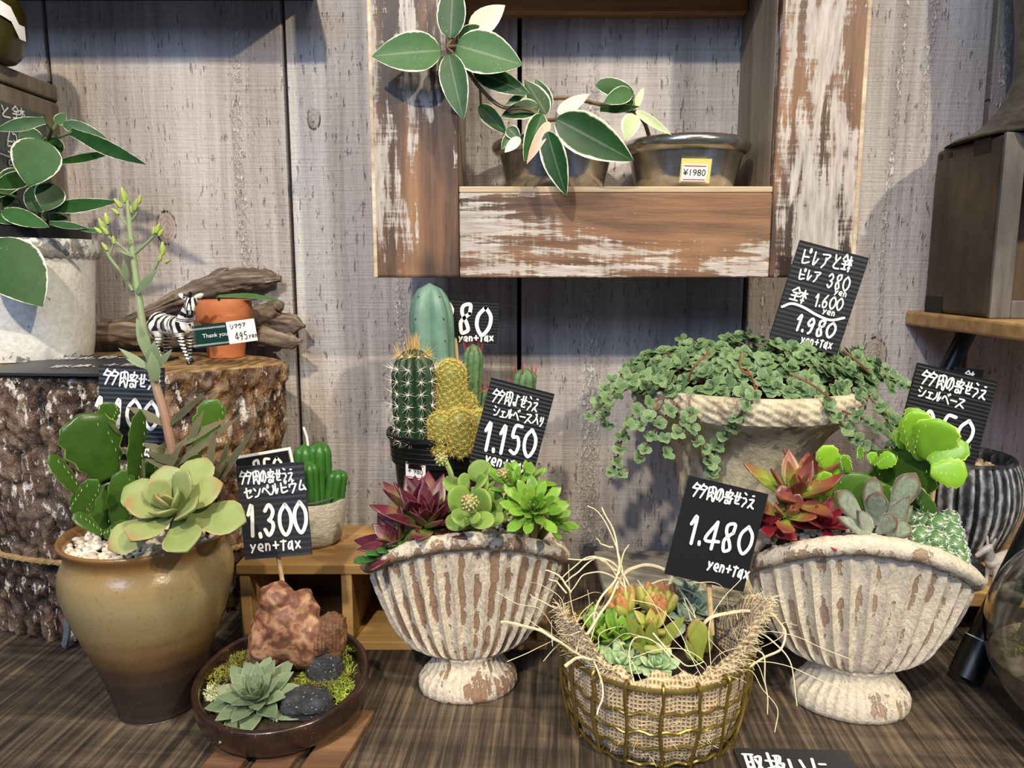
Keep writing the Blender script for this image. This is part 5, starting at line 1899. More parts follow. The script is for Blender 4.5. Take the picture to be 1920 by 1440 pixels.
# rocks
def rock_mat(name, cols, scale, bump=.8, dist=0.004, rough=.75, fleck=None, band=False):
    k = Mt(name)
    P = k.co()
    n = k.noise(P, scale, 6, .65, 1.5 if band else .2)
    if band:
        n = k.op('ADD', k.op('MULTIPLY', k.noise(P, scale * 1.5, 6, .62, 1.2), .75), k.op('MULTIPLY', k.wave(P, 16, 22, 4, 'BANDS', 'DIAGONAL', 2.5), .25))
    col = k.ramp(n, cols)
    if fleck:
        f = k.noise(P, 560, 2, .5)
        col = k.mix(k.step(f, .66, .72), col, fleck)
    return k.out(col, rough, 0, k.bump(k.noise(P, scale * 2.2, 6, .7), bump, dist))
mb = MB()
def rock_parts(lst):
    m_b = MB()
    for (x, y, rx, rz, dy, ry, rot) in lst:
        cc = bowl_at(x, y) if dy is None else W(x, y, dy)
        q = PXM(cc)
        m_b.blob(cc, (rx * q, ry, rz * q), 14, 18, Matrix.Rotation(rot, 3, 'Y'), .18, 1.6, x * .1)
    return m_b
rp = rock_parts([(540, 1180, 64, 72, .510, .016, -.12), (520, 1120, 34, 30, .510, .012, 0), (556, 1150, 40, 48, .510, .013, .5), (500, 1205, 36, 50, .507, .014, 0), (570, 1200, 45, 50, .506, .014, 0)])
fz = remesh(rp, .0011, 2)
fz.v = [p + V((1, .4, 1)) * 0 + (p - W(540, 1180, .5)).normalized() * (0.0017 * mnoise.fractal(p * 50, 1, 2.2, 5)) for p in fz.v]
rk = fz.build('red_rock', rock_mat('banded_red_rock', [(.30, '4f3022'), (.44, '704833'), (.56, '8b5f45'), (.74, 'b08c6c')], 26, .5, .0015, .6, band=True), t, smooth=70, label='large reddish brown rock')
rp = rock_parts([(620, 1190, 32, 46, .508, .010, 0), (634, 1166, 15, 14, .508, .008, 0), (602, 1200, 25, 38, .506, .010, 0)])
fz = remesh(rp, .0010, 2)
fz.v = [p + V((sin(p.x * 2600 + 3 * mnoise.noise(p * 60)) * .0006, -abs(sin(p.x * 2400)) * .0012, 0)) for p in fz.v]
fz.build('bark_piece', rock_mat('split_bark', [(.3, '3b2416'), (.5, '6f4a30'), (.75, 'a47d58')], 60, .8, .003, .6), t, smooth=70, label='splintered brown bark piece')
M_lava = rock_mat('black_lava_stone', [(.3, '222326'), (.55, '414246'), (.8, '6c6d72')], 160, 1.0, .003, .55, 'c7c7c9')
for (x, y, rx, rz, ry) in ((607, 1252, 34, 42, .010), (578, 1318, 50, 28, .012)):
    rp = MB()
    cc = bowl_at(x, y, .006)
    q = PXM(cc)
    rp.blob(cc, (rx * q, ry, rz * q), 22, 30, Matrix.Rotation(.3 if rx < 40 else .05, 3, 'Y'), .16, 2.2, x * .3)
    rp.v = [p + (p - cc).normalized() * .0009 * mnoise.fractal(p * 420, 1, 2.2, 3) for p in rp.v]
    rp.build('black_stone', M_lava, t, smooth=70)

# ------------------------------------------------------------------ fan-shaped shell planters
def shell_mat(name, white, brown, amt):
    k = Mt(name)
    a = k.ld()
    P = k.co()
    n = k.noise(k.co((1, 1, .45)), 95, 5, .68)
    n2 = k.noise(P, 330, 4, .65)
    b = k.noise(P, 24, 3, .5)
    wcol = k.ramp(n2, [(.3, white[0]), (.6, white[1]), (.8, white[2])])
    bcol = k.ramp(n, [(.35, brown[0]), (.65, brown[1])])
    # chips sit in the grooves (a0 small) and on the rim (a1)
    m = k.op('ADD', k.op('MULTIPLY', n, .62), k.op('MULTIPLY', b, .42))
    m = k.op('ADD', m, k.op('MULTIPLY', n2, .18))
    m = k.op('ADD', m, k.op('MULTIPLY', k.op('SUBTRACT', .5, a[0]), .34))
    m = k.op('ADD', m, k.op('MULTIPLY', a[1], .13))
    msk = k.step(m, amt, amt + .045)
    col = k.mix(k.op('MULTIPLY', msk, .88), wcol, bcol)
    h = k.op('SUBTRACT', k.op('ADD', k.op('MULTIPLY', n2, .8), n), k.op('MULTIPLY', msk, .9))
    return k.out(col, .82, 0, k.bump(h, .8, .0016))
class Shell:
    def __init__(s, c, yaw, sc, z_end, dz, label, mat, nfl=30, a=.0722, b=.0345):
        s.c, s.R, s.sc, s.ze, s.dz, s.a, s.b = c, Matrix.Rotation(yaw, 3, 'Z'), sc, z_end, dz, a, b
        s.t = thing('shell_planter', c, label, 'potted plant')
        # even steps along the rim
        K = 720
        ph = [2 * pi * i / K for i in range(K + 1)]
        L = [0.0]
        for i in range(K):
            L.append(L[-1] + sqrt((a * (cos(ph[i + 1]) - cos(ph[i]))) ** 2 + (b * 1.25 * (sin(ph[i + 1]) - sin(ph[i]))) ** 2))
        N = nfl * 8
        phi, j = [], 0
        for i in range(N):
            g = L[-1] * i / N
            while L[j + 1] < g:
                j += 1
            phi.append(ph[j] + (ph[j + 1] - ph[j]) * (g - L[j]) / (L[j + 1] - L[j]))
        mb = MB()
        rows, aa = [], []
        zw = .0315
        def prof(q, th, zt, aa_, bb_, amp):
            fl = 1 - abs(cos(nfl * pi * q))
            e = amp * (fl ** 1.1 - .45) * 1.5
            x, y = aa_ * cos(th), bb_ * sin(th)
            n = V((cos(th) / aa_, sin(th) / bb_, 0)).normalized()
            p = V((x, y, zt)) + n * (e + .0007 * mnoise.fractal(V((x, y, zt)) * 160, 1, 2, 4))
            return p, fl
        # foot
        for z, ka, kb in ((0, .0350, .0255), (.0008, .0364, .0270), (.004, .0372, .0278), (.009, .0368, .0270), (.0135, .0345, .0250), (.018, .0300, .0222), (.0225, .0268, .0200), (.026, .0254, .0190), (.0285, .0256, .0192), (.030, .0270, .0204)):
            row = []
            for i, th in enumerate(phi):
                p, fl = prof(i / N, th, z, ka, kb, .0009 if .006 < z < .026 else .0002)
                row.append(p)
                aa.append((.5 + .15 * (fl - .5), .35, 0))
            rows.append(row)
        NS = 26
        for k in range(NS + 1):
            u = (k / NS) ** 1.5
            row = []
            for i, th in enumerate(phi):
                zt = s.ztop(cos(th)) - .006
                z = zw + (zt - zw) * u
                ka = .0262 + (a - .0015 - .0262) * u ** .42
                kb = .0198 + (b - .0015 - .0198) * u ** .50
                amp = .0021 * min(1, u / .08 + .25) * min(1, max(0, (1 - u) / .06 + .12))
                p, fl = prof(i / N, th, z, ka, kb, amp)
                row.append(p)
                aa.append((fl if u < .95 else .62, 0 if u < .97 else .3, u))
            rows.append(row)
        rows = [[s.w(p) for p in r] for r in rows]
        mb.grid(rows, closed_v=True, cap0=True, at=aa)
        s.t_body = mb.build('body', mat, s.t, smooth=80)
        # rolled rim
        mb = MB()
        rows, aa = [], []
        for i, th in enumerate(phi):
            zt = s.ztop(cos(th))
            n = V((cos(th) / a, sin(th) / b, 0)).normalized()
            o_ = V((a * cos(th), b * sin(th), zt))
            rr = .0068 * (1 + .10 * mnoise.noise(o_ * 90))
            row = []
            for j2 in range(14):
                g = 2 * pi * j2 / 14
                q = o_ + n * (rr * cos(g) * 1.05 - .0015) + V((0, 0, rr * .92 * sin(g)))
                q += V((0, 0, 1)) * .0006 * mnoise.fractal(q * 200, 1, 2, 3)
                row.append(s.w(q))
                aa.append((.45 + .2 * sin(g), .62, 0))
            rows.append(row)
        mb.grid(rows, closed_u=True, closed_v=True, at=aa)
        mb.build('rim', mat, s.t, smooth=80)
        mb = MB()
        rows = []
        for k in range(8):
            f_ = k / 7
            rows.append([s.w(s.soil(f_ * (a - .004) * cos(th), f_ * (b - .004) * sin(th))) for th in phi[::4]])
        mb.grid(rows, closed_v=True)
        mb.build('soil', M_soil, s.t)
    def ztop(s, cx):
        return s.ze + s.dz * max(0.0, 1 - cx * cx) ** .75
    def soil(s, x, y):
        return V((x, y, s.ztop(max(-1, min(1, x / s.a))) - .0015))
    def w(s, p):
        return s.c + s.R @ (p * s.sc)
    def on(s, fx, fy, up=0.0):
        """point above the soil at fractions of the width and depth"""
        return s.w(s.soil(fx * s.a, fy * s.b) + V((0, 0, up)))
    def peb(s, n, seed, keep):
        rg = random.Random(seed)
        pts = []
        while len(pts) < n:
            fx, fy = rg.uniform(-.97, .97), rg.uniform(-.97, .97)
            if fx * fx + fy * fy < .80 and keep(fx, fy):
                pts.append(s.on(fx, fy, .0012))
        mb = MB()
        pebbles(mb, pts, .0020, .0034, seed)
        o = mb.build('pebble_bed', M_pebble, s.t, smooth=60)
        o['kind'] = 'stuff'
M_shellA = shell_mat('chalky_white_over_brown_clay', ('b5a590', 'd9cdb9', 'eee5d4'), ('6d4a35', '8f6a4e'), .70)
M_shellB = shell_mat('cream_wash_over_brown_clay', ('bcaf9b', 'd6cab6', 'e8dfcd'), ('75563f', '9c8068'), .755)
sA = Shell(V((W(878, 1275, .545).x, .543, 0)), radians(7), 1.0, .1000, .0270, 'fan-shaped fluted white planter with burgundy and green succulents at the centre', M_shellA)
sA.peb(150, 3, lambda x, y: True)
M_burg = leafmat('burgundy_pointed_leaf', '7a2c42', '5a1c30', '9c5a66', 0.07, tip='6d1f36', tip0=.5, rough=.33, sss=.12)
def burg2():
    k = Mt('burgundy_leaf_green_base')
    a = k.ld()
    n = k.noise(k.co(), 60, 3, .5)
    u = k.op('ADD', a[0], k.op('ADD', k.op('MULTIPLY', k.op('SUBTRACT', n, .5), .35), k.op('MULTIPLY', k.op('SUBTRACT', a[2], .5), .6)))
    col = k.ramp(u, [(.12, '6f8a3e'), (.34, '7d6a42'), (.55, '6b2c3a'), (.85, '4c1729')])
    col = k.mix(k.op('MULTIPLY', k.step(a[1], .88, .98), .6), col, '9a6a62')
    return k.out(col, .34, 0, k.bump(k.noise(k.co(), 260, 3, .5), .1, .0006), sss=.12)
M_burg = burg2()
mb = MB()
rosette(mb, sA.on(-.40, -.15, .010), (.05, -.35, .94), 22, .043, .0175, 82, 20, 'lance', .22, .30, -.06, .40, spin=.4, base=.14)
rosette(mb, sA.on(-.70, -.25, .004), (-.40, -.40, .82), 14, .033, .0160, 80, 16, 'lance', .22, .30, -.06, .42, spin=2.0, base=.14)
rosette(mb, sA.on(-.52, .45, .014), (-.15, .0, 1), 10, .040, .016, 82, 35, 'lance', .22, .30, -.06, .5, spin=1.1, base=.1)
mb.build('burgundy_rosettes', M_burg, sA.t, smooth=70, label='pointed burgundy rosettes')
mb = MB()
for q in range(6):
    b0 = sA.on(-.86 + .06 * q, -.55 + .05 * q, .004)
    mb.leaf(b0, b0 + V((-.016 + .004 * q, -.014, .002 + .002 * (q % 2))), .010, V((0, -.3, 1)), .22, 0, .2, 'spat', 8, 8)
mb.build('green_leaves', leafmat('dark_green_shoot_leaf', '3f7030', '274f22', rough=.35), sA.t, smooth=70)
M_crass = leafmat('olive_green_round_leaf', '86a24e', '64843c', 'a9a860', 0.06, rough=.42, sss=.15)
mb = MB()
cc = sA.on(.06, -.05, .020)
for (px, py, tx, ty, w, y0, y1) in ((905, 905, 895, 862, 42, .548, .552), (870, 915, 828, 905, 32, .535, .525), (905, 915, 918, 880, 32, .552, .556), (880, 910, 858, 898, 32, .532, .527), (895, 915, 916, 900, 36, .525, .518), (880, 960, 842, 918, 48, .515, .505), (895, 955, 918, 925, 48, .512, .502), (905, 962, 940, 925, 52, .520, .514), (880, 965, 848, 978, 36, .505, .492), (885, 968, 925, 985, 36, .500, .485), (870, 970, 838, 990, 34, .52, .51), (905, 965, 945, 978, 34, .515, .505), (898, 905, 914, 900, 50, .53, .517), (880, 975, 902, 968, 20, .49, .485)):
    lf(mb, (px, py), (tx, ty), w * 1.12, y0, y1, tilt=.2, th=.20, cup=.12, shape='round', nu=10, m=12, bend=-.05)
pxtube(mb, [(890, 1000, .525), (888, 960, .52), (890, 915, .53)], 8, .52)
mb.build('round_leaf_plant', M_crass, sA.t, smooth=70, label='olive plant with round leaves')
def flower_head(mb, p, r, n=46):
    for i in range(n):
        z = 1 - 2 * (i + .5) / n
        a = i * 2.39996
        d = V((sqrt(1 - z * z) * cos(a), sqrt(1 - z * z) * sin(a), z))
        mb.blob(p + d * r * random.uniform(.85, 1.05), r * .20, 5, 6, at=(random.random(), 0, random.random()))
    mb.blob(p, r * .85, 6, 8)
k_ = Mt('pink_green_buds')
k_.out(k_.ramp(k_.op('ADD', k_.op('MULTIPLY', k_.ld()[2], .5), k_.op('MULTIPLY', k_.noise(k_.co(), 35, 2, .5), .5)), [(.3, '8fa45a'), (.55, 'c0a578'), (.75, 'c58d7c')]), .5)
M_stalk = plain('pale_green_stalk', 'b3c478', .5)
for (hp, hr, hn, pts, pr_) in ((W(880, 944, .488), 16 * .00035, 46, [(885, 965, .50), (882, 948, .490)], 5), (W(945, 890, .525), 13 * .00037, 40, [(912, 905, .525), (928, 895, .525), (942, 888, .525)], 4.6),
                               (W(828, 862, .520), 12 * .00037, 34, [(849, 912, .533), (846, 890, .525), (836, 866, .520)], 5)):
    mb = MB()
    pxtube(mb, pts, pr_, .525)
    fs_ = mb.build('flower_stalk', M_stalk, sA.t)
    mb = MB()
    flower_head(mb, hp, hr, hn)
    mb.build('flower_head', k_.m, fs_, smooth=70)
M_grn = leafmat('fresh_green_spoon_leaf', '7ba63a', '4f7a28', '9c9a4a', 0.08, tip='97743f', tip0=1.02, rough=.3, sss=.2)
mb = MB()
for (px, py, y, ax, n, L) in ((1000, 955, .497, (.05, -.72, .68), 30, .0235), (962, 912, .520, (.1, -.35, .93), 18, .024), (1035, 975, .520, (.5, -.35, .75), 20, .020), (988, 900, .535, (.3, -.2, .95), 14, .021), (1015, 925, .54, (.5, .1, .9), 14, .020), (960, 960, .515, (-.3, -.6, .7), 12, .018)):
    rosette(mb, W(px, py, y), ax, n, L, .0080, 86, 6, 'spat', .30, .32, -.14, .36, spin=px, nu=8, m=8, base=.16)
mb.build('green_rosettes', M_grn, sA.t, smooth=70, label='cluster of fresh green rosettes')
mb = MB()
for a in ((1000, 975, .505, 1000, 1010, .53), (962, 930, .525, 975, 1000, .54), (1030, 985, .522, 1010, 1010, .54), (988, 915, .537, 985, 1000, .55), (1015, 940, .542, 1005, 1000, .55)):
    mb.tube([W(a[0], a[1], a[2]), W(a[3], a[4], a[5])], .003, 7)
mb.build('green_stems', plain('green_brown_stem', '6c6a3a', .6), sA.t)
# ------------------------------------------------------------------ right shell planter
sB = Shell(V((W(1588, 1290, .525).x, .521, 0)), radians(-12), 1.10, .0900, .0300, 'larger fan-shaped fluted cream planter with lime cactus pads on the table', M_shellB, nfl=30, a=.0690, b=.033)
sB.peb(230, 5, lambda x, y: True)
def redgreen():
    k = Mt('rust_red_leaf_green_base')
    a = k.ld()
    n = k.noise(k.co(), 60, 3, .5)
    u = k.op('ADD', a[0], k.op('ADD', k.op('MULTIPLY', k.op('SUBTRACT', n, .5), .4), k.op('MULTIPLY', k.op('SUBTRACT', a[2], .5), .7)))
    col = k.ramp(u, [(.15, '8a9a3c'), (.45, '86683a'), (.75, '854432'), (1.0, '6a2f2c')])
    return k.out(col, .34, sss=.12)
M_redg = redgreen()
mb = MB()
rosette(mb, W(1490, 925, .530), (-.02, -.40, .92), 13, .038, .0165, 84, 20, 'lance', .22, .28, -.12, .45, spin=.2, base=.15)
rosette(mb, W(1478, 968, .512), (.05, -.55, .83), 9, .026, .0150, 80, 10, 'spat', .22, .30, -.1, .45, spin=1.3, base=.12)
rosette(mb, W(1515, 905, .56), (.15, .1, 1), 8, .034, .0150, 82, 40, 'lance', .22, .28, -.1, .5, spin=2.3, base=.12)
mb.build('rust_rosettes', M_redg, sB.t, smooth=70, label='rust red and green pointed rosettes')
mb = MB()
rosette(mb, W(1548, 985, .510), (.05, -.45, .89), 12, .028, .0120, 80, 2, 'lance', .16, .3, -.05, .5, spin=.7, base=.12)
rosette(mb, W(1440, 980, .515), (-.3, -.45, .8), 8, .022, .0120, 70, 0, 'lance', .16, .3, -.05, .5, spin=.1, base=.12)
mb.build('crimson_rosettes', leafmat('crimson_leaf', '8f2230', '681822', 'a8525a', .08, rough=.35), sB.t, smooth=70, label='small crimson pointed leaves')
for (a, b_) in (((1490, 925, .530), (1492, 1010, .535)), ((1478, 968, .512), (1486, 1010, .52)), ((1548, 985, .51), (1550, 1010, .52)), ((1440, 980, .515), (1452, 1012, .52)), ((1515, 905, .56), (1515, 1000, .555))):
    mb = MB()
    mb.tube([W(*a), W(*b_)], .0026, 7)
    mb.build('stem', M_vinebr, sB.t)
pads([((1588, 1000), (1618, 886), 132, .545, .545, .2, .15), ((1690, 960), (1700, 838), 118, .552, .552, -.3, .15), ((1712, 905), (1752, 968), 26, .54, .53), ((1530, 940), (1525, 890), 30, .55, .55)], M_pad, sB.t, label='broad dark green cactus pads')
pads([((1568, 890), (1543, 836), 42, .548, .545), ((1590, 885), (1581, 853), 22, .545, .540), ((1552, 930), (1545, 884), 30, .535, .530), ((1646, 876), (1677, 852), 30, .545, .540), ((1642, 872), (1631, 848), 20, .55, .55), ((1612, 862), (1612, 836), 12, .56, .56), ((1515, 920), (1507, 892), 13, .53, .53),
      ((1733, 862), (1712, 772), 62, .535, .528), ((1742, 862), (1760, 786), 80, .528, .520), ((1742, 868), (1816, 832), 46, .522, .515), ((1744, 882), (1815, 890), 54, .518, .508, .2), ((1692, 842), (1687, 804), 28, .545, .545), ((1716, 845), (1711, 805), 24, .54, .54), ((1710, 800), (1722, 765), 40, .538, .538)],
     M_padl, sB.t, label='bright lime young cactus pads', th=.2)
def panda():
    k = Mt('felted_grey_green_leaf')
    a = k.ld()
    n = k.noise(k.co(), 320, 3, .6)
    col = k.ramp(n, [(.3, '6c7a66'), (.7, '95a085')])
    br = k.op('MULTIPLY', k.step(a[0], .25, .75), k.step(k.op('ADD', a[1], k.op('MULTIPLY', n, .5)), .85, 1.15))
    col = k.mix(k.op('MULTIPLY', br, .95), col, '5a3c2a')
    col = k.mix(k.op('MULTIPLY', k.step(a[0], .80, .97), .85), col, '5f3d2c')
    return k.out(col, .9, 0, k.bump(n, .5, .001), sheen=.6)
mb = MB()
M_panda = panda()
for (b, tp, w, y0, y1) in (((1640, 985), (1646, 918), 38, .515, .505), ((1630, 980), (1640, 892), 34, .535, .535), ((1625, 985), (1563, 920), 38, .515, .508), ((1668, 970), (1718, 886), 44, .525, .520), ((1668, 985), (1708, 928), 30, .515, .508), ((1632, 998), (1604, 955), 32, .502, .492), ((1645, 1000), (1684, 970), 36, .500, .488), ((1632, 1000), (1564, 970), 28, .500, .490), ((1675, 990), (1712, 948), 26, .52, .518), ((1665, 1008), (1708, 985), 34, .502, .498)):
    lf(mb, b, tp, w * 1.08, y0, y1, tilt=.2, th=.34, cup=.18, shape='spat' if w > 33 else 'ovate', nu=12, m=12, bend=-.08)
mb.build('felted_rosette', M_panda, sB.t, smooth=70, label='felted grey-green rosette with brown leaf tips')
mb, m2 = MB(), MB()
M_thim = plain('pale_green_cactus_ball', '557d45', .5, var=.2, scale=90)
rg = random.Random(3)
for (x, y, r, yy) in ((1728, 1010, 24, .508), (1755, 1016, 21, .500), (1762, 988, 24, .520), (1785, 1000, 20, .51), (1790, 1024, 20, .500), (1740, 985, 22, .53), (1775, 1048, 20, .492), (1796, 1050, 19, .495), (1752, 1042, 22, .497), (1715, 975, 20, .54), (1730, 962, 16, .55), (1780, 975, 18, .53), (1800, 1036, 16, .51), (1770, 1070, 14, .49), (1788, 1068, 15, .49), (1740, 1030, 18, .50)):
    p = W(x, y, yy)
    q = r * PXM(p)
    mb.blob(p, q, 10, 14)
    for i in range(30):
        z = 1 - 2 * (i + .5) / 30
        a = i * 2.39996
        d = V((sqrt(1 - z * z) * cos(a), sqrt(1 - z * z) * sin(a), z))
        if d.y < .5:
            spines(m2, p + d * q, d, 8, q * .46, .00022, .75, rg=rg)
o = mb.build('ball_cactus_cluster', M_thim, sB.t, smooth=180, label='mound of small white-spined ball cacti')
m2.build('spines', plain('white_star_spines', 'f0efe4', .6), o)

# ------------------------------------------------------------------ wire basket with burlap
c = V((W(1222, 1300, .505).x, .503, 0))
t = thing('wire_basket', c, 'gold wire basket lined with burlap and planted with small succulents', 'basket')
M_gold_w = plain('antique_gold_wire', '9c8748', .34, .85, var=.25, scale=120)
BH, BR, BB = .0565, .0645, .0575
def bpt(th, z, d=0.0):
    u = z / BH
    r = BB + (BR - BB) * u + .0025 * sin(pi * u) + d
    w_ = 1 + .012 * sin(3 * th + .6)
    return c + V((r * w_ * cos(th), r * w_ * sin(th), z))
mb = MB()
mb.tube([bpt(2 * pi * i / 90, BH) for i in range(90)], .0017, 8, closed=True)
mb.build('rim_wire', M_gold_w, t)
for z in (.0022, .015, .027, .040):
    mb = MB()
    mb.tube([bpt(2 * pi * i / 120, z + .0012 * sin(i * 1.3 + z * 900) + .0015 * sin(i * .21 + z * 500), .0006 * sin(i * .8)) for i in range(120)], .0011, 7, closed=True)
    mb.build('hoop_wire', M_gold_w, t)
nu_ = 18
for i in range(nu_):
    th = 2 * pi * i / nu_ + .08
    mb = MB()
    pts = [bpt(th + .02 * sin(i * 3 + k), BH * k / 6, .0016) for k in range(6)] + [bpt(th, BH - .001, .0030), bpt(th, BH + .0030, .0012), bpt(th, BH + .0030, -.0018), bpt(th + .015, BH - .0012, -.0030), bpt(th + .02, BH - .005, -.0018)]
    pts = [c + V((cos(th) * .012, sin(th) * .012, .0022)), bpt(th, .0016, -.006)] + pts
    mb.tube(spline(pts, 3), .0012, 7)
    mb.build('upright_wire', M_gold_w, t)
def burlap():
    k = Mt('burlap_weave')
    a = k.ld()
    u = k.comb(k.op('MULTIPLY', a[0], 44), k.op('MULTIPLY', a[1], 22), 0.0)
    n = k.noise(k.co(), 130, 4, .6)
    w1 = k.wave(u, .5, 1.4, 2, 'BANDS', 'X', 1.5)
    w2 = k.wave(u, .5, 1.4, 2, 'BANDS', 'Y', 1.5)
    h = k.op('MAXIMUM', w1, w2)
    f = k.op('ADD', k.op('MULTIPLY', h, .5), k.op('MULTIPLY', n, .5))
    col = k.ramp(f, [(.22, '80613f'), (.45, 'b5946c'), (.7, 'dcc29a')])
    return k.out(col, .9, 0, k.bump(f, 1.0, .002), sheen=.25)
M_burlap = burlap()
mb = MB()
rows, aa = [], []
NTH = 220
def flare(th):
    """how far the cloth stands above the rim, and outwards"""
    def bump_(a0, w, h):
        d = abs((th - a0 + pi) % (2 * pi) - pi)
        return h * exp(-(d / w) ** 2)
    hh = .006 + bump_(radians(200), .45, .036) + bump_(radians(-18), .60, .040) + bump_(radians(60), .5, .012) + .003 * sin(7 * th) + .002 * sin(17 * th)
    oo = bump_(radians(205), .45, .017) + bump_(radians(-22), .60, .020) - .004
    return hh, oo
LV = [0.0008, .008, .016, .024, .032, .040, .048, .053]
for z in LV:
    row = []
    for i in range(NTH):
        th = 2 * pi * i / NTH
        wr = .0016 * mnoise.fractal(V((cos(th) * 4, sin(th) * 4, z * 60)), 1, 2, 3)
        row.append(bpt(th, z, -.0035 + wr + .001 * sin(22 * th)))
        aa.append((i / NTH * 2 if i / NTH < .5 else 2 - i / NTH * 2, z / .1, 0))
    rows.append(row)
for k in range(1, 9):
    u = k / 8
    row = []
    for i in range(NTH):
        th = 2 * pi * i / NTH
        hh, oo = flare(th)
        wr = .0022 * mnoise.fractal(V((cos(th) * 5, sin(th) * 5, u * 2 + 4)), 1, 2, 3)
        row.append(bpt(th, .053, -.0035 + oo * u + wr * (1 + u) - .004 * u * u * (1 if hh < .012 else 0)) + V((0, 0, hh * sin(u * 1.45) + .0022 * u * mnoise.noise(V((cos(th) * 14, sin(th) * 14, 2))))))
        aa.append((i / NTH * 2 if i / NTH < .5 else 2 - i / NTH * 2, .53 + u * hh / .1, 0))
    rows.append(row)
# inner face, a little inside
inner = []
for k in range(8, -1, -1):
    src = rows[len(LV) - 1 + k]
    row = []
    for p in src:
        d = V((p.x - c.x, p.y - c.y, 0)).normalized()
        row.append(p - d * .0016)
    inner.append(row)
for row in inner:
    for i in range(NTH):
        aa.append((i / NTH * 2 if i / NTH < .5 else 2 - i / NTH * 2, .6, 0))
mb.grid(rows + inner, closed_v=True, at=aa, cap0=True)
mb.build('burlap_liner', M_burlap, t, smooth=80)
mb = MB()
mb.lathe([(0.0, .044), (.03, .043), (.0575, .041)], c, 48, cap0=False, mod=lambda p, th, i, r, z: p + V((0, 0, .002 * mnoise.noise(p * 70))))
mb.build('soil', M_soil, t)
# fuzz and loose fibres
M_fibre = plain('blond_plant_fibre', 'eadbb2', .6, var=.12, scale=150)
mb = MB()
rg = random.Random(11)
for i in range(2300):
    th = rg.uniform(0, 2 * pi) if i < 1300 else rg.choice((radians(-20), radians(-10), radians(200))) + rg.gauss(0, .35)
    hh, oo = flare(th)
    u = rg.random()
    if hh > .012 or rg.random() < .3:
        p = bpt(th, .053, -.004 + oo * u) + V((0, 0, hh * sin(u * 1.45)))
    else:
        p = bpt(th, rg.uniform(.004, .053), -.002)
    d = (V((cos(th), sin(th), 0)) * rg.uniform(.1, 1) + V((rg.uniform(-1, 1), rg.uniform(-1, 1), rg.uniform(-.6, 1)))).normalized()
    L = rg.uniform(.002, .008)
    e = V((rg.uniform(-1, 1), rg.uniform(-1, 1), rg.uniform(-1, .6))) * L * .4
    mb.tube([p, p + d * L * .5 + e * .3, p + d * L + e], .00013, 3, caps=False)
o = mb.build('burlap_fuzz', M_fibre, t, smooth=0, normals=False)
o['kind'] = 'stuff'
def fibres(name, lst, mat, wig=1.0):
    mb = MB()
    for pts, r in lst:
        P = [W(*p) for p in pts]
        Q = spline(P, 9)
        kk = PXM(P[0])
        sd = rg.uniform(0, 99)
        Q = [q + V((mnoise.noise(V((i * .16, sd, 0))), mnoise.noise(V((i * .16, sd, 5))), mnoise.noise(V((i * .16, sd, 9))))) * .0012 * wig for i, q in enumerate(Q)]
        m = len(Q)
        mb.tube(Q, [r * kk * (1 - .45 * i / m) for i in range(m)], 5)
    o = mb.build(name, mat, t, smooth=60)
    o['kind'] = 'stuff'
b_ = .50
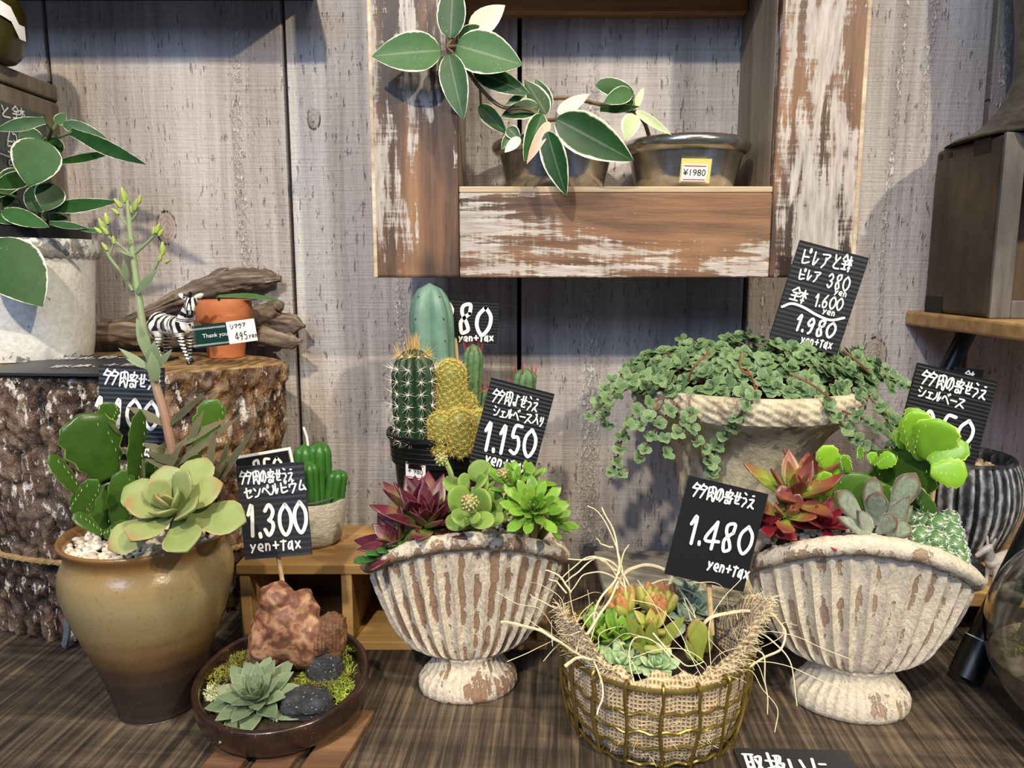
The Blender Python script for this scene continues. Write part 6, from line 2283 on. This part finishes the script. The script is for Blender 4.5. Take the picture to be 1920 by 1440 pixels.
F = [([(1150, 1130, .53), (1160, 1090, .54), (1185, 1065, .545), (1220, 1058, .54), (1260, 1080, .53), (1248, 1110, .525)], 4.0),
     ([(1110, 1190, .50), (1120, 1130, .51), (1155, 1085, .52), (1160, 1040, .53), (1148, 990, .54), (1128, 952, .545)], 2.4),
     ([(1180, 1160, .52), (1170, 1090, .53), (1150, 1010, .54), (1125, 965, .545), (1100, 950, .545)], 1.9),
     ([(1160, 1075, .53), (1168, 1040, .535), (1178, 1020, .54)], 1.6), ([(1150, 1025, .54), (1130, 1020, .54), (1118, 1010, .54)], 1.4),
     ([(1190, 1120, .53), (1160, 1065, .53), (1120, 1045, .525), (1085, 1070, .52), (1060, 1090, .515)], 2.0), ([(1170, 1100, .53), (1130, 1050, .525), (1095, 1050, .52), (1065, 1048, .52)], 1.8),
     ([(1155, 1070, .53), (1115, 1045, .53), (1080, 1060, .52), (1052, 1085, .515)], 1.8), ([(1200, 1130, .53), (1150, 1080, .53), (1100, 1075, .52), (1070, 1110, .51)], 1.7),
     ([(1070, 1110, .50), (1055, 1085, .50), (1035, 1072, .50), (1022, 1070, .50)], 2.2), ([(1062, 1112, .50), (1045, 1092, .50), (1030, 1085, .50)], 1.8),
     ([(940, 1166, .50), (975, 1172, .49), (1020, 1186, .48), (1060, 1210, .47), (1100, 1240, .455)], 3.0),
     ([(1040, 1138, .49), (1010, 1125, .50), (995, 1115, .505)], 1.4), ([(1100, 1190, .48), (1140, 1130, .50), (1160, 1090, .52)], 3.2), ([(1090, 1200, .48), (1115, 1240, .46), (1130, 1300, .445), (1118, 1340, .438)], 2.6),
     ([(1310, 1190, .50), (1330, 1160, .50), (1390, 1148, .50), (1440, 1150, .50), (1470, 1180, .50), (1465, 1215, .49), (1430, 1235, .48), (1395, 1260, .465)], 3.4),
     ([(1395, 1180, .49), (1440, 1195, .48), (1480, 1240, .47), (1494, 1322, .46)], 1.7), ([(1400, 1205, .48), (1430, 1230, .47), (1436, 1290, .465), (1440, 1340, .46)], 1.7),
     ([(1165, 1130, .53), (1240, 1095, .535), (1320, 1125, .525), (1335, 1160, .51)], 1.6), ([(1180, 1110, .53), (1260, 1090, .53), (1300, 1170, .51), (1310, 1230, .49)], 1.7),
     ([(1245, 1065, .54), (1270, 1100, .53), (1300, 1145, .51), (1318, 1200, .49)], 1.6), ([(1290, 1090, .53), (1320, 1085, .53), (1335, 1105, .53)], 1.3),
     ([(1190, 1280, .45), (1180, 1220, .46), (1200, 1195, .46), (1240, 1215, .46), (1280, 1260, .455)], 1.7), ([(1225, 1185, .47), (1265, 1230, .46), (1290, 1250, .455), (1320, 1240, .46)], 1.7),
     ([(1080, 1225, .46), (1095, 1170, .49), (1120, 1150, .50), (1105, 1210, .47)], 1.6), ([(1060, 1250, .455), (1085, 1232, .455), (1110, 1236, .452)], 3.2)]
for i in range(34):
    th = rg.choice((rg.uniform(2.8, 4.6), rg.uniform(-1.2, .5), rg.uniform(0, 6.28)))
    p = bpt(th, .055, -.006)
    out = V((cos(th), sin(th), 0))
    pts = [p]
    d = (out * rg.uniform(-.9, .7) + V((rg.uniform(-.6, .6), rg.uniform(-.4, .4), rg.uniform(.3, 1.2)))).normalized()
    L = rg.uniform(.010, .022)
    for k in range(4):
        p = p + d * L
        d = (d + V((rg.uniform(-.7, .7), rg.uniform(-.6, .6), rg.uniform(-.8, .25)))).normalized()
        p.z = max(p.z, .05)
        pts.append(p.copy())
    Q = spline(pts, 6)
    MBX = MB()
    F.append((None, Q))
mb = MB()
for a in F:
    if a[0] is None:
        mb.tube(a[1], .00026, 4)
o = mb.build('loose_fibres', M_fibre, t, smooth=60)
o['kind'] = 'stuff'
fibres('loose_fibres', [f for f in F if f[0] is not None], M_fibre)
# succulents inside
def basket_at(px, py, z=.046):
    return ZP(px, py, z)
def peach():
    k = Mt('peach_green_rosette_leaf')
    a = k.ld()
    n = k.noise(k.co(), 50, 3, .5)
    u = k.op('ADD', a[0], k.op('ADD', k.op('MULTIPLY', k.op('SUBTRACT', n, .5), .4), k.op('MULTIPLY', k.op('SUBTRACT', a[2], .5), .9)))
    col = k.ramp(u, [(.1, '9ead4c'), (.5, 'a3a552'), (.85, 'b3924e'), (1.15, 'b57c50')])
    return k.out(col, .42, sss=.2)
M_peach = peach()
mb = MB()
rosette(mb, W(1232, 1140, .520), (0, -.30, .95), 20, .0200, .0140, 88, 58, 'ovate', .55, .30, -.22, .6, spin=.3, base=.34, m=10)
rosette(mb, W(1165, 1145, .525), (-.15, -.25, .95), 16, .0185, .0135, 88, 58, 'ovate', .55, .30, -.22, .6, spin=1.3, base=.34)
rosette(mb, W(1222, 1178, .500), (0, -.3, .95), 7, .018, .011, 80, 40, 'lance', .4, .3, -.1, .6, spin=2.2)
mb.build('peach_rosettes', M_peach, t, smooth=70, label='peach and green rosettes')
mb = MB()
M_ol = leafmat('olive_red_edged_leaf', '8a9440', '5f7030', '98503a', .12, tip='9a5a3c', tip0=.95, rough=.36, sss=.15)
for (b, tp, w, y0, y1) in (((1210, 1212), (1172, 1150), 26, .490, .485), ((1234, 1210), (1285, 1155), 28, .490, .485), ((1222, 1210), (1222, 1164), 28, .480, .478), ((1312, 1240), (1306, 1158), 40, .478, .482), ((1298, 1238), (1286, 1198), 18, .476, .478), ((1322, 1225), (1332, 1180), 22, .49, .495), ((1205, 1215), (1245, 1222), 16, .478, .474), ((1215, 1225), (1180, 1205), 18, .478, .474), ((1240, 1220), (1260, 1190), 18, .485, .49)):
    lf(mb, b, tp, w, y0, y1, tilt=.2, th=.22, cup=.2, shape='spat' if w > 30 else 'ovate', nu=10, m=10)
mb.build('olive_plant', M_ol, t, smooth=70, label='olive leaves with reddish edges')
mb = MB()
rosette(mb, W(1130, 1195, .500), (-.1, -.3, .95), 18, .022, .0090, 86, 25, 'spat', .3, .3, -.12, .5, spin=.1, base=.2)
rosette(mb, W(1165, 1200, .495), (.1, -.3, .95), 14, .022, .0095, 86, 25, 'spat', .3, .3, -.12, .5, spin=1.1, base=.2)
mb.build('green_rosettes', M_grn, t, smooth=70)
M_pale = leafmat('pale_mint_leaf', 'b3c795', '8fae7c', 'cdd6b0', .08, rough=.5, sss=.2)
mb = MB()
rosette(mb, basket_at(1230, 1250, .052), (0, -.5, .86), 20, .017, .0090, 84, 10, 'spat', .34, .3, -.1, .42, spin=.6, base=.15)
rosette(mb, basket_at(1165, 1245, .052), (-.1, -.45, .88), 16, .018, .0105, 84, 10, 'spat', .4, .25, -.1, .42, spin=1.6, base=.15)
rosette(mb, basket_at(1145, 1222, .052), (-.1, -.3, .9), 10, .014, .009, 80, 20, 'round', .4, .2, -.1, .5, spin=.2, base=.15)
mb.build('mint_rosettes', M_pale, t, smooth=70, label='pale mint green rosettes')
M_grey = leafmat('silver_grey_leaf', '9fb09b', '7d947c', 'c3cbb8', .1, rough=.55)
mb = MB()
for (x, y, yy, L, n, sp) in ((1290, 1120, .545, .022, 18, .1), (1272, 1140, .535, .020, 14, .9), (1308, 1145, .530, .018, 14, 1.9), (1283, 1160, .52, .018, 10, .3)):
    rosette(mb, W(x, y, yy), (.05, -.35, .93), n, L, .0090, 84, 0, 'lance', .2, .35, -.05, .45, spin=sp, base=.15)
mb.build('silver_rosettes', M_grey, t, smooth=70, label='silvery grey-green rosettes')
for (a, bb_) in (((1232, 1140, .520), (1228, 1215, .515)), ((1165, 1145, .525), (1170, 1210, .515)), ((1222, 1178, .5), (1224, 1222, .5)), ((1290, 1120, .545), (1285, 1180, .53)), ((1272, 1140, .535), (1272, 1190, .525)), ((1308, 1145, .53), (1300, 1200, .52)), ((1283, 1160, .52), (1283, 1200, .515)), ((1130, 1195, .5), (1135, 1222, .5)), ((1165, 1200, .495), (1165, 1228, .495))):
    mb = MB()
    mb.tube([W(*a), W(*bb_)], .0022, 6)
    mb.build('stem', M_vinebr, t)

# ------------------------------------------------------------------ weathered slab, urn and trailing pilea
slab_z = .0225
so = thing('weathered_slab', (.19, .675, 0), 'low weathered grey wooden slab under the urn', 'board')
M_weath = wood('silver_grey_weathered_wood', 0, [(.3, '4c473f'), (.5, '8b8578'), (.68, 'c0b9a9'), (.8, 'ddd7c9')], .8, 70, 7, 1.0, radians(25))
mb = MB()
mb.box((.085, .598, slab_z - .010), (.255, .765, slab_z))
mb.build('slab_top', M_weath, so, smooth=0, bevel=.002)
for xx in (.100, .225):
    mb = MB()
    mb.box((xx, .612, 0), (xx + .018, .745, slab_z - .0102))
    mb.build('runner', M_weath, so, smooth=0, bevel=.001)
uc = V((W(1394, 760, .69).x, .688, slab_z))
t = thing('planted_urn', uc, 'aged cream classical urn overflowing with small-leaved trailing pilea', 'potted plant')
def urn_mat():
    k = Mt('aged_cream_plaster')
    P = k.co()
    n = k.noise(k.co((1, 1, .6), vec=P), 34, 5, .6)
    n2 = k.noise(P, 220, 4, .65)
    b = k.noise(k.co((1, 1, .5), (2, 1, 3), vec=P), 60, 4, .65)
    col = k.ramp(k.op('ADD', k.op('MULTIPLY', n, .6), k.op('MULTIPLY', n2, .4)), [(.3, '958a75'), (.5, 'c3b89d'), (.7, 'ded5bd')])
    col = k.mix(k.op('MULTIPLY', k.step(b, .53, .64), .8), col, '75675a')
    return k.out(col, .85, 0, k.bump(k.op('ADD', n2, b), .6, .0016))
M_urn = urn_mat()
mb = MB()
uh = .212 - slab_z
pr = [(0.0, 0), (.046, 0), (.047, .003), (.046, .010), (.040, .013), (.034, .017), (.028, .024), (.0255, .032), (.027, .038), (.034, .043), (.041, .050), (.0500, .062), (.0540, .078), (.0560, .095), (.0580, .112), (.0630, .128), (.0715, .144), (.0830, .157), (.0935, .1655), (.0960, .1675), (.0980, .171), (.0995, .177), (.0995, .1835), (.0975, .1885), (.0935, .1900), (.0890, .1885), (.0845, .180), (.080, .172)]
Q = spline([V((r, z, 0)) for r, z in pr], 5)
def umod(p, th, i, r, z):
    e = 0
    if .168 < z < .189 and r > .092:
        q = (th * 46 / (2 * pi)) % 1.0
        e = .0016 * sin(pi * q) + .0010 * sin(z * 900 + q * 5)
    elif .045 < z < .140:
        e = .0007 * sin(th * 22) * (1 if z < .12 else .4)
    e += .0010 * mnoise.fractal(p * 60, 1, 2, 4)
    return p + V((cos(th), sin(th), 0)) * e
mb.lathe([(max(0, p.x), p.y * uh / .19) for p in Q], uc, 230, mod=umod, cap0=False)
mb.build('urn', M_urn, t, smooth=80)
mb = MB()
mb.lathe([(0.0, .182), (.04, .181), (.0865, .177)], uc, 40, cap0=False)
mb.build('soil', M_soil, t)
M_pil = leafmat('grey_green_pilea_leaf', '728b5d', '486542', '9fb486', .14, rough=.45, sss=.15)
M_pst = plain('reddish_brown_pilea_stem', '7a4a36', .5, var=.25, scale=150)
mb, ms = MB(), MB()
rg = random.Random(21)
def sprig(p, up, r, n=6):
    u, h, s = ortho(up, V((.3, .7, .2)))
    sp = rg.uniform(0, 6.28)
    for i in range(n):
        a = sp + i * pi / 2 + (pi / 4 if i >= 4 else 0) + rg.uniform(-.35, .35)
        k = 1.0 if i < 4 else .62
        el = rg.uniform(.0, .5) if i < 4 else rg.uniform(.6, 1.0)
        d = (h * cos(a) + s * sin(a)) * cos(el) + u * sin(el)
        nn = u * cos(el) - (h * cos(a) + s * sin(a)) * sin(el)
        L = r * k * rg.uniform(.85, 1.2)
        mb.leaf(p + u * (.0022 * (i // 4)), p + u * (.0022 * (i // 4)) + d * L, L * rg.uniform(.82, .98), nn, .10, rg.uniform(-.05, .12), .16, 'round', 5, 8, rg.random())
rim_z = .212
heights = []
n = 0
while n < 430:
    x, y = rg.uniform(-.115, .136), (rg.uniform(-.080, .088) if n < 350 else rg.uniform(-.085, -.03))
    e = (x / .115 if x < 0 else x / .136) ** 2 + (y / (.080 if y < 0 else .088)) ** 2
    if e > 1:
        continue
    n += 1
    top_ = .036 * (1 - e) ** .55 + .002 - (.018 * max(0, e - .6))
    z = rim_z + top_ * rg.uniform(.35, 1.0) + rg.uniform(-.002, .004)
    p = V((uc.x + x, uc.y + y, z))
    if p.y > .792:
        continue
    up = V((x * 5, y * 5 - .25, .75 - .3 * e)) + V((rg.uniform(-.3, .3), rg.uniform(-.3, .3), 0))
    sprig(p, up, rg.uniform(.0068, .0092))
    if rg.random() < .4:
        ms.tube(spline([V((uc.x + x * .5, uc.y + y * .5, rim_z - .012)), V((uc.x + x * .8, uc.y + y * .8, z - .004)), p], 4), .0007, 5)
trails = [[(1262, 735, .63), (1210, 705, .625), (1160, 728, .62), (1128, 760, .62), (1106, 782, .62)], [(1245, 745, .63), (1195, 770, .62), (1172, 805, .615), (1160, 850, .615), (1148, 885, .615)],
          [(1270, 755, .62), (1240, 790, .612), (1222, 820, .610), (1205, 848, .61), (1196, 858, .61)], [(1292, 750, .61), (1296, 790, .600), (1300, 818, .600), (1325, 850, .605), (1340, 882, .61)],
          [(1420, 725, .60), (1408, 752, .588), (1388, 775, .588), (1365, 805, .605), (1345, 832, .612), (1332, 868, .615), (1335, 890, .612)], [(1530, 745, .60), (1560, 772, .592), (1585, 805, .595), (1612, 832, .60), (1640, 852, .61)],
          [(1600, 720, .64), (1640, 752, .63), (1668, 800, .63), (1672, 840, .63), (1650, 858, .63)], [(1620, 695, .66), (1668, 706, .65), (1700, 726, .64)], [(1630, 745, .62), (1660, 775, .615), (1690, 800, .615), (1700, 830, .615)],
          [(1225, 715, .65), (1165, 735, .64), (1130, 770, .64), (1140, 800, .64)], [(1235, 760, .61), (1200, 800, .605), (1180, 800, .605)], [(1300, 770, .60), (1270, 815, .598), (1245, 822, .60), (1250, 850, .6)],
          [(1200, 690, .67), (1150, 715, .67), (1120, 755, .67)], [(1580, 770, .60), (1625, 790, .60), (1660, 815, .605)], [(1180, 880, .615), (1165, 890, .615)]]
for tr in trails:
    P = spline([W(*p) for p in tr], 6)
    ms.tube(P, .00085, 6)
    acc = 0
    last = P[0]
    for i, p in enumerate(P):
        acc += (p - last).length
        last = p
        if acc > .0105 or i == len(P) - 1:
            acc = 0
            sprig(p + V((0, -.0012, .0006)), V((rg.uniform(-.4, .4), -.7, .6)), rg.uniform(.0058, .0078), 5)
for tr in ([(1480, 700, .60), (1520, 720, .592), (1560, 750, .592)], [(1400, 690, .595), (1412, 712, .588), (1415, 730, .588)], [(1330, 660, .60), (1300, 690, .595), (1290, 715, .60)], [(1580, 655, .62), (1610, 680, .615), (1630, 700, .62)], [(1390, 660, .60), (1388, 690, .592), (1410, 705, .588)]):
    ms.tube(spline([W(*p) for p in tr], 6), .0009, 6)
o = mb.build('foliage', M_pil, t, smooth=60, label='grey-green round pilea leaves')
ms.build('trailing_stems', M_pst, t)

# ------------------------------------------------------------------ riser shelf, ribbed pot, lava block, donkey
RZ = .052
rs = thing('riser_shelf', (.48, .69, 0), 'low honey-coloured wooden riser shelf along the wall', 'shelf')
mb = MB()
mb.box((.285, .594, RZ - .0125), (.86, WY - .001, RZ))
mb.build('board', M_plank, rs, smooth=0, bevel=.001)
for xx in (.30, .56, .83):
    mb = MB()
    mb.box((xx, .70, 0), (xx + .018, WY - .004, RZ - .0127))
    mb.build('support', M_darkshelf, rs, smooth=0)
lv = V((.392, .640, RZ))
mb = MB()
mb.box((lv.x - .05, lv.y - .022, RZ), (lv.x + .014, lv.y + .04, RZ + .013), radians(-12))
rc_ = V((W(1779, 930, .70).x, .690, RZ))
o = mb.build('lava_block', M_lava, loc=lv, smooth=0, bevel=.002)
tag(o, 'flat black gritty lava block under the edge of the ribbed pot', 'stone')
t = thing('ribbed_pot', rc_, 'charcoal pot with whitewashed vertical ribs behind the lime cactus', 'pot')
def ribbed_mat():
    k = Mt('charcoal_with_white_wash')
    a = k.ld()
    n = k.noise(k.co((1, 1, .5)), 150, 4, .65)
    m = k.op('ADD', k.op('MULTIPLY', a[0], .36), k.op('MULTIPLY', n, .8))
    col = k.ramp(m, [(.40, '1c1d21'), (.54, '4a4c52'), (.68, '94979b'), (.84, 'cfd0d0')])
    return k.out(col, .6, 0, k.bump(n, .5, .0012))
mb = MB()
pr = [(0.0, .0), (.030, 0), (.035, .002), (.044, .014), (.0525, .034), (.0565, .052), (.0560, .068), (.0525, .082), (.0485, .090), (.0465, .0925), (.0440, .0915), (.0425, .088), (.042, .080)]
Q = spline([V((r, z, 0)) for r, z in pr], 5)
NR = 21
def rmod(p, th, i, r, z):
    q = (th * NR / (2 * pi)) % 1.0
    g = sm(min(q, 1 - q) / .14)
    e = (-.0022 * (1 - g)) * (1 if .004 < z < .089 and r > .035 else 0)
    return p + V((cos(th), sin(th), 0)) * e
def rat(p, th, i, r, z):
    q = (th * NR / (2 * pi)) % 1.0
    if z > .0895 or r < .0425:
        return (.05, 0, 0)
    d = min(q, 1 - q)
    return (0.0 if d < .09 else max(0.0, 1 - abs(d - .2) / .26), 0, 0)
mb.lathe([(max(0, p.x) * .96, p.y) for p in Q], rc_, NR * 12, mod=rmod, at=rat, cap0=False)
mb.build('pot', ribbed_mat(), t, smooth=60)
mb = MB()
mb.lathe([(0.0, .082), (.0425, .082)], rc_, 36, cap0=False)
mb.build('soil', M_soil, t)
mb = MB()
rg = random.Random(9)
pebbles(mb, [rc_ + V((rg.uniform(-.03, .02), rg.uniform(-.03, .0), .0855 + rg.uniform(0, .002))) for i in range(46)], .0026, .0042, 2)
o = mb.build('pebble_bed', pebble_mat('tan_pebbles', [(.2, '9c8365'), (.5, 'cfb692'), (.8, 'e3d2b4')]), t, smooth=60)
o['kind'] = 'stuff'
# donkey figurine
db = V((W(1868, 1090, .614).x, .612, RZ))
dparts = [
 ([(-.42, 0, .80), (-.1, 0, .76), (.22, 0, .74), (.42, 0, .76)], [.21, .22, .205, .19]),
 ([(.42, 0, .82), (.56, 0, 1.06), (.64, 0, 1.22)], [.17, .125, .11]),
 ([(.62, .0, 1.24), (.76, -.08, 1.14), (.90, -.16, 1.00)], [.125, .105, .075]),
 ([(.36, .10, .66), (.37, .11, .35), (.37, .11, .05)], [.11, .060, .058]), ([(.36, -.10, .66), (.39, -.11, .35), (.40, -.11, .05)], [.11, .060, .058]),
 ([(-.42, .11, .74), (-.38, .12, .46), (-.46, .12, .27), (-.45, .12, .05)], [.17, .09, .055, .055]), ([(-.42, -.11, .74), (-.36, -.12, .46), (-.42, -.12, .27), (-.40, -.12, .05)], [.17, .09, .055, .055]),
 ([(-.62, 0, .82), (-.70, 0, .60), (-.68, 0, .40)], [.03, .03, .05])]
dears = [((.57, .10, 1.44), (-.2, .25, 1), (.055, .03, .17)), ((.57, -.10, 1.44), (-.2, -.25, 1), (.055, .03, .17))]
mb, T, Rz = figurine(db, radians(207), .0275, None, dparts, dears, .0006)
dz = remesh(mb, .0006, 5, lambda p: (p.z, 0, 0))
t = thing('donkey_figurine', db, 'small pale grey donkey figurine standing on the riser shelf', 'figurine')
dz.build('body', plain('pale_grey_painted_resin', 'cfc8c2', .4, var=.18, scale=90, col2='b5aba4'), t, smooth=180)
mb = MB()
for sg in (1, -1):
    mb.blob(T((.70, .085 * sg - .05, 1.22)), .0009, 6, 8)
mb.build('eye', M_gloss, t)
mb = MB()
for i in range(7):
    mb.blob(T((.42 + .02 * i, 0, 1.0 + .07 * i)), (.0018, .0018, .002), 6, 8, amp=.3, freq=3, seed=i)
mb.build('mane', plain('brown_grey_mane', '6c625a', .6), t)

# ------------------------------------------------------------------ plank stand on black legs, old wooden box, metal vase
PZ = .2700
ps = thing('plant_stand', (.52, .68, PZ - .016), 'wooden plank stand on splayed black metal legs', 'stand')
mb = MB()
mb.box((.408, .585, PZ - .0145), (.80, WY - .001, PZ))
mb.build('plank_top', M_plank, ps, smooth=0, bevel=.0025)
M_pipe = plain('satin_black_pipe', '0c0d0f', .35, var=.2, scale=40)
for (a, b, r) in ((V((.345, .545, .0)), V((.482, .60, PZ - .0148)), .0105), (V((W(1640, 940, .77).x, .772, RZ + .0005)), V((W(1818, 615, .77).x, .77, PZ - .0148)), .0085), (V((.86, .56, 0)), V((.77, .62, PZ - .0148)), .0105), (V((.86, .75, RZ + .0005)), V((.77, .74, PZ - .0148)), .0085)):
    mb = MB()
    d = (b - a).normalized()
    A = a + V((0, 0, r * .55))
    mb.tube([A, b + d * 0], r, 20)
    lg = mb.build('leg', M_pipe, ps, smooth=50)
    mb = MB()
    mb.tube([A - d * .0005, A + d * .030], r * 1.12, 20)
    mb.build('rubber_foot', M_black, lg, smooth=50)
    mb = MB()
    mb.tube([A + d * .030, A + d * .0308], r * 1.13, 20)
    mb.build('foot_ring', plain('bright_ring', 'c9c9c6', .4), lg, smooth=50) if r > .01 else None
ob = thing('old_wooden_box', (.50, .72, PZ), 'dark old open-fronted wooden box on the plank stand', 'box')
X0, X1, Y0, Y1, Zb, Zt = .4155, .640, .672, .778, PZ, .4265
mb = MB()
mb.box((X0, Y0 + .001, Zb + .0002), (X0 + .013, Y1, Zt))
mb.build('side_panel', M_oldbox, ob, smooth=0, bevel=.004)
mb = MB()
mb.box((X1 - .013, Y0 + .001, Zb + .0002), (X1, Y1, Zt))
mb.build('side_panel', M_oldbox, ob, smooth=0, bevel=.003)
mb = MB()
mb.box((X0 + .0132, Y0 + .001, Zt - .012), (X1 - .0132, Y1, Zt - .0003))
mb.build('top_panel', M_oldbox, ob, smooth=0, bevel=.002)
mb = MB()
mb.box((X0 + .0132, Y0 + .001, Zb + .0002), (X1 - .0132, Y1, Zb + .012))
mb.build('bottom_panel', M_plank, ob, smooth=0, bevel=.002)
mb = MB()
mb.box((X0 + .0132, Y1 - .008, Zb + .0122), (X1 - .0132, Y1 - .001, Zt - .0122))
mb.build('back_panel', M_oldbox, ob, smooth=0)
for lo, hi in (((X0 - .0004, Y0 - .003, Zb + .0002), (X0 + .018, Y0 + .0012, Zt + .0004)), ((X1 - .018, Y0 - .003, Zb + .0002), (X1, Y0 + .0012, Zt)), ((X0 + .0182, Y0 - .003, Zt - .016), (X1 - .0182, Y0 + .0012, Zt)), ((X0 + .0182, Y0 - .003, Zb + .0002), (X1 - .0182, Y0 + .0012, Zb + .016))):
    mb = MB()
    mb.box(lo, hi)
    mb.build('front_edge', M_boxedge, ob, smooth=0, bevel=.0012)
for (y, z, w, h) in ((Y0 + .030, Zt - .0065, .024, .013), (Y1 - .018, Zb + .008, .030, .016), (Y1 - .010, Zt - .007, .005, .005), (Y1 - .026, Zt - .007, .005, .005)):
    mb = MB()
    mb.box((X0 - .0005, y - w / 2, z - h / 2), (X0 + .001, y + w / 2, z + h / 2))
    mb.build('iron_strap' if w > .01 else 'nail_head', plain('dark_iron', '221f1d', .5, .6) if 'dark_iron' not in bpy.data.materials else bpy.data.materials['dark_iron'], ob, smooth=0)
vc = V((.508, .722, .4265))
t = thing('metal_vase', vc, 'dark tarnished metal vase with a flared bell base on the old box', 'vase')
def vase_mat():
    k = Mt('dark_tarnished_metal')
    P = k.co()
    n = k.noise(P, 45, 5, .65)
    tu = k.noise(k.co((3, 3, 260), vec=P), 1.0, 3, .6)
    col = k.ramp(k.op('ADD', k.op('MULTIPLY', n, .75), k.op('MULTIPLY', tu, .25)), [(.3, '3a352d'), (.5, '746c5d'), (.7, 'a39a88')])
    return k.out(col, k.ramp(n, [(.3, .24), (.7, .46)]), .8, k.bump(k.op('ADD', tu, n), .35, .001))
mb = MB()
pr = [(0.0, .001), (.094, .001), (.0975, .0018), (.0975, .0045), (.093, .006), (.084, .0095), (.076, .0145), (.0665, .024), (.0585, .036), (.0530, .050), (.0505, .060), (.0512, .062), (.0505, .064), (.0515, .090), (.0545, .120), (.0580, .150), (.0620, .190), (.062, .205), (.058, .205)]
Q = spline([V((r, z, 0)) for r, z in pr], 4)
mb.lathe([(max(0, p.x), p.y) for p in Q], vc, 120, cap0=False)
mb.build('vase', vase_mat(), t, smooth=50)
Cs = W(1912, 222, .652)
d = V((Cs.x - vc.x, Cs.y - vc.y, 0)).normalized()
Cs = vc + d * .0672 + V((0, 0, Cs.z - vc.z))
R2 = V((-d.y, d.x, 0))
R2 = R2 if R2.x > 0 else -R2
U2 = (V((-d.x, -d.y, 1.0)))
U2 = (U2 - R2 * U2.dot(R2)).normalized()
mb = MB()
mb.obox(Cs + R2.cross(U2) * .0008, R2, U2, .026, .018, .0005)
mb.build('sticker_backing', bpy.data.materials['yellow_paper'], t, smooth=0)
sticker(t, Cs + R2.cross(U2) * .0014, R2, U2, .021, .0125, '¥', .007, M_paper)

# ------------------------------------------------------------------ glass terrarium
gc = V((.393, .470, .0))
t = thing('glass_terrarium', gc, 'round glass terrarium with bright moss at the lower right corner', 'terrarium')
gr, gz = .0735, .0725
outer, inner = [], []
for i in range(41):
    a = -pi / 2 + .14 + (pi - .14 - .62) * i / 40
    outer.append((gr * cos(a), gz + gr * sin(a)))
    inner.append(((gr - .0016) * cos(a), gz + (gr - .0016) * sin(a)))
bz = outer[0][1]
prof = [(0.0, bz)] + outer + [(outer[-1][0] + .002, outer[-1][1] + .003), (outer[-1][0] + .0005, outer[-1][1] + .0045)] + inner[::-1] + [(0.0, inner[0][1] + .0004)]
mb = MB()
mb.lathe(prof, gc + V((0, 0, -bz)), 90, cap0=False, cap1=False)
k = Mt('clear_glass')
k.out((.94, .96, .95, 1), .02, trans=1.0)
k.b.inputs['IOR'].default_value = 1.45
mb.build('glass_globe', k.m, t, smooth=70)
mb = MB()
ri = gr - .0022
rows = []
for zz in (.0045, .012, .020, .030, .042, .054):
    r_ = sqrt(max(0, ri ** 2 - (zz + bz - gz) ** 2))
    rows.append([gc + V((r_ * cos(a), r_ * sin(a), zz)) for a in [2 * pi * i / 60 for i in range(60)]])
rows.append([gc + V((.03 * cos(a), .03 * sin(a), .058 + .004 * sin(3 * a))) for a in [2 * pi * i / 60 for i in range(60)]])
mb.grid(rows, closed_v=True, cap0=True, cap1=True)
mb.build('soil', plain('terrarium_soil', '4b3d2c', .9, col2='8a7b63', scale=140, bump=.6), t, smooth=60)
mb = MB()
for i in range(240):
    a, r_ = rg.uniform(0, 6.28), sqrt(rg.random()) * .056
    tuft(mb, gc + V((r_ * cos(a), r_ * sin(a), .0560 + .002 * rg.random())), 8, .0080, .00045, rg=rg)
o = mb.build('moss', M_mossg, t, smooth=0, normals=False)
o['kind'] = 'stuff'
mb = MB()
mb.blob(gc + V((-.020, .018, .070)), (.026, .020, .020), 16, 20, None, .22, 2.0, 3.0)
mb.build('grey_rock', rock_mat('grey_brown_rock', [(.3, '4c443b'), (.55, '857a6c'), (.8, 'b5ab9c')], 50), t, smooth=70)
